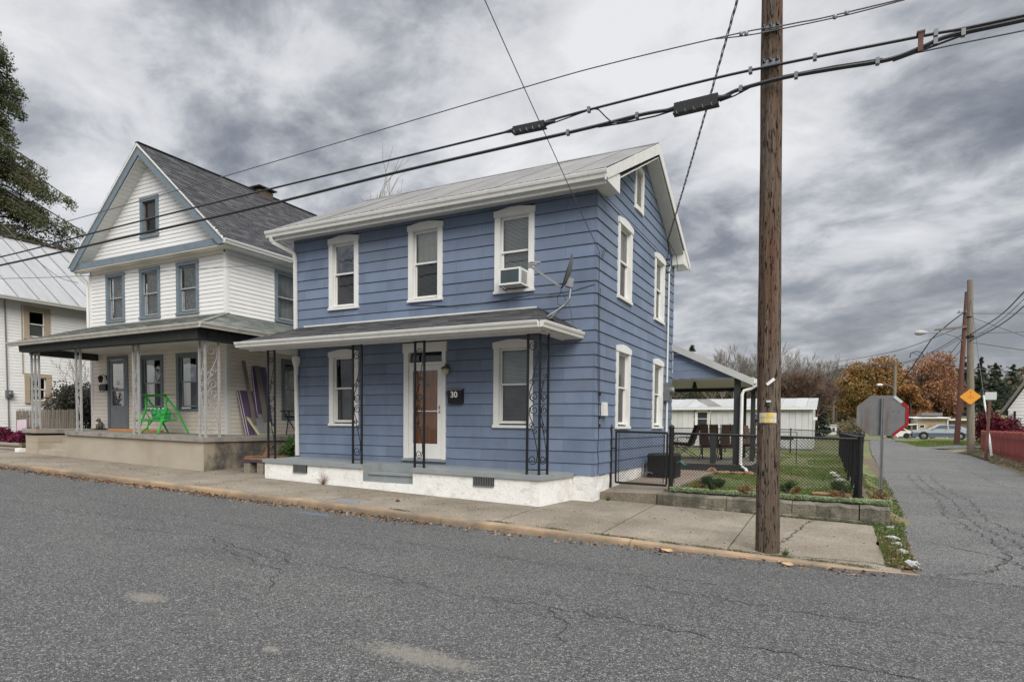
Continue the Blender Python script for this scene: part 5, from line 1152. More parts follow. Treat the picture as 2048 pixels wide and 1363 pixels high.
def tagplate(nm,lab,z,du,w_,h_,mt,ang=0):
    c,r=polec(z); T=lambda u,v: (c.x+u,c.y-math.sqrt(max(1e-4,(r+.006)**2-u*u)) ,z+v)
    g=MB(); ca,sa=math.cos(ang),math.sin(ang); n=6
    for i in range(n):
        u0=-w_/2+w_*i/n;u1=-w_/2+w_*(i+1)/n
        P=[T(du+u*ca-v*sa,u*sa+v*ca) for u,v in ((u0,-h_/2),(u1,-h_/2),(u1,h_/2),(u0,h_/2))]; Q=[(p[0],p[1]-.004,p[2]) for p in P]
        g.add(P+Q,[(4,5,6,7),(0,4,7,3),(1,2,6,5),(3,7,6,2),(0,1,5,4)])
    return put(nm,g,mt,up_,label=lab)
m_tagy=mat('yellow_tag_enamel',(.62,.43,.05),.5,.25,22,dirt=((.55,.52,.45),18,.52,.62,.8))
for z in (1.10,1.035):
    tagplate('tag_backing',None,z,-.0,.20,.062,m_offwhite)
    c,r=polec(z); T=None; g=MB()
    for i in range(6):
        u0=-.075+.15*i/6;u1=-.075+.15*(i+1)/6; f=lambda u:c.y-math.sqrt((r+.0115)**2-u*u)
        g.add([(c.x+u0,f(u0),z-.024),(c.x+u1,f(u1),z-.024),(c.x+u1,f(u1),z+.024),(c.x+u0,f(u0),z+.024)],[(0,1,2,3)])
    put('yellow_tag',g,m_tagy,up_)
tagplate('metal_tag',None,1.275,.01,.055,.026,m_offwhite); tagplate('metal_tag',None,1.52,.03,.115,.036,m_soffit,.72)
gp=MB()
c,r=polec(.4)
def cable(name,lab,pts,r,mt=m_cable,n=6,sub=6,group=None,twist=0,parts=None):
    P=[]
    for i in range(len(pts)-1):
        p0=Vector(pts[max(i-1,0)]);p1=Vector(pts[i]);p2=Vector(pts[i+1]);p3=Vector(pts[min(i+2,len(pts)-1)])
        for k in range(sub):
            t=k/sub; P.append(.5*((2*p1)+(p2-p0)*t+(2*p0-5*p1+4*p2-p3)*t*t+(3*p1-p0-3*p2+p3)*t*t*t))
    P.append(Vector(pts[-1])); g=MB(); g.tube(P,r,n)
    return solo(name,g,mt,lab,'cable',group,origin=pts[len(pts)//2]),P
cy=-2.79
cable('overhead_wire','highest thin single wire crossing over both houses to the utility pole',[(60,cy,6.6),(30,cy,5.9),(12,cy,5.66),(4.73,cy,5.757),(3.47,cy,5.80),(2.83,cy,5.855),(1.2,cy,5.90),(-.35,cy,5.88),(-6.56,cy,5.70),(-10.86,cy,5.60),(-15.2,cy,5.56),(-25,cy,5.6),(-45,cy,6.0)],.008,m_cabledim)
cable('overhead_wire','short second strand clipped under the highest wire at the utility pole',[(4.6,cy,5.745),(4.05,cy,5.74),(3.47,cy,5.765),(2.95,cy,5.80),(2.55,cy,5.86)],.007,m_cabledim)
t=thing('wire_clip','cluster of small dark clips joining the two strands at the utility pole','wire clip',(3.2,cy,5.8))
for (x,z) in ((4.02,5.765),(3.9,5.755),(2.86,5.84),(2.92,5.825)): put('clip',MB().lathe((x,cy,z),[(.02,-.022),(.026,0),(.02,.022)],8),m_galv,t)
cb,_=cable('overhead_cable','middle black cable above the small splice box, running past the utility pole',[(60,cy,6.3),(30,cy,5.5),(10,cy,5.24),(5.68,cy,5.27),(4.8,cy,5.30),(3.315,cy,5.357),(2.425,cy,5.372),(.86,cy,5.346),(.25,cy,5.325),(-.315,cy,5.305),(-5.68,cy,5.256),(-10.5,cy,5.19),(-15.14,cy,5.10),(-25,cy,5.1),(-45,cy,5.5)],.0165)
cc_,_=cable('overhead_cable','lowest and thickest black cable, carrying the large splice box left of the pole',[(60,cy,6.25),(30,cy,5.42),(10,cy,5.17),(5.68,cy,5.225),(5.04,cy,5.235),(4.76,cy,5.175),(4.45,cy,5.125),(3.9,cy,5.16),(3.375,cy,5.185),(2.856,cy,5.165),(2.6,cy,5.11),(2.05,cy,5.10),(1.6,cy,5.12),(.64,cy,5.095),(-2.43,cy,5.062),(-5.68,cy,4.979),(-10.4,cy,4.93),(-15.14,cy,4.892),(-25,cy,4.9),(-45,cy,5.3)],.023)
g=MB(); g.tube([(2.62,cy,5.07),(2.8,cy,5.10),(3.0,cy,5.165),(3.3,cy,5.21),(3.9,cy,5.19),(4.4,cy,5.15)],.009,6); g.tube([(2.02,cy,5.08),(1.8,cy,5.06),(1.4,cy,5.06),(1.0,cy,5.08)],.010,6); g.tube([(4.5,cy,5.10),(4.8,cy,5.15),(5.2,cy,5.22),(8,cy,5.19),(20,cy,5.3)],.012,6)
put('lashed_strand',g,m_cable,cc_)
g=MB(); g.tube([(.93,cy,5.345),(1.0,cy,5.32),(1.12,cy-.02,5.18),(1.2,cy-.02,5.10),(1.33,cy-.01,5.07),(1.5,cy,5.09),(1.6,cy,5.11)],.010,6); put('slack_loop',g,m_cable,cb)
g=MB(); g.tube([(.2,cy,5.27),(.35,cy,5.28),(.6,cy,5.31),(.85,cy,5.34)],.009,6); put('lashed_strand',g,m_cable,cb)
for par,xs_ in ((cb,(.86,2.98,3.70,4.9)),(cc_,(1.55,.55,2.87,3.50,4.35,4.9,5.15))):
    for x in xs_:
        z=None
        pts=[(5.68,5.27),(4.8,5.30),(3.315,5.357),(2.425,5.372),(.86,5.346)] if par is cb else [(5.68,5.225),(5.04,5.235),(4.76,5.175),(4.45,5.125),(3.9,5.16),(3.375,5.185),(2.856,5.165),(2.6,5.11),(1.6,5.12),(.64,5.095),(.3,5.09)]
        for (xa,za),(xb_,zb_) in zip(pts,pts[1:]):
            if xb_<=x<=xa: z=za+(zb_-za)*(xa-x)/(xa-xb_)
        if z: put('lashing_clip',MB().box(x-.02,x+.02,cy-.03,cy+.03,z-.035,z+.035),m_galv,par)
cable('overhead_wire','thin wire splitting off under the thick cables right of the utility pole',[(4.45,cy,5.135),(4.76,cy,5.131),(5.68,cy,5.116),(10,cy,5.0),(30,cy,5.1)],.008,m_cabledim)
sp=thing('cable_spacer','reddish brown bracket between the two thick cables right of the pole','spacer',(4.76,cy,5.2))
put('spacer_bar',MB().box(4.735,4.785,cy-.03,cy-.002,5.13,5.33),mat('rusty_bracket',(.12,.055,.04),.8,.3,12),sp); put('spacer_cap',MB().box(4.72,4.80,cy-.035,cy+.02,5.33,5.35),mat('rusty_bracket',0),sp)
def splice(lab,x0,x1,z0a,z0b,h,dip):
    t=thing('splice_box',lab,'splice box',((x0+x1)/2,cy,z0a)); g=MB(); n=22
    for i in range(n):
        a=x0+(x1-x0)*i/n;b=x0+(x1-x0)*(i+1)/n; zz=lambda x:z0a+(z0b-z0a)*(x-x0)/(x1-x0); e=.004 if i%2 else 0
        g.hexa([(a,cy-.05-e,zz(a)+.012),(b,cy-.05-e,zz(b)+.012),(b,cy+.05+e,zz(b)+.012),(a,cy+.05+e,zz(a)+.012),(a,cy-.045-e,zz(a)+h),(b,cy-.045-e,zz(b)+h),(b,cy+.045+e,zz(b)+h),(a,cy+.045+e,zz(a)+h)])
    put('splice_case',g,mat('ribbed_black_case',(.016,.016,.017),.6,.25,14),t)
    g=MB(); g.hexa([(x0-.01,cy-.058,zz(x0)),(x1+.01,cy-.058,zz(x1)),(x1+.01,cy+.058,zz(x1)),(x0-.01,cy+.058,zz(x0)),(x0-.01,cy-.058,zz(x0)+.014),(x1+.01,cy-.058,zz(x1)+.014),(x1+.01,cy+.058,zz(x1)+.014),(x0-.01,cy+.058,zz(x0)+.014)]); put('clamp_rail',g,m_cable,t)
    put('cable_boot',MB().tube([(x0-.16,cy,zz(x0)+h*.62),(x0+.01,cy,zz(x0)+h*.62)],[.015,.038],8),m_cable,t); put('cable_boot',MB().tube([(x1+.16,cy,zz(x1)+h*.62),(x1-.01,cy,zz(x1)+h*.62)],[.015,.040],8),m_cable,t)
    g=MB()
    for i in range(5): x=x0+(x1-x0)*(i+.3)/5; g.tube([(x,cy-.062,zz(x)+.03),(x+.01,cy-.065,zz(x)-.01),(x+.03,cy-.06,zz(x)-.012)],.004,4)
    put('clasp_wire',g,m_galv,t,kind='stuff')
splice('large black ribbed splice box on the lowest cable just left of the utility pole',2.05,2.60,5.015,5.025,.14,0)
splice('small black splice box on the middle cable above the blue roof',-.315,.19,5.245,5.235,.095,0)
cable('house_drop_wire','single thin wire slanting down from the sky to the near corner of the blue house',[(.03,.02,4.155),(.06,-.1,4.22),(.01,-1.4,4.90),(-.097,-4.05,6.36),(-.28,-8.0,8.7),(-.4,-10.6,10.3)],.0065,m_cabledim)
# twisted triplex service drop
g=MB(); A_=Vector((.10,5.12,5.72)); B_=Vector((2.578,-1.525,7.081)); C_=B_+(B_-A_)*.9
for ph in (0,2.1,4.2):
    P=[]
    for i in range(181):
        t=i/180; p=A_.lerp(C_,t); p.z-=.22*4*t*(1-t)*.8; a=t*90+ph; P.append(p+Vector((math.cos(a)*.011,math.cos(a)*.011,math.sin(a)*.014)))
    g.tube(P,.0075,4)
solo('service_cable',g,m_cabledim,'twisted service cable running from the sky to the rear gable corner of the blue house','cable',origin=(.1,5.1,5.7))
g=MB(); g.tube([(.10,5.12,5.72),(.08,5.3,5.5),(.05,5.34,5.30)],.010,5); g.tube([(.10,5.12,5.70),(.14,5.45,5.2),(.06,5.55,5.0),(.05,5.5,4.9)],.008,5); g.tube([(.10,5.14,5.72),(.2,5.7,5.45),(.2,5.9,5.1),(.08,5.6,5.06)],.008,5); solo('service_loop',g,m_cable,'loose black wire loops hanging at the rear gable corner of the blue house','cable')
cable('house_drop_wire','thin line crossing in front of the white gabled house to the blue house corner',[(-7.6,-.1,4.78),(-10,-.9,4.70),(-15.27,-2.6,4.62),(-24,-5.4,4.9)],.007,m_cabledim)
cable('house_drop_wire','thin black wire falling from upper left to the left eave of the white gabled house',[(-17.95,.62,5.42),(-17.7,-.2,5.5),(-15.2,-2.7,5.96),(-11,-6.9,7.2)],.0075,m_cable)
# ================================================================ FRONT YARD FENCE
def mesh_panel(T,u0,u1,zb,zt,p=.058,r=.0022):
    """chain link: two sets of diagonal wires clipped to the panel (zb, zt functions of u)"""
    g=MB(); h=zt((u0+u1)/2)-zb((u0+u1)/2); z0=zb((u0+u1)/2)
    L_=u1-u0; n=int((L_+h)/p)
    for s in (1,-1):
        for i in range(n+1):
            c=u0-h+i*p if s==1 else u0+i*p
            ua,za=(c,0);ub,zb_=(c+h,h) if s==1 else (c-h,h)
            if s==-1: ub,zb_=c-h,h
            # clip in u
            def cl(ua,za,ub,zb_):
                for lim,sg in ((u0,1),(u1,-1)):
                    da,db=(ua-lim)*sg,(ub-lim)*sg
                    if da<0 and db<0: return None
                    if da<0: t=da/(da-db); ua,za=ua+(ub-ua)*t,za+(zb_-za)*t
                    elif db<0: t=db/(db-da); ub,zb_=ub+(ua-ub)*t,zb_+(za-zb_)*t
                return ua,za,ub,zb_
            q=cl(ua,za,ub,zb_)
            if not q or abs(q[0]-q[2])<.004: continue
            ua,za,ub,zb_=q; H=lambda u,z: zb(u)+(zt(u)-zb(u))*z/h
            g.tube([T(ua,H(ua,za),r*s),T(ub,H(ub,zb_),r*s)],r,3,False)
    return g
TFc=lambda c:(lambda u,z,o:(u,c+o,z))
ff=thing('front_chain_link_fence','low black vinyl chain link fence along the flower bed facing the sidewalk','fence',(2.8,1.0,-.3))
def post(par,x,y,z0,z1,r,cap='dome',nm='post',lean_=(0,0)):
    g=MB(); g.tube([(x,y,z0),(x+lean_[0],y+lean_[1],z1)],r,12); q=put(nm,g,m_vinylblack,par)
    prof=[(r*1.12,-.03),(r*1.15,0),(r*1.05,.02),(r*.6,.045),(.004,.055)] if cap=='dome' else [(r*1.1,-.02),(r*1.1,.012),(r*.7,.02)]
    put('post_cap',MB().lathe((x+lean_[0],y+lean_[1],z1),prof,12),m_vinylblack,q); return q
ztf=lambda u:.814-.018*(u-1.3); zbf=lambda u:-.19+.01*(u-1.3)
post(ff,1.235,1.0,-.35,.93,.048); post(ff,4.437,1.0,-.35,.80,.046,'flat'); 
for x in (2.86,): post(ff,x,1.02,-.3,.75,.024,'flat')
for k,(a,b) in enumerate(((1.28,2.86),(2.86,4.42))): put('top_rail',MB().tube([(a,1.0,ztf(a)),(b,1.0,ztf(b))],.021,8),m_vinylblack,ff)
put('chain_link_mesh',mesh_panel(TFc(.972),1.29,4.42,zbf,lambda u:ztf(u)+.012,.058,.0038),m_vinylblack,ff,kind='stuff')
g=MB(); x=1.3
while x<4.4: g.lathe((x,1.0,ztf(x)),[(.024,-.006),(.024,.006)],6,'X'); x+=.09
put('tie_wire',g,m_vinylblack,ff,kind='stuff')
g=MB()
for z in (.78,.5,.2,-.1): g.lathe((1.235,1.0,z),[(.055,-.012),(.055,.012)],10); g.lathe((4.437,1.0,z-.04),[(.053,-.012),(.053,.012)],10)
g.tube([(1.305,.98,-.17),(1.305,.98,.80)],.006,5); put('tension_band',g,m_vinylblack,ff)
gt=thing('chain_link_gate','black chain link gate with square frame between the house corner and the fence','gate',(.65,1.0,-.2))
post(gt,.0+.012,1.0,-.3,.926,.032,nm='hinge_post')
fr=MB(); fr.tube([(.125,1.0,-.19),(.125,1.0,.835)],.021,8); put('gate_frame',fr,m_vinylblack,gt); put('gate_frame',MB().tube([(1.15,1.0,-.19),(1.15,1.0,.82)],.021,8),m_vinylblack,gt); put('gate_frame',MB().tube([(.125,1.0,.835),(1.15,1.0,.82)],.021,8),m_vinylblack,gt); put('gate_frame',MB().tube([(.125,1.0,-.19),(1.15,1.0,-.20)],.021,8),m_vinylblack,gt)
put('chain_link_mesh',mesh_panel(TFc(.985),.16,1.12,lambda u:-.17,lambda u:.82,.058,.0036),m_vinylblack,gt,kind='stuff')
g=MB()
for x in (.19,1.09): g.tube([(x,.985,-.17),(x,.985,.81)],.007,5)
for z in (.5,.0): g.bar((.02,.98,z),(.125,.98,z),.035,.02)
g.bar((1.15,.98,.55),(1.23,.97,.55),.03,.02); g.bar((1.16,.97,-.12),(1.16,.97,.02),.02)
put('hinge_and_latch',g,m_vinylblack,gt,kind='stuff')
# fence along the alley
sf=thing('side_chain_link_fence','black vinyl chain link fence running back along the narrow alley','fence',(4.4,10,-.25))
xs_=lambda y:4.437-.008*(y-1)
ys_=[1.28,3.3,5.6,7.9,10.3,12.8,15.4,17.8]
for k,y in enumerate(ys_): 
    ln=(.07,.02) if k<4 else (.02,0)
    post(sf,xs_(y)-ln[0]*.6,y,-.35,.84-.003*y,.042 if k==0 else .030,'dome' if k==0 else 'flat',lean_=ln)
for a,b in zip([1.0]+ys_[1:],ys_[1:]+[19]): put('top_rail',MB().tube([(xs_(a),a,.80-.003*a),(xs_(b),b,.80-.003*b)],.021,8),m_vinylblack,sf)
TS_=lambda u,z,o:(xs_(u)+.03+o,u,z)
put('chain_link_mesh',mesh_panel(TS_,1.1,19,lambda u:-.24,lambda u:.80-.003*u,.058,.0032),m_vinylblack,sf,kind='stuff')
bf=thing('back_chain_link_fence','thin black chain link fence across the far end of the lawn','fence',(1,19,-.2))
for x in (-3.2,-.4,2.36): post(bf,x,19,-.3,.90,.028,'flat')
post(bf,4.29,19,-.3,.84,.035)
put('top_rail',MB().tube([(-5,19,.87),(2.36,19,.86),(4.29,19,.79)],.02,6),m_vinylblack,bf)
put('chain_link_mesh',mesh_panel(TFc(19.0),-5,4.28,lambda u:-.18,lambda u:.86 if u<2.4 else .86-.035*(u-2.4),.075,.004),m_vinylblack,bf,kind='stuff')
# ================================================================ STOP SIGN, seen from behind
ss=thing('stop_sign','grey back of an octagonal stop sign on a perforated steel post','stop sign',(4.95,3.88,-.4))
def octp(cx,cz,w_,h_,k=.47): 
    a,b=w_/2,h_/2; 
    return [(cx-a,cz-b*k),(cx-a*k,cz-b),(cx+a*k,cz-b),(cx+a,cz-b*k),(cx+a,cz+b*k),(cx+a*k,cz+b),(cx-a*k,cz+b),(cx-a,cz+b*k)]
ocx,ocz=4.918,1.213
g=MB(); g.poly([(x,3.955,z) for x,z in octp(ocx,ocz,.935,.835)],(0,.004,0)); put('sign_back',g,m_alum,ss)
g=MB(); g.poly([(x,3.962,z) for x,z in octp(ocx,ocz,.925,.825)],(0,.002,0)); put('sign_face',g,m_red,ss)
P=octp(ocx,ocz,.95,.85); 
def strip(a,b,t0,t1,mt,w_=.062):
    a=Vector((P[a][0],3.95,P[a][1]));b=Vector((P[b][0],3.95,P[b][1])); q0=a.lerp(b,t0);q1=a.lerp(b,t1); d=(b-a).normalized(); inn=(Vector((ocx,3.95,ocz))-(a+b)/2).normalized()*w_
    g=MB(); g.poly([q0+inn*.1,q1+inn*.1,q1+inn,q0+inn],(0,-.005,0)); put('edge_strip',g,mt,ss)
m_striper=mat('bright_reflective_red',(.30,.008,.014),.4,.05,6)
strip(5,4,.02,.58,m_offwhite); strip(5,4,.60,.95,m_striper); strip(4,3,.05,.95,m_striper); strip(3,2,.03,.98,m_striper)
def perfpost(par,x,y,z0,z1,w_=.055,hole_=.011,lean_=0,pitch=.0254):
    g=MB(); g.box(x-w_/2,x+w_/2,y,y+.004,z0,z1); g.box(x-w_/2,x-w_/2+.004,y+.004,y+.035,z0,z1); g.box(x+w_/2-.004,x+w_/2,y+.004,y+.035,z0,z1); q=put('sign_post',g,m_galv,par)
    g=MB(); z=z0+.05
    while z<z1-.02: g.lathe((x,y-.0015,z),[(hole_,.001),(hole_,.0)],8,'Y'); z+=pitch*1.6
    put('punched_hole',g,m_dark,q,kind='stuff'); return q
perfpost(ss,4.928,3.90,-.45,1.60,.062)
for (x,z) in ((4.928,1.57),(5.12,1.32),(5.22,1.30),(4.928,.86)): put('bolt',MB().lathe((x,3.95,z),[(.012,-.010),(.009,-.014)],8,'Y'),m_galv,ss)
# ================================================================ ACROSS THE ALLEY
p2=thing('utility_pole','grey wooden utility pole carrying the amber diamond sign beside the red picket fence','utility pole',(9.74,24.3,-.15))
put('pole_shaft',polemb((9.74,24.3,-.3),(9.45,24.3,7.80),.165,.115,14,14,.004,3),m_pole2,p2)
g=MB(); g.lathe((9.53,24.3,5.25),[(.15,-.12),(.17,-.1),(.17,.0),(.15,.02)],10); g.lathe((9.49,24.3,6.1),[(.14,-.03),(.14,.03)],10); put('cable_bracket',g,m_black,p2)
p3=thing('utility_pole','reddish brown leaning utility pole with a wooden crossarm and a street lamp','utility pole',(10.49,33,.05))
put('pole_shaft',polemb((10.44,33,-.2),(10.66,33,8.83),.15,.105,14,14,.004,8),m_rustred,p3)
put('crossarm',MB().bar((9.15,32.85,6.72),(10.9,32.85,6.82),.12,.10),m_pole2,p3)
put('insulator_bracket',MB().box(10.2,10.75,32.84,32.88,7.62,7.67).tube([(10.3,32.8,7.6),(10.3,32.8,7.75)],.03,6).tube([(10.62,32.8,7.6),(10.62,32.8,7.75)],.03,6),m_galv,p3)
la=put('lamp_arm',MB().tube([(10.53,32.9,6.02),(10.2,32.8,6.28),(9.5,32.6,6.50),(8.75,32.4,6.56)],.03,6),m_galv,p3)
put('lamp_head',MB().lathe((8.42,32.35,6.53),[(.02,-.30),(.10,-.26),(.15,-.10),(.14,.08),(.08,.25),(.04,.36)],10,'X'),m_greyiron,la)
p4=thing('utility_pole','distant pale utility pole rising in front of the orange tree, with a curved lamp arm','utility pole',(8.56,50,0))
put('pole_shaft',polemb((8.56,50,-.2),(8.50,50,6.45),.15,.11,10,6,.003,2),m_pole2,p4); put('lamp_arm',MB().tube([(8.52,49.9,4.1),(8.3,49.8,4.45),(7.9,49.7,4.62),(7.5,49.7,4.62)],.03,5),m_galv,p4); put('lamp_head',MB().lathe((7.4,49.7,4.58),[(.03,-.25),(.11,-.1),(.10,.1),(.04,.25)],8,'X'),m_gutter,p4)
for (x,y,h,lab) in ((4.05,90,4.9,'far thin utility pole in front of the hillside houses'),(6.55,91,2.9,'short far pole standing just left of the stop sign'),(4.5,92,4.2,'second far thin pole beside the hillside houses')):
    t=thing('utility_pole',lab,'utility pole',(x,y,0)); put('pole_shaft',polemb((x,y,-.2),(x,y,h),.16,.12,8,3,.002),m_pole2,t)
    if h<3: put('lamp_head',MB().blob((x-.5,y,h+.1),.5,.15,.1,8,5,0),m_gutter,t)
# amber diamond sign, tied to the pole
ys=thing('diamond_sign','faded amber diamond shaped warning sign fixed to the grey pole','warning sign',(9.62,24.05,2.43))
cx,cz,yy=9.60,2.44,24.08
def rdia(cx,cz,a,b,y,k=.10):
    o=[]; C=[(cx,cz-b),(cx+a,cz),(cx,cz+b),(cx-a,cz)]
    for i in range(4):
        p=Vector((*C[i],0));q0=Vector((*C[i-1],0));q1=Vector((*C[(i+1)%4],0)); o+=[p.lerp(q0,k*.7),p.lerp(q1,k*.7)]
    return [(q.x,y,q.y) for q in o]
put('sign_plate',MB().poly(rdia(cx,cz,.42,.37,yy),(0,.006,0)),m_yellow,ys)
m_mark=mat('faded_brown_print',(.38,.14,.03),.6,.2,20)
g=MB(); 
for (a,b,c,d) in ((-.012,.012,.16,.27),(-.03,.03,.20,.215),(-.012,.012,.02,.10),(-.10,.10,-.01,.005),(-.12,.12,-.06,-.045),(-.04,.04,-.12,-.105)): g.box(cx+a,cx+b,yy-.003,yy-.0005,cz+c,cz+d)
put('faded_print',g,m_mark,ys)
ws=thing('roadside_sign','small blank pale square sign on a dark red wooden post by the red fence','sign',(9.56,20,-.2))
put('sign_post',MB().bar((9.54,20,-.3),(9.60,20,2.2),.10,.09),m_rustred,ws); g=MB(); g.poly([(x,19.93,z) for x,z in ((9.44,2.13),(9.78,2.13),(9.80,2.15),(9.80,2.42),(9.78,2.44),(9.44,2.44),(9.42,2.42),(9.42,2.15))],(0,.006,0)); put('sign_plate',g,m_offwhite,ws)
gy=thing('guy_wire','pole guy wire with white plastic guards beside the small pale sign','guy wire',(9.75,20.6,-.1))
a=Vector((9.80,20.4,-.15)); b=Vector((9.50,24.2,6.9)); put('wire',MB().tube([a,b],.012,5),m_cabledim,gy)
put('wire_guard',MB().tube([a.lerp(b,.0),a.lerp(b,.10),a.lerp(b,.17)],[.045,.05,.02],8),m_offwhite,gy); put('wire_guard',MB().tube([a.lerp(b,.26),a.lerp(b,.29),a.lerp(b,.36)],[.012,.04,.035],8),m_offwhite,gy)
# wires over the alley
def w(lab,pts,r=.018,mt=m_cabledim): cable('overhead_wire',lab,pts,r,mt,4,5)
w('upper of the two thick cables rising from the grey pole to the right edge',[(9.53,24.2,5.3),(9.4,18,5.15),(9.29,14,5.31),(9.1,6,5.9)],.024,m_cable)
w('lower of the two thick cables rising from the grey pole to the right edge',[(9.53,24.2,5.0),(9.4,18,4.80),(9.3,14,4.86),(9.1,6,5.3)],.024,m_cable)
w('thin cable between the two thick ones right of the grey pole',[(9.53,24.2,5.05),(9.4,18,4.95),(9.29,14,5.08),(9.1,6,5.6)],.014)
w('thin wire leaving the grey pole level towards the right edge',[(9.5,24.2,5.35),(14,24,5.25),(20,24,5.5)],.014)
w('thin wire sloping down from the top of the grey pole to the right edge',[(9.5,24.2,6.25),(13,24,6.0),(20,24,5.6)],.014)
w('long diagonal wire crossing downwards right of the grey pole',[(9.5,24.2,6.1),(13,25,4.6),(18,26,2.9)],.014)
w('pair wire sagging down from the bracket of the grey pole to the right edge',[(9.53,24.2,4.95),(14,25,4.1),(20,26,3.4)],.018)
w('double cable dropping left from the top of the leaning pole past the crossarm',[(10.6,32.9,7.7),(9.9,33,7.1),(9.2,33.5,6.4),(8.9,34,5.9),(8.0,38,4.0)],.03,m_cable)
w('uppermost wire stretching left from the leaning pole over the trees',[(10.55,32.9,6.9),(8,40,6.4),(4.5,52,6.9),(2.67,60,7.44),(-1,75,9)],.022)
w('second wire stretching left from the leaning pole over the trees',[(10.55,32.9,6.4),(8.3,38,5.4),(5,50,6.3),(3.14,60,7.02),(-1,76,8.4)],.024)
w('third thin wire stretching left from the leaning pole over the trees',[(10.5,32.9,6.2),(8.3,38,5.3),(5,50,6.0),(3.3,60,6.6),(-1,76,7.8)],.016)
w('wire dropping steeply left of the leaning pole into the orange trees',[(10.5,33,6.1),(10.0,37,5.0),(9.4,43,4.2)],.02)
w('lower wire dropping steeply left of the leaning pole into the orange trees',[(10.48,33,5.5),(10.1,37,4.7),(9.7,43,4.0)],.02)
w('wire curving from the looped splice down to the right behind the poles',[(8.4,36,5.75),(9.5,37,5.45),(12,40,5.0),(18,46,4.9)],.018)
g=MB(); g.tube([(8.25,36,5.45),(8.3,36,5.75),(8.6,36,5.85),(8.9,36,5.75),(9.0,36,5.5)],.03,6); solo('wire_loop',g,m_cable,'small dark loop of spliced wire hanging left of the leaning pole','cable')
# red picket fence
rf=thing('red_picket_fence','barn red picket fence with worn lower edges beside the alley','fence',(10.2,18,-.2))
fa=Vector((10.42,26.2,0)); fb=Vector((9.72,9.5,0)); L_=(fb-fa).length; d=(fb-fa).normalized(); n_=int(L_/.115); V0=Vector((1,0,0))
for i in range(n_):
    p=fa+d*(i*.115)+V0*(R.random()-.5)*.01; z0=-.22-.006*(26-p.y)*.6; h=.82+.04*R.random(); q=p+d*.086; zt=z0+h+.28
    o=Vector((-d.y,d.x,0))*-.018
    g=MB(); g.poly([(p.x,p.y,z0-.02),(q.x,q.y,z0-.02),(q.x,q.y,zt-.07),((p.x+q.x)/2,(p.y+q.y)/2,zt),(p.x,p.y,zt-.07)],o); put('picket',g,m_redfence,rf)
for zz in (.15,.75): put('rail',MB().bar(fa+Vector((.04,0,zz-.1)),fb+Vector((.04,0,zz-.2)),.05,.08),m_redfence,rf)
# garage at the end of the lawn
ga=thing('white_garage','long low white metal garage with a pale corrugated roof beyond the lawn','garage',(-1,26,-.1))
GX0,GX1=-5.5,3.09
x=GX0
doorx=[(-2.70,-1.98)]
while x<GX1-.01:
    x1=min(x+.30,GX1); 
    z0,z1=-.15,1.99
    if not(-2.72<x+.15<-1.96): put('wall_panel',MB().box(x,x1-.012,24-.012*(int(x/.3)%2),24.03,z0,z1),mat('white_ribbed_wall_metal',(.55,.55,.53),.5,.06,2,rnd=.05,dirt=((.42,.40,.36),1.5,.5,.8,.4,(1,1,.4))),ga)
    x+=.30
g=MB(); g.box(-2.75,-1.95,24.0,24.03,1.8,2.0); g.box(-2.75,-2.67,23.97,24.0,-.1,1.86); g.box(-2.03,-1.95,23.97,24.0,-.1,1.86); g.box(-2.75,-1.95,23.97,24,1.78,1.86); dfm=put('door_frame',g,m_white,ga)
g=MB(); g.box(-2.67,-2.03,24.0,24.02,-.1,.95); g.box(-2.67,-2.60,24,24.02,.95,1.78); g.box(-2.10,-2.03,24,24.02,.95,1.78); g.box(-2.6,-2.1,24,24.02,1.72,1.78); g.box(-2.6,-2.1,24,24.02,1.36,1.39); dr=put('door',g,m_white,dfm); put('door_glass',MB().box(-2.6,-2.1,24.03,24.05,.95,1.72),m_screen,dfm)
put('end_wall',MB().add([(GX1,24,-.2),(GX1,29,-.2),(GX1,29,2.0),(GX1,26.5,2.45),(GX1,24,2.0)],[(0,1,2,3,4)]),mat('white_ribbed_wall_metal',0),ga)
g=MB(); g.box(1.0,1.9,23.97,23.985,-.1,1.72); g.box(1.05,1.85,23.955,23.968,-.05,1.66); put('side_door',g,mat('pale_grey_panel',(.55,.55,.54),.5,.05,3),ga)
x=GX0-.1;i=0
while x<GX1+.16:
    g=MB(); x1=min(x+.6,GX1+.2); g.hexa([(x,23.8,1.97),(x1-.01,23.8,1.97),(x1-.01,26.5,2.52),(x,26.5,2.52),(x,23.8,2.0+.01*(i%2)),(x1-.01,23.8,2.0+.01*(i%2)),(x1-.01,26.5,2.55+.01*(i%2)),(x,26.5,2.55+.01*(i%2))]); put('roof_sheet',g,mat('white_coated_roof_metal',(.31,.31,.30),.45,.10,1.5,rnd=.07,dirt=((.33,.31,.28),2.2,.5,.72,.5)),ga); x+=.6;i+=1
g=MB(); g.hexa([(GX0,26.5,2.5),(GX1+.2,26.5,2.5),(GX1+.2,29.2,1.97),(GX0,29.2,1.97),(GX0,26.5,2.54),(GX1+.2,26.5,2.54),(GX1+.2,29.2,2.0),(GX0,29.2,2.0)]); put('rear_roof',g,m_roofmetal,ga)
put('fascia',MB().box(GX0,GX1+.18,23.78,23.80,1.86,1.99),m_white,ga); put('vent_hood',MB().box(GX1,GX1+.18,25.1,25.5,1.35,1.5),m_white,ga)
put('skylight_strip',MB().hexa([(-2.0,23.9,2.022),(-1.3,23.9,2.022),(-2.4,26.3,2.53),(-3.1,26.3,2.53),(-2.0,23.9,2.03),(-1.3,23.9,2.03),(-2.4,26.3,2.54),(-3.1,26.3,2.54)]),m_roofmetal,ga)
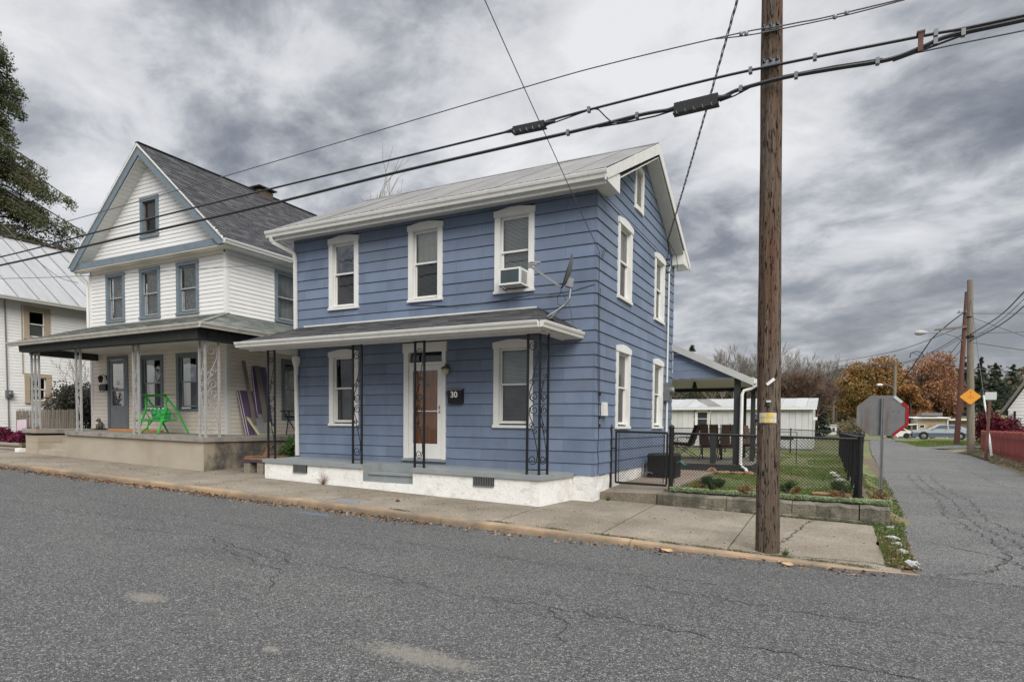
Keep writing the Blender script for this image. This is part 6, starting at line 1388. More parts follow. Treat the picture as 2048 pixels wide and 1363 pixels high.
# house at the right edge
rh=thing('white_cottage','white clapboard cottage with a steep gable at the right edge behind the burgundy bush','house',(15,30,0))
TR=pl('F',30); apx=15.4
clap(rh,'siding_board',m_vinyl,TR,12.25,18.5,-.2,1.95,.16,[(13.0,13.8,.5,1.8)],thick=.02)
cl=lambda z:(12.15+(z-1.95)/1.75,18.65-(z-1.95)/1.75)
clap(rh,'siding_board',m_vinyl,TR,12.25,18.5,1.95,7.4,.16,[],thick=.02,clip=cl)
g=MB(); g.add([(12.2,30.03,-.2),(18.6,30.03,-.2),(18.6,30.03,2),(15.4,30.03,7.6),(12.2,30.03,2)],[(0,1,2,3,4)]); g.box(12.22,12.28,30.03,36,-.2,2.0); put('wall',g,m_vinyl,rh)
for s in (-1,1): 
    g=MB(); e=apx+s*3.5; g.hexa([(apx,29.7,7.75),(e,29.7,1.72),(e,36,1.72),(apx,36,7.75),(apx,29.7,7.95),(e+s*.03,29.7,1.88),(e+s*.03,36,1.88),(apx,36,7.95)]); put('roof',g,m_roofmetal,rh)
g=MB(); ubox(g,TR,12.2,12.32,-.2,1.95,0,.03); put('corner_board',g,m_white,rh)
window(rh,TR,13.0,13.8,.5,1.8,'flat','dark','dark',m_white,m_white)
g=MB(); ubox(g,TR,12.42,12.52,0,1.9,.1,.16); put('porch_column',g,m_dark,rh)
rh.rotation_euler.z=-.30; _c=Vector((12.2,30,0)); rh.location=_c+Matrix.Rotation(-.30,3,'Z')@(Vector(rh.location)-_c)
# car
car=thing('parked_car','pale blue two door hatchback parked side on in front of the beige bungalow','car',(12.0,53,.03))
cx0=9.95; 
def prof(pts,y0,y1,mt,nm,par=car,sm=False):
    g=MB(); g.poly([(x,y0,z) for x,z in pts],(0,y1-y0,0)); return put(nm,g,mt,par,sm)
Z0=.03
prof([(10.15,Z0+.55),(10.12,Z0+.72),(10.3,Z0+.80),(11.35,Z0+.90),(14.05,Z0+.92),(14.3,Z0+.86),(14.32,Z0+.55)],52.15,53.8,m_car,'body')
prof([(10.10,Z0+.25),(10.08,Z0+.5),(10.15,Z0+.56),(14.33,Z0+.56),(14.36,Z0+.3),(14.2,Z0+.22),(10.2,Z0+.2)],52.13,53.82,m_cardark,'lower_body')
cab=prof([(11.3,Z0+.9),(12.0,Z0+1.25),(12.25,Z0+1.29),(13.2,Z0+1.27),(14.0,Z0+.92)],52.28,53.67,m_car,'cabin')
for pts in ([(11.55,Z0+.92),(12.05,Z0+1.2),(12.55,Z0+1.22),(12.6,Z0+.92)],[(12.7,Z0+.92),(12.68,Z0+1.22),(13.15,Z0+1.20),(13.6,Z0+.94)]): 
    prof(pts,52.265,52.28,mat('tinted_car_glass',(.11,.13,.14),.15,.05,3),'side_window',cab)
put('bumper',MB().box(10.0,10.14,52.2,53.75,Z0+.3,Z0+.48),m_black,car); put('headlight',MB().box(10.105,10.125,52.25,52.6,Z0+.56,Z0+.68),m_offwhite,car); put('side_trim',MB().box(10.3,14.2,52.12,52.135,Z0+.52,Z0+.56),m_black,car)
for wx in (10.9,13.45):
    wl=put('wheel',MB().lathe((wx,52.12,Z0+.29),[(.20,0),(.30,.02),(.31,.1),(.30,.2),(.2,.2)],18,'Y'),m_tyre,car); put('rim',MB().lathe((wx,52.11,Z0+.29),[(.02,-.02),(.10,0),(.19,.012),(.19,.03)],12,'Y'),m_galv,wl)
    put('wheel_arch',MB().lathe((wx,52.125,Z0+.32),[(.36,0),(.36,.01)],18,'Y'),m_black,car)
put('door_mirror',MB().box(11.5,11.65,52.05,52.15,Z0+.9,Z0+1.0),m_car,car); put('door_handle',MB().box(12.4,12.5,52.135,52.15,Z0+.78,Z0+.81),m_black,car)
put('tail_light',MB().box(14.3,14.345,52.2,52.5,Z0+.58,Z0+.75),m_red,car)
c2=thing('parked_car','white car half hidden behind the stop sign near the carport','car',(9.6,60,0))
g=MB(); g.poly([(8.4,59.3,.2),(8.3,59.3,.55),(8.7,59.3,.7),(9.2,59.3,1.0),(10.0,59.3,1.02),(10.5,59.3,.75),(10.7,59.3,.7),(10.72,59.3,.2)],(0,1.6,0)); put('body',g,m_white,c2); put('side_window',MB().poly([(9.0,59.28,.72),(9.3,59.28,.94),(9.95,59.28,.95),(10.3,59.28,.74)],(0,.02,0)),m_screen,c2)
for wx in (8.9,10.3): put('wheel',MB().lathe((wx,59.27,.27),[(.18,0),(.27,.02),(.27,.15)],12,'Y'),m_tyre,c2)
# beige bungalow with carport
bg_=thing('beige_bungalow','low beige bungalow with white flat roofs and a carport beyond the parked car','house',(12.8,67,0))
put('wall',MB().box(11.8,14.35,66,72,-.3,2.0),m_beige,bg_); put('wing_wall',MB().box(14.35,18,66.6,72,-.3,1.85),mat('tan_wing_wall',(.30,.245,.19),.85,.08,3),bg_)
for (a,b,c,d) in ((13.45,14.12,.95,1.42),(12.0,12.5,1.0,1.38)):
    f=put('window',MB().box(a,b,65.95,66,c,d),m_white,bg_); put('pane',MB().box(a+.07,b-.07,65.93,65.949,c+.07,d-.06),m_screen,f)
put('main_roof',MB().hexa([(11.4,65.5,2.0),(14.6,65.5,2.0),(14.6,73,2.2),(11.4,73,2.2),(11.4,65.5,2.12),(14.6,65.5,2.12),(14.6,73,2.3),(11.4,73,2.3)]),m_white,bg_); put('upper_roof',MB().box(12.3,14.1,67,72,2.3,2.62),m_roofmetal,bg_); put('wing_roof',MB().box(14.4,18.5,66,73,1.82,1.98),m_white,bg_)
put('carport_roof',MB().hexa([(9.9,65,1.22),(11.79,65,1.36),(11.79,70,1.36),(9.9,70,1.22),(9.9,65,1.34),(11.79,65,1.48),(11.79,70,1.48),(9.9,70,1.34)]),m_white,bg_)
for x in (10.0,11.7): put('carport_post',MB().box(x,x+.1,65.1,65.2,-.2,1.3),m_white,bg_)
put('downspout',MB().box(14.36,14.48,65.9,66.0,-.2,1.9),m_white,bg_)
# trailer, lattice and hillside houses
tr=thing('white_trailer','low white trailer home seen beyond the right end of the garage','trailer',(3.5,60,0)); put('body',MB().box(2.7,4.35,60,64,.25,1.2),m_white,tr); put('roof',MB().box(2.6,4.4,59.9,64.1,1.2,1.30),m_offwhite,tr)
for i in range(4): put('window',MB().box(2.9+i*.36,3.12+i*.36,59.97,60,.6,.95),m_screen,tr)
wf_=thing('wooden_gate','weathered wooden gate post beside the white trailer','gate',(2.4,58,0)); 
for i in range(5): put('slat',MB().box(2.05+i*.14,2.17+i*.14,57.9,57.94,-.1,1.0),m_wood,wf_)
for (x,z,w_,h_,lab,mt) in ((2.6,5.6,3.0,2.2,'upper left brick hillside house with a pale roof',m_brick),(6.2,6.0,2.6,2.6,'upper right pale hillside house partly hidden by branches',m_offwhite),(4.2,3.6,3.2,2.0,'lower reddish hillside house below the other two',mat('dull_red_wall',(.22,.11,.09),.9,.1,3))):
    t=thing('hillside_house',lab,'house',(x,157,z)); g=MB(); g.box(x-w_/2,x+w_/2,157,162,z-1.5,z+h_); put('wall',g,mt,t)
    g=MB(); g.poly([(x-w_/2-.3,156.6,z+h_),(x+w_/2+.3,156.6,z+h_),(x,156.6,z+h_+1.1)],(0,6,0)); put('roof',g,m_roofmetal,t)
    for k in (-.25,.25): put('window',MB().box(x+w_*k-.25,x+w_*k+.25,156.95,157,z+.6,z+1.5),m_screen,t)
put('patio_rail_post',MB().box(1.06,1.20,6.36,6.48,-.06,.78),m_patio,bh)
# patio furniture
def chair(lab,loc,rz,group='cushioned patio chairs'):
    t=thing('patio_chair',lab,'chair',(0,0,0),group); z=0
    g=MB(); g.hexa([(-.27,-.27,.40),(.27,-.27,.40),(.25,.27,.36),(-.25,.27,.36),(-.27,-.27,.49),(.27,-.27,.49),(.25,.27,.46),(-.25,.27,.46)]); put('seat_cushion',g,m_maroon,t)
    for s in (-1,1):
        g=MB(); x0,x1=(-.26,-.01) if s<0 else (.01,.26); g.hexa([(x0,.20,.44),(x1,.20,.44),(x1,.32,.44),(x0,.32,.44),(x0+.01,.42,1.05),(x1-.01,.42,1.05),(x1-.01,.50,1.03),(x0+.01,.50,1.03)]); put('back_cushion',g,m_maroon,t)
        g=MB(); g.tube([(s*.29,-.27,0),(s*.29,-.25,.62),(s*.29,.1,.66),(s*.29,.32,.60)],.014,5); put('arm',g,m_black,t)
        g=MB(); g.tube([(s*.27,-.2,.40),(s*.27,.45,.0)],.013,5); g.tube([(s*.27,.25,.42),(s*.27,-.25,.0)],.013,5); put('leg',g,m_black,t)
    put('back_frame',MB().tube([(-.27,.30,.42),(-.27,.52,1.06),(.27,.52,1.06),(.27,.30,.42)],.013,5),m_black,t)
    t.location=loc; t.rotation_euler.z=rz; return t
chair('brown cushioned patio chair nearest the house wall, facing right',(-.35,9.6,-.05),-1.6)
chair('brown cushioned patio chair with its patterned back to the street',(.72,8.5,-.05),3.14)
chair('brown cushioned patio chair second from the thick post, back to the street',(1.28,8.6,-.05),3.24)
chair('brown cushioned patio chair at the right end of the table by the far post',(2.15-.35,9.7,-.05),1.0)
tb=thing('patio_table','dark oval patio table in the middle of the covered patio','table',(1.0,9.5,-.05)); put('table_top',MB().lathe((1.0,9.5,.66),[(.62,0),(.64,.02),(.62,.035)],20),m_black,tb)
for a in (0,90,180,270): put('leg',MB().tube([(1.0+.45*math.cos(rad(a+45)),9.5+.45*math.sin(rad(a+45)),-.05),(1.0+.3*math.cos(rad(a+45)),9.5+.3*math.sin(rad(a+45)),.66)],.016,5),m_black,tb)
g=MB(); g.lathe((1.1,9.7,.70),[(.06,0),(.05,.12),(.09,.2),(.02,.30),(.01,.36)],8); solo('table_lantern',g,m_black,'small dark lantern with a pointed top on the patio table','lantern')
g=MB(); g.lathe((1.78,10.35,1.0),[(.05,0),(.04,.10),(.09,.2),(.06,.3),(.01,.38)],8); g.tube([(1.78,10.35,-.05),(1.78,10.35,1.0)],.02,5); solo('post_lantern',g,m_black,'dark lantern on a thin stand by the far right patio post','lantern')
g=MB(); g.box(1.9,2.9,10.6,10.64,.55,.64); g.tube([(2.1,10.6,-.2),(2.1,10.6,.8),(3.0,10.6,.8),(3.0,10.6,-.2)],.015,5); solo('patio_rail',g,m_patio,'dark low rail beside the far end of the covered patio','railing')
g=MB(); g.lathe((.45,7.2,2.10),[(.04,.12),(.05,.05),(.075,-.05),(.06,-.06)],10); g.tube([(.45,7.2,2.23),(.45,7.2,2.15)],.02,6); solo('flood_lamp',g,m_black,'small black floodlight hanging from the patio ceiling','lamp')
g=MB(); g.box(1.25,1.33,10.35,10.45,1.95,2.12); solo('speaker_box',g,m_black,'small black outdoor speaker under the far patio beam','speaker')
# ================================================================ VEGETATION
V=Vector
def rv(): 
    while True:
        v=V((R.uniform(-1,1),R.uniform(-1,1),R.uniform(-1,1)))
        if .05<v.length<1: return v.normalized()
def tone(ts,k=.25):
    c=ts[int(R.random()*len(ts))]; f=1-k+2*k*R.random(); return (c[0]*f,c[1]*f,c[2]*f)
def leafq(g,p,s,t,flat=0.0,asp=.6):
    a=rv(); a.z*=(1-flat); a.normalize(); b=a.cross(rv()).normalized()
    a=a*s; b=b*s*asp
    g.add([p-a*.5,p-a*.08+b*.5,p+a*.5,p-a*.08-b*.5],[(0,1,2,3)],t)
def crown(g,clumps,n,s,ts,shell=.55,k=.3):
    """leaf sized faces scattered through uneven clumps"""
    tot=sum(c[3]**2 for c in clumps)
    for (x,y,z,r,*zr) in clumps:
        zr=zr[0] if zr else .8; m=int(n*r*r/tot); base=tone(ts,.18)
        for _ in range(m):
            d=rv(); rr=r*(shell+(1-shell)*R.random())*(1+.25*noise.noise(d*2+V((x,y,z))))
            p=V((x+d.x*rr,y+d.y*rr,z+d.z*rr*zr)); t=tone(ts,k); t=tuple((a+b)/2 for a,b in zip(t,base)); leafq(g,p,s*(.6+.8*R.random()),t)
def limb(g,a,b,r0,r1,seg=5,wig=.12,n=5):
    a=V(a);b=V(b);L_=(b-a).length; P=[a.lerp(b,i/seg)+(rv()*L_*wig*.5*(0 if i in(0,) else 1)*(.3 if i==seg else 1)) for i in range(seg+1)]
    g.tube(P,[r0+(r1-r0)*i/seg for i in range(seg+1)],n,False); return P
def branches(g,p,d,L_,r,depth,spread=.6,upb=.25,n=4,minr=.004,kids=(2,4)):
    q=p+d*L_; mid=p.lerp(q,.5)+rv()*L_*.07; g.tube([p,mid,q],[r,r*.8,r*.62],n if r>.03 else 3,False)
    if depth<=0: return
    for _ in range(R.randint(*kids)):
        nd=(d+rv()*spread+V((0,0,upb))).normalized(); s=p.lerp(q,.45+.55*R.random()); branches(g,s if R.random()<.6 else q,nd,L_*(.62+.2*R.random()),max(minr,r*.58),depth-1,spread,upb,n,minr,kids)
def baretree(lab,loc,h,depth=5,spread=.6,mt=None,r=None,name='bare_tree',cat='tree',group=None,fork=.3,minr=.008,kids=(3,4)):
    t=thing(name,lab,cat,loc,group); l=V(loc); g=MB(); r=r or h*.022; g.tube([l-V((0,0,.3)),l+V((.0,0,h*fork))],[r*1.3,r],7,False); put('trunk',g,m_bark,t)
    g=MB()
    for i in range(4): branches(g,l+V((0,0,h*fork*(.7+.3*R.random()))),(V((0,0,1))+rv()*.5).normalized(),h*.27,r*.65,depth,spread,.28,4,minr,kids)
    put('branches',g,mt or m_bark2,t); return t
def leaftree(name,lab,loc,h,rad_,n,s,ts,trunk_h=.35,clumps=22,zr=.8,cat='tree',group=None,mt=None,low=.3,squash=1.0):
    t=thing(name,lab,cat,loc,group); l=V(loc); g=MB(); r=h*.025; top=l+V((0,0,h*.7))
    P=limb(g,l-V((0,0,.3)),top,r*1.3,r*.4,6,.03,7)
    C=[]
    for i in range(clumps):
        a=R.random()*6.283; u=R.random(); z=h*(low+(1-low)*u*.93); prof_=math.sin(min(1,max(.08,(z/h-low*.55)/(1.02-low*.55)))*math.pi)**.6; q=rad_*prof_*(.35+.65*R.random()**.5)*.8
        c=l+V((math.cos(a)*q,math.sin(a)*q*squash,z)); C.append((c.x,c.y,c.z,rad_*(.22+.16*R.random()),zr)); s0=l+V((0,0,min(z*.8,h*.65))); limb(g,s0,c,r*.4,r*.08,4,.12,4)
    put('trunk',g,mt or m_bark,t); g=MB(); crown(g,C,n,s,ts); put('crown',g,m_leaf,t); return t
def evergreen(name,lab,loc,h,rad_,n,s,ts,layers=9,cat='tree',group=None,tip=.05,low=.08,ragg=.35):
    t=thing(name,lab,cat,loc,group); l=V(loc); g=MB(); g.tube([l-V((0,0,.3)),l+V((0,0,h*.97))],[h*.02,h*.003],6,False)
    lf=MB(); B=layers*8
    for i in range(B):
        u=(i+R.random())/B; z=h*(low+(1-low)*u); rr=rad_*(1-u)**.85*(1-ragg*R.random())+tip*rad_; a=R.random()*6.283; d=V((math.cos(a),math.sin(a),-.12-.2*R.random())); st_=l+V((0,0,z)); e=st_+d*rr
        g.tube([st_,e],[h*.004,h*.0015],3,False); bt=tone(ts,.25)
        for k in range(int(n/B)):
            v=R.random()**.6; p=st_.lerp(e,v)+rv()*rr*.16*(1.1-v*.5)+V((0,0,-.05*rr*R.random())); c=tone(ts,.25); leafq(lf,p,s*(.6+.8*R.random()),tuple((x+y)/2 for x,y in zip(c,bt)),.5,.35)
    put('trunk',g,m_bark,t); put('crown',lf,m_leaf,t); return t
# ---- big conifer behind the far left house
DG=[(.042,.065,.026),(.065,.085,.036),(.085,.105,.042),(.030,.045,.020),(.115,.11,.050)]
t=thing('tall_conifer','huge dark shaggy conifer rising behind the metal roofed house at the far left','tree',(-44,8.6,-.3))
l=V((-44,8.6,0)); g=MB(); g.tube([l,l+V((.2,0,15)),l+V((0,0,33))],[.55,.42,.05],10,False); lf=MB()
nb=200
for i in range(nb):
    u=(i+R.random())/nb; z=11.0+20.5*u; rr=(7.9*(1-u)**1.6+.3)*(.66+.40*R.random()); 
    if 14.2<z<15.6: rr*=.62
    if 18.6<z<20.2: rr*=.6
    a=rad(-75+150*R.random()) if R.random()<.72 else R.random()*6.283
    st_=l+V((0,0,z+.8)); d=V((math.cos(a),math.sin(a),0)); e=st_+d*rr+V((0,0,-.6-.22*rr+.9*(u))); m1=st_.lerp(e,.5)+V((0,0,.15*rr)); tip_=e+V((0,0,.25)); P=[st_,st_.lerp(m1,.6),m1,m1.lerp(e,.6),e,tip_]; g.tube(P,[.07,.06,.045,.03,.015,.008],4,False)
    bt=tone(DG,.2)
    for k in range(int(34*rr/3)+10):
        v=(.18+.82*R.random()); q=st_.lerp(m1,v*2) if v<.5 else m1.lerp(e,v*2-1); s_=d.cross(V((0,0,1)))*R.uniform(-1,1)*(.55*(1.15-v)+.25); c0=q+s_+V((0,0,-.1-.25*R.random())); 
        g.tube([q,c0],[.012,.006],3,False)
        for j in range(15):
            p=c0+rv()*.24+V((0,0,-.28*R.random())); cc=tone(DG,.25); leafq(lf,p,.19*(.6+.8*R.random()),tuple((x+y)/2 for x,y in zip(cc,bt)),0,.34)
put('trunk',g,m_bark,t); put('crown',lf,m_leaf,t)
baretree('pale bare crowned tree whose twigs show above the blue house roof',(-19.9,16.6,-.2),13.6,4,.5,m_bark2,.15,minr=.014,fork=.42,kids=(2,3))

evergreen('small_evergreen','evergreen tip showing above the patio roof',(-5.2,35,-.2),7.0,1.5,3200,.26,[(.06,.08,.05),(.04,.06,.035),(.09,.10,.06)])
BT=mat('brown_bare_twigs',(.13,.085,.062),.9,.25,5)
for k,(x,y,h,lab,mt) in enumerate(((-5.6,51,8.6,'pale bare tree left of the garage, behind the patio roof',m_bark2),(-3.9,53,8.2,'low bare tree above the middle of the patio roof',m_bark2),(-2.0,53,9.2,'tall pale bare tree just left of the utility pole',m_bark2),(.4,55,9.0,'fan shaped pale bare tree just right of the utility pole',m_bark2),(2.5,57,8.3,'pale bare tree with wispy top right of the garage roof',m_bark2),(-.4,46,5.6,'brown twiggy tree directly behind the garage',BT),(1.3,48,6.1,'brown twiggy tree above the right half of the garage roof',BT),(2.5,50,5.0,'brown twiggy tree above the right corner of the garage',BT))):
    baretree(lab,(x,y,-.1),h,5 if mt is m_bark2 else 6,.62,mt,.10,fork=.22,minr=.013 if mt is m_bark2 else .012,kids=(2,4) if mt is m_bark2 else (3,4))
evergreen('dark_evergreen','broad dark evergreen standing right of the garage in front of the hillside',(2.9,55.7,-.1),4.1,1.15,3600,.24,[(.035,.045,.03),(.05,.065,.04),(.025,.032,.022)])
OR=[(.34,.15,.045),(.28,.13,.040),(.38,.19,.065),(.22,.12,.05)]; OL=[(.19,.155,.045),(.24,.18,.05),(.15,.14,.045)]; RD=[(.30,.135,.08),(.24,.115,.07),(.34,.17,.095),(.20,.12,.08)]
leaftree('orange_oak_tree','broad orange and olive autumn tree directly behind the stop sign',(8.7,93,0),10.6,5.6,24000,.32,OR+OL,clumps=46,low=.24)
leaftree('russet_oak_tree','tall russet autumn tree with visible limbs behind the beige bungalow',(15.3,97,0),11.8,5.9,14000,.32,RD+[(.30,.16,.06)],clumps=44,low=.22)
leaftree('golden_tree','smaller golden brown tree between the russet tree and the bungalow roof',(13.2,88,0),6.4,3.0,8000,.36,OR,clumps=16,low=.3)
leaftree('green_yew_tree','low yellow green tree beside the russet tree, left of the leaning pole',(18.8,100,0),5.4,2.6,7000,.34,[(.06,.085,.025),(.09,.11,.03),(.04,.055,.02)],clumps=14,low=.05)
PN=[(.038,.052,.036),(.055,.075,.046),(.075,.095,.058),(.042,.054,.040)]
for (x,y,h,r_,lab) in ((21.5,118,9.0,2.4,'dark pine left of the leaning pole'),(23.8,121,10.6,2.8,'tallest dark pine between the two near poles'),(26.8,124,10.2,2.6,'dark pine just right of the grey pole'),(30.0,130,9.0,3.0,'dark pine above the white square sign'),(36.5,150,9.3,3.3,'dark pine above the burgundy bush'),(40.5,152,9.6,3.0,'dark pine left of the cottage roof')):
    evergreen('dark_pine',lab,(x,y,terr(x,y)-.2),h,r_,4200,.5,PN,ragg=.5)
for (x,y,h,r_,lab) in ((-13,150,8.5,3.2,'dark pine on the skyline far left of the utility pole'),(-7.6,152,9.0,3.0,'dark pine on the skyline just left of the utility pole'),(-2.6,153,8.6,3.0,'dark pine on the skyline right of the utility pole'),(-.2,155,9.4,2.8,'taller dark pine on the skyline above the garage end'),(2.6,157,9.2,2.9,'dark pine on the skyline above the trailer'),(5.2,158,9.6,3.0,'dark pine on the skyline above the hillside houses'),(7.8,160,9.0,2.8,'dark pine on the skyline touching the orange tree')):
    evergreen('dark_pine',lab,(x,y,terr(x,y)-.3),h,r_,3600,.6,PN,ragg=.6)
# far wood covering the hills
def farwood(lab,n,xr,yr,ts,hh,s):
    g=MB()
    for i in range(n):
        x=R.uniform(*xr);y=R.uniform(*yr);z=terr(x,y); h=hh*(.7+.6*R.random()); r_=h*.36; c=tone(ts,.3)
        for k in range(70):
            d=rv(); p=V((x+d.x*r_,y+d.y*r_,z+h*.55+d.z*h*.48)); cc=tone(ts,.2); leafq(g,p,s*(.6+.8*R.random()),tuple((a+b)/2 for a,b in zip(cc,c)))
    return solo('hillside_wood',g,m_leaf,lab,'wood',kind='stuff')
BRW=[(.095,.065,.045),(.12,.085,.055),(.075,.055,.042),(.06,.062,.035),(.14,.08,.045)]
farwood('brown autumn wood covering the hillside behind the garage and the hillside houses',330,(-60,14),(168,200),BRW+PN[:2],8,.9)
farwood('brown and green wood covering the hillside behind the poles',420,(14,120),(140,195),BRW+PN,7.0,.9)
farwood('low dry scrub and weeds on the open ground beyond the trailer',260,(-12,9),(64,106),[(.13,.10,.06),(.11,.11,.05),(.16,.12,.07)],1.3,.3)
farwood('low brown scrub at the foot of the hillside beyond the trailer',120,(-12,9),(105,150),[(.09,.07,.045),(.07,.075,.035),(.12,.09,.05)],3.0,.5)
leaftree('red_brown_tree','reddish brown autumn tree in front of the skyline pines above the trailer',(3.4,138,4),7.5,4.2,6500,.5,[(.15,.085,.06),(.12,.075,.055),(.17,.10,.07)],clumps=18,low=.15)
leaftree('red_brown_tree','brown autumn tree below the skyline pines above the garage roof end',(-2.5,132,3),7.5,4.0,6000,.5,[(.13,.085,.06),(.10,.07,.05)],clumps=18,low=.15)
# shrubs
def shrub(name,lab,loc,rx,ry,h,n,s,ts,cl=9,cat='shrub',group=None,stems=6,asp=.6):
    t=thing(name,lab,cat,loc,group); l=V(loc); C=[];g=MB()
    for i in range(cl):
        a=R.random()*6.283;q=R.random()**.5; z=h*(.25+.6*R.random()*(1-.45*q)); c=l+V((math.cos(a)*q*rx*.75,math.sin(a)*q*ry*.75,z)); C.append((c.x,c.y,c.z,min(rx,ry,h)*(.38+.2*R.random()),.85)); limb(g,l,c,.02,.006,3,.1,3)
    put('stems',g,m_bark,t); g=MB(); crown(g,C,n,s,ts,.35); put('foliage',g,m_leaf,t); return t
shrub('burning_bush','large deep burgundy bush behind the red picket fence',(11.5,28.2,-.1),1.35,1.1,2.25,9000,.11,[(.085,.008,.016),(.11,.012,.02),(.055,.007,.012),(.14,.02,.03)],16)
shrub('green_shrub','olive green shrub between the burgundy bush and the cottage',(12.3,27.0,-.1),.6,.6,1.3,2500,.09,[(.07,.075,.035),(.10,.09,.045),(.13,.07,.035)],7)
t=thing('ornamental_grass','golden tuft of ornamental grass behind the parked car','grass tuft',(12.7,62,0)); g=MB()
for i in range(900):
    a=R.random()*6.283; q=R.random(); b=V((12.7+math.cos(a)*.15,62+math.sin(a)*.15,0)); e=V((12.7+math.cos(a)*(.15+.75*q),62+math.sin(a)*.6*q,1.45-.7*q*q)); w_=V((.02,0,0)); g.add([b-w_,b+w_,e],[(0,1,2)],tone([(.40,.26,.10),(.45,.32,.15)]))
put('blades',g,m_leaf,t)
shrub('burgundy_shrub','bushy burgundy shrub at the left edge above the landscape timbers',(-21.6,-.3,.05),1.0,.5,.95,5000,.075,[(.13,.016,.045),(.19,.024,.065),(.08,.010,.028)],14)
shrub('burgundy_shrub','smaller burgundy shrub beside the step pier of the white gabled house',(-19.5,-.35,.03),1.0,.45,.85,5000,.075,[(.13,.016,.045),(.19,.024,.065),(.08,.010,.028)],14)
shrub('edging_plant','pale green groundcover plants between the burgundy shrubs and the timbers',(-19.6,-.72,.05),1.3,.22,.24,1600,.05,[(.14,.17,.08),(.10,.14,.05)],9)
shrub('grey_green_bush','tall grey green bush with silvery twigs behind the weathered picket fence',(-20.0,1.9,.2),1.8,1.0,2.75,15000,.10,[(.05,.052,.036),(.085,.08,.06),(.035,.036,.026),(.15,.14,.12)],22)
g=MB()
for i in range(7): branches(g,V((-20.2+R.uniform(-1,1),1.8,1.9)),(V((0,0,1))+rv()*.5).normalized(),.55,.014,3,.6,.2,3,.005,(2,3))
solo('bare_twigs',g,m_bark2,'bare upright twigs standing out of the bush behind the picket fence','twigs',kind='stuff')
shrub('feathery_shrub','bright feathery green shrub growing between the two houses',(-8.15,.35,-.28),.52,.5,1.08,6500,.055,[(.07,.13,.035),(.10,.18,.05),(.045,.085,.025)],12)
# lawn, verge and weeds
def blades(g,n,f,hh,ts,w_=.006):
    for _ in range(n):
        p=f()
        if p is None: continue
        a=R.random()*6.283; h=hh*(.5+R.random()); b=V((math.cos(a),math.sin(a),0))*w_; e=p+V((R.uniform(-.5,.5)*h,R.uniform(-.5,.5)*h,h)); g.add([p-b,p+b,e],[(0,1,2)],tone(ts,.3))
GR=[(.115,.20,.030),(.15,.25,.045),(.085,.15,.025),(.20,.23,.07),(.19,.16,.08)]
def lawnp():
    y=1.35+17.5*R.random()**1.5; x=R.uniform(1.27,4.42)
    if y>6.0 and x<2.2 and y<10.8: return None
    if noise.noise(V((x*.9,y*.5,4)))>.05 and R.random()<.88: return None
    return V((x,y,terr(x,y)-.005))
g=MB(); blades(g,52000,lawnp,.045,GR,.007); put('lawn_grass',g,m_leaf,kind='stuff')
g=MB(); blades(g,12000,lambda:(lambda x,y:V((x,y,terr(x,y)+.0)))(R.uniform(8.4,15),R.uniform(32,44)),.07,GR,.016); blades(g,9000,lambda:(lambda x,y:V((x,y,terr(x,y)+.06)))(R.uniform(9.4,10.4),R.uniform(9,25)) if R.random()<.6 else None,.05,[(.13,.12,.05),(.09,.11,.035),(.16,.12,.06)],.008); put('roadside_grass',g,m_leaf,kind='stuff')
def bankp():
    y=-2.6+12*R.random()**1.6; l_=4.62; r_=interp(y,LE)+.03; x=R.uniform(l_,r_)
    if y>.6 and noise.noise(V((x*2,y*1.1,9)))<-.12: return None
    return V((x,y,bankz(x,y)-.01))
g=MB(); blades(g,9500,bankp,.05,[(.07,.11,.025),(.11,.15,.035),(.15,.13,.05)],.007)
for _ in range(5200):
    p=bankp()
    if p and p.y>-.6: leafq(g,p+V((0,0,.02+.05*R.random())),.035,tone([(.08,.13,.035),(.12,.17,.05),(.06,.09,.03)]),.3)
put('bank_grass',g,m_leaf,kind='stuff')
# creeping groundcover along the garden wall
g=MB()
for _ in range(17000):
    x=1.3+3.6*R.random(); y=.60+abs(R.gauss(0,.17)); 
    if y>1.1 or noise.noise(V((x*2.1,y*3,1)))<-.28: continue
    zb_=-.27-.010*x+.02; p=V((x,y,zb_+.075*R.random()*(1-.6*(y-.6)))); leafq(g,p,.020*(.7+.7*R.random()),tone([(.25,.32,.17),(.31,.38,.22),(.16,.22,.10),(.36,.42,.26)]),.5,.75)
put('creeping_groundcover',g,m_leaf,kind='stuff')
sl=sheet('flower_bed_soil',m_dirt,[(y,1.25,4.6) for y in (.69,.8,.95,1.1,1.3,1.5)],20,lambda x,y:-.275-.008*x+.03*noise.noise(V((x*3,y*5,0)))+.01,kind='structure')
MU=[(.34,.14,.05),(.20,.10,.05),(.42,.22,.09),(.12,.07,.04)]
for (x,y,r_,lab) in ((1.78,.98,.14,'small clump of rusty orange flowers nearest the gate post in the flower bed'),(2.62,.90,.13,'rusty orange flower clump just left of the utility pole in the flower bed'),(3.45,.92,.14,'dry brown flower clump just right of the utility pole in the flower bed'),(4.12,.86,.17,'large rusty flower clump near the corner fence post in the flower bed'),(4.74,1.05,.17,'dark leaved orange flower clump at the foot of the stop sign post')):
    t=shrub('flower_clump',lab,(x,y,-.28),r_,r_,.2,420,.032,[(.06,.06,.03),(.10,.08,.04)]+MU,6,'flowers','rusty flower clumps in the bed')
shrub('small_dark_shrub','small dark green shrub in front of the fence left of the utility pole',(1.98,1.22,-.28),.22,.2,.36,1800,.035,[(.06,.10,.035),(.09,.14,.05)],7)
shrub('small_dark_shrub','thin dark green shrub growing through the fence right of the utility pole',(3.30,1.28,-.28),.16,.15,.38,900,.035,[(.07,.12,.04),(.10,.16,.05)],6)
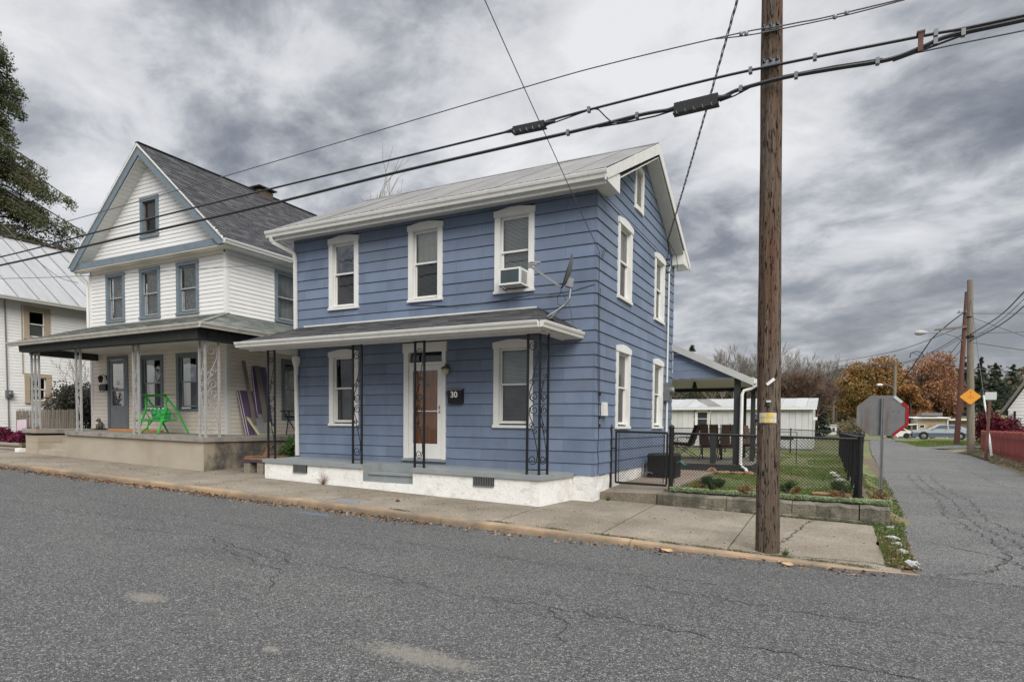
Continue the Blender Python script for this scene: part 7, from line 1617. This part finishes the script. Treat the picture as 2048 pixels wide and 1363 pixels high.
shrub('small_dark_shrub','low spreading green shrub beside the corner post of the fence',(4.15,1.4,-.28),.26,.2,.30,1300,.035,[(.09,.13,.05),(.12,.17,.06)],7)
# rocks
rn=0
for (x,y,z,rx,ry,rz2,lab,mt) in ((2.72,1.25,-.26,.13,.09,.07,'pale orange rock in the bed just left of the utility pole',m_brownstone),(3.85,1.45,-.26,.20,.08,.05,'long flat reddish rock behind the fence near its corner',m_brownstone),(4.22,1.35,-.26,.18,.08,.05,'brown rock under the corner of the fence',m_brownstone),
    (1.20,5.95,-.24,.14,.10,.11,'upright orange rock at the left end of the row by the patio deck',m_brownstone),(1.5,5.92,-.25,.20,.10,.05,'flat orange rock second from the left by the patio deck',m_brownstone),(1.85,5.9,-.25,.20,.10,.05,'flat orange rock third in the row by the patio deck',m_brownstone),(2.12,5.80,-.25,.14,.10,.07,'orange rock under the white patio downspout',m_brownstone),(2.5,5.9,-.25,.22,.14,.05,'dark flat rock right of the white patio downspout',m_wallconc),
    (4.05,7.2,-.24,.09,.07,.05,'pale pinkish rock by the side fence, nearest the lawn',m_stone),(4.12,6.1,-.24,.09,.08,.05,'pale rock by the side fence behind the pinkish one',m_stone),(4.2,4.9,-.25,.11,.08,.06,'broken pale rock at the foot of the side fence',m_stone),(4.2,3.6,-.25,.10,.09,.06,'largest pale rock close to the corner fence post',m_stone)):
    solo('rock',MB().blob((x,y,z),rx,ry,rz2,10,7,.14),mt,lab,'rock')
for (x,y,rx,ry,lab) in ((4.86,.30,.09,.07,'white rubble stone at the end of the garden wall'),(4.83,-.62,.10,.13,'white rubble stone in the grass strip, second from the garden wall'),(4.84,-1.12,.09,.11,'white rubble stone third from the garden wall'),(4.86,-1.62,.08,.12,'small flat rubble stone fourth from the garden wall'),(4.90,-2.35,.09,.24,'long white rubble slab nearest the kerb end')):
    solo('rubble_stone',MB().blob((x,y,roadz(x,y)+.022),rx*.85,ry*.85,.032,10,6,.2),mat('white_rubble',(.33,.325,.31),.9,.15,8,bump=.7,dirt=((.25,.22,.18),7,.52,.7,.6)),lab,'stone','white rubble stones by the kerb end')
# weeds
for (x,y,lab,ts,h) in ((-5.62,-1.2,'dry reddish weed growing at the foot of the white porch base',[(.22,.12,.07),(.16,.10,.06)],.30),(3.52,-2.72,'small green weed at the foot of the utility pole',[(.06,.10,.04),(.09,.13,.05)],.12),(.20,.30,'tiny green weed growing at the gate step',[(.06,.11,.03)],.10)):
    g=MB(); c=V((x,y,walk(x,y)))
    for i in range(60): 
        e=c+V((R.gauss(0,h*.4),R.gauss(0,h*.25),h*(.3+.7*R.random()))); w2=V((.003,.001,0)); g.add([c-w2,c+w2,e],[(0,1,2)],tone(ts)); leafq(g,c.lerp(e,.5+.5*R.random()),.022,tone(ts))
    solo('weed',g,m_leaf,lab,'weed')
g=MB()
for _ in range(2600):
    x=R.choice((1.2,1.6,2.1,2.6,3.0,3.45,3.9,4.3,-.5,-2.4,.4))+R.gauss(0,.12); y=-2.79+R.gauss(0,.018); p=V((x,y,walk(x,y)+.004+.02*R.random())); leafq(g,p,.018,tone([(.07,.10,.035),(.10,.11,.05),(.14,.10,.06)]),.2)
for _ in range(1500):
    x=R.uniform(2.6,4.8); y=.40+R.gauss(0,.02); p=V((x,y,walk(x,y)+.004+.03*R.random())); leafq(g,p,.02,tone([(.07,.12,.035),(.10,.13,.05)]),.2)
put('joint_weeds',g,m_leaf,kind='stuff')
# fallen leaves in the gutter
LT=[(.11,.055,.03),(.16,.09,.05),(.22,.145,.09),(.08,.045,.03),(.27,.20,.14)]
g=MB()
for _ in range(5200):
    x=-24+22.5*R.random() if R.random()<.93 else R.uniform(-1.5,4.6); 
    if noise.noise(V((x*1.3,0,7)))<-.18 and R.random()<.75: continue
    y=-3.04-abs(R.gauss(0,.13)); p=V((x,y,roadz(x,y)+.008+.03*R.random()*math.exp(-(abs(y+3.04))*9))); leafq(g,p,.045*(.5+R.random()),tone(LT),.75)
for _ in range(380):
    x=R.uniform(-22,4.5); y=R.uniform(-2.7,.2 if x>0 else -1.2); leafq(g,V((x,y,walk(x,y)+.008)),.03,tone(LT),.9)
for _ in range(900):
    y=-2.7+12*R.random()**1.5; x=4.65+(interp(y,LE)-4.6)*R.random(); leafq(g,V((x,y,max(bankz(x,y),roadz(x,y))+.03)),.035,tone(LT),.8)
put('fallen_leaves',g,m_lit,kind='stuff')
for (x,y,s,lab,ang) in ((2.12,-3.12,.085,'large tan oak leaf on the road by the kerb left of the utility pole',.3),(3.55,-3.16,.075,'pale curled leaf on the road just right of the utility pole',1.2)):
    g=MB(); c=V((x,y,roadz(x,y)+.035)); pts=[]
    for i in range(14):
        a=6.283*i/14+ang; r_=s*(1 if i%2 else .62); pts.append((c.x+math.cos(a)*r_*1.3,c.y+math.sin(a)*r_*.7,c.z+.015*math.sin(a*2)))
    g.add([tuple(c+V((0,0,.012)))]+pts,[(0,i+1,(i+1)%14+1) for i in range(14)],(.40,.26,.14)); solo('dry_leaf',g,m_lit,lab,'leaf')
g=MB(); c=V((-20.4,-3.15,roadz(-20.4,-3.15)+.03)); g.blob(tuple(c),.28,.09,.05,9,5,.25); solo('litter',g,m_offwhite,'crumpled white litter in the gutter at the far left','litter')
g=MB(); c=V((-3.0,-2.05,walk(-3,-2))); g.blob((c.x,c.y,c.z+.015),.05,.03,.02,8,5,.3); solo('dry_leaf',g,mat('dark_brown_curled_leaf',(.09,.04,.02),.8,.3,10),'dark brown curled leaf lying on the sidewalk in front of the porch','leaf')
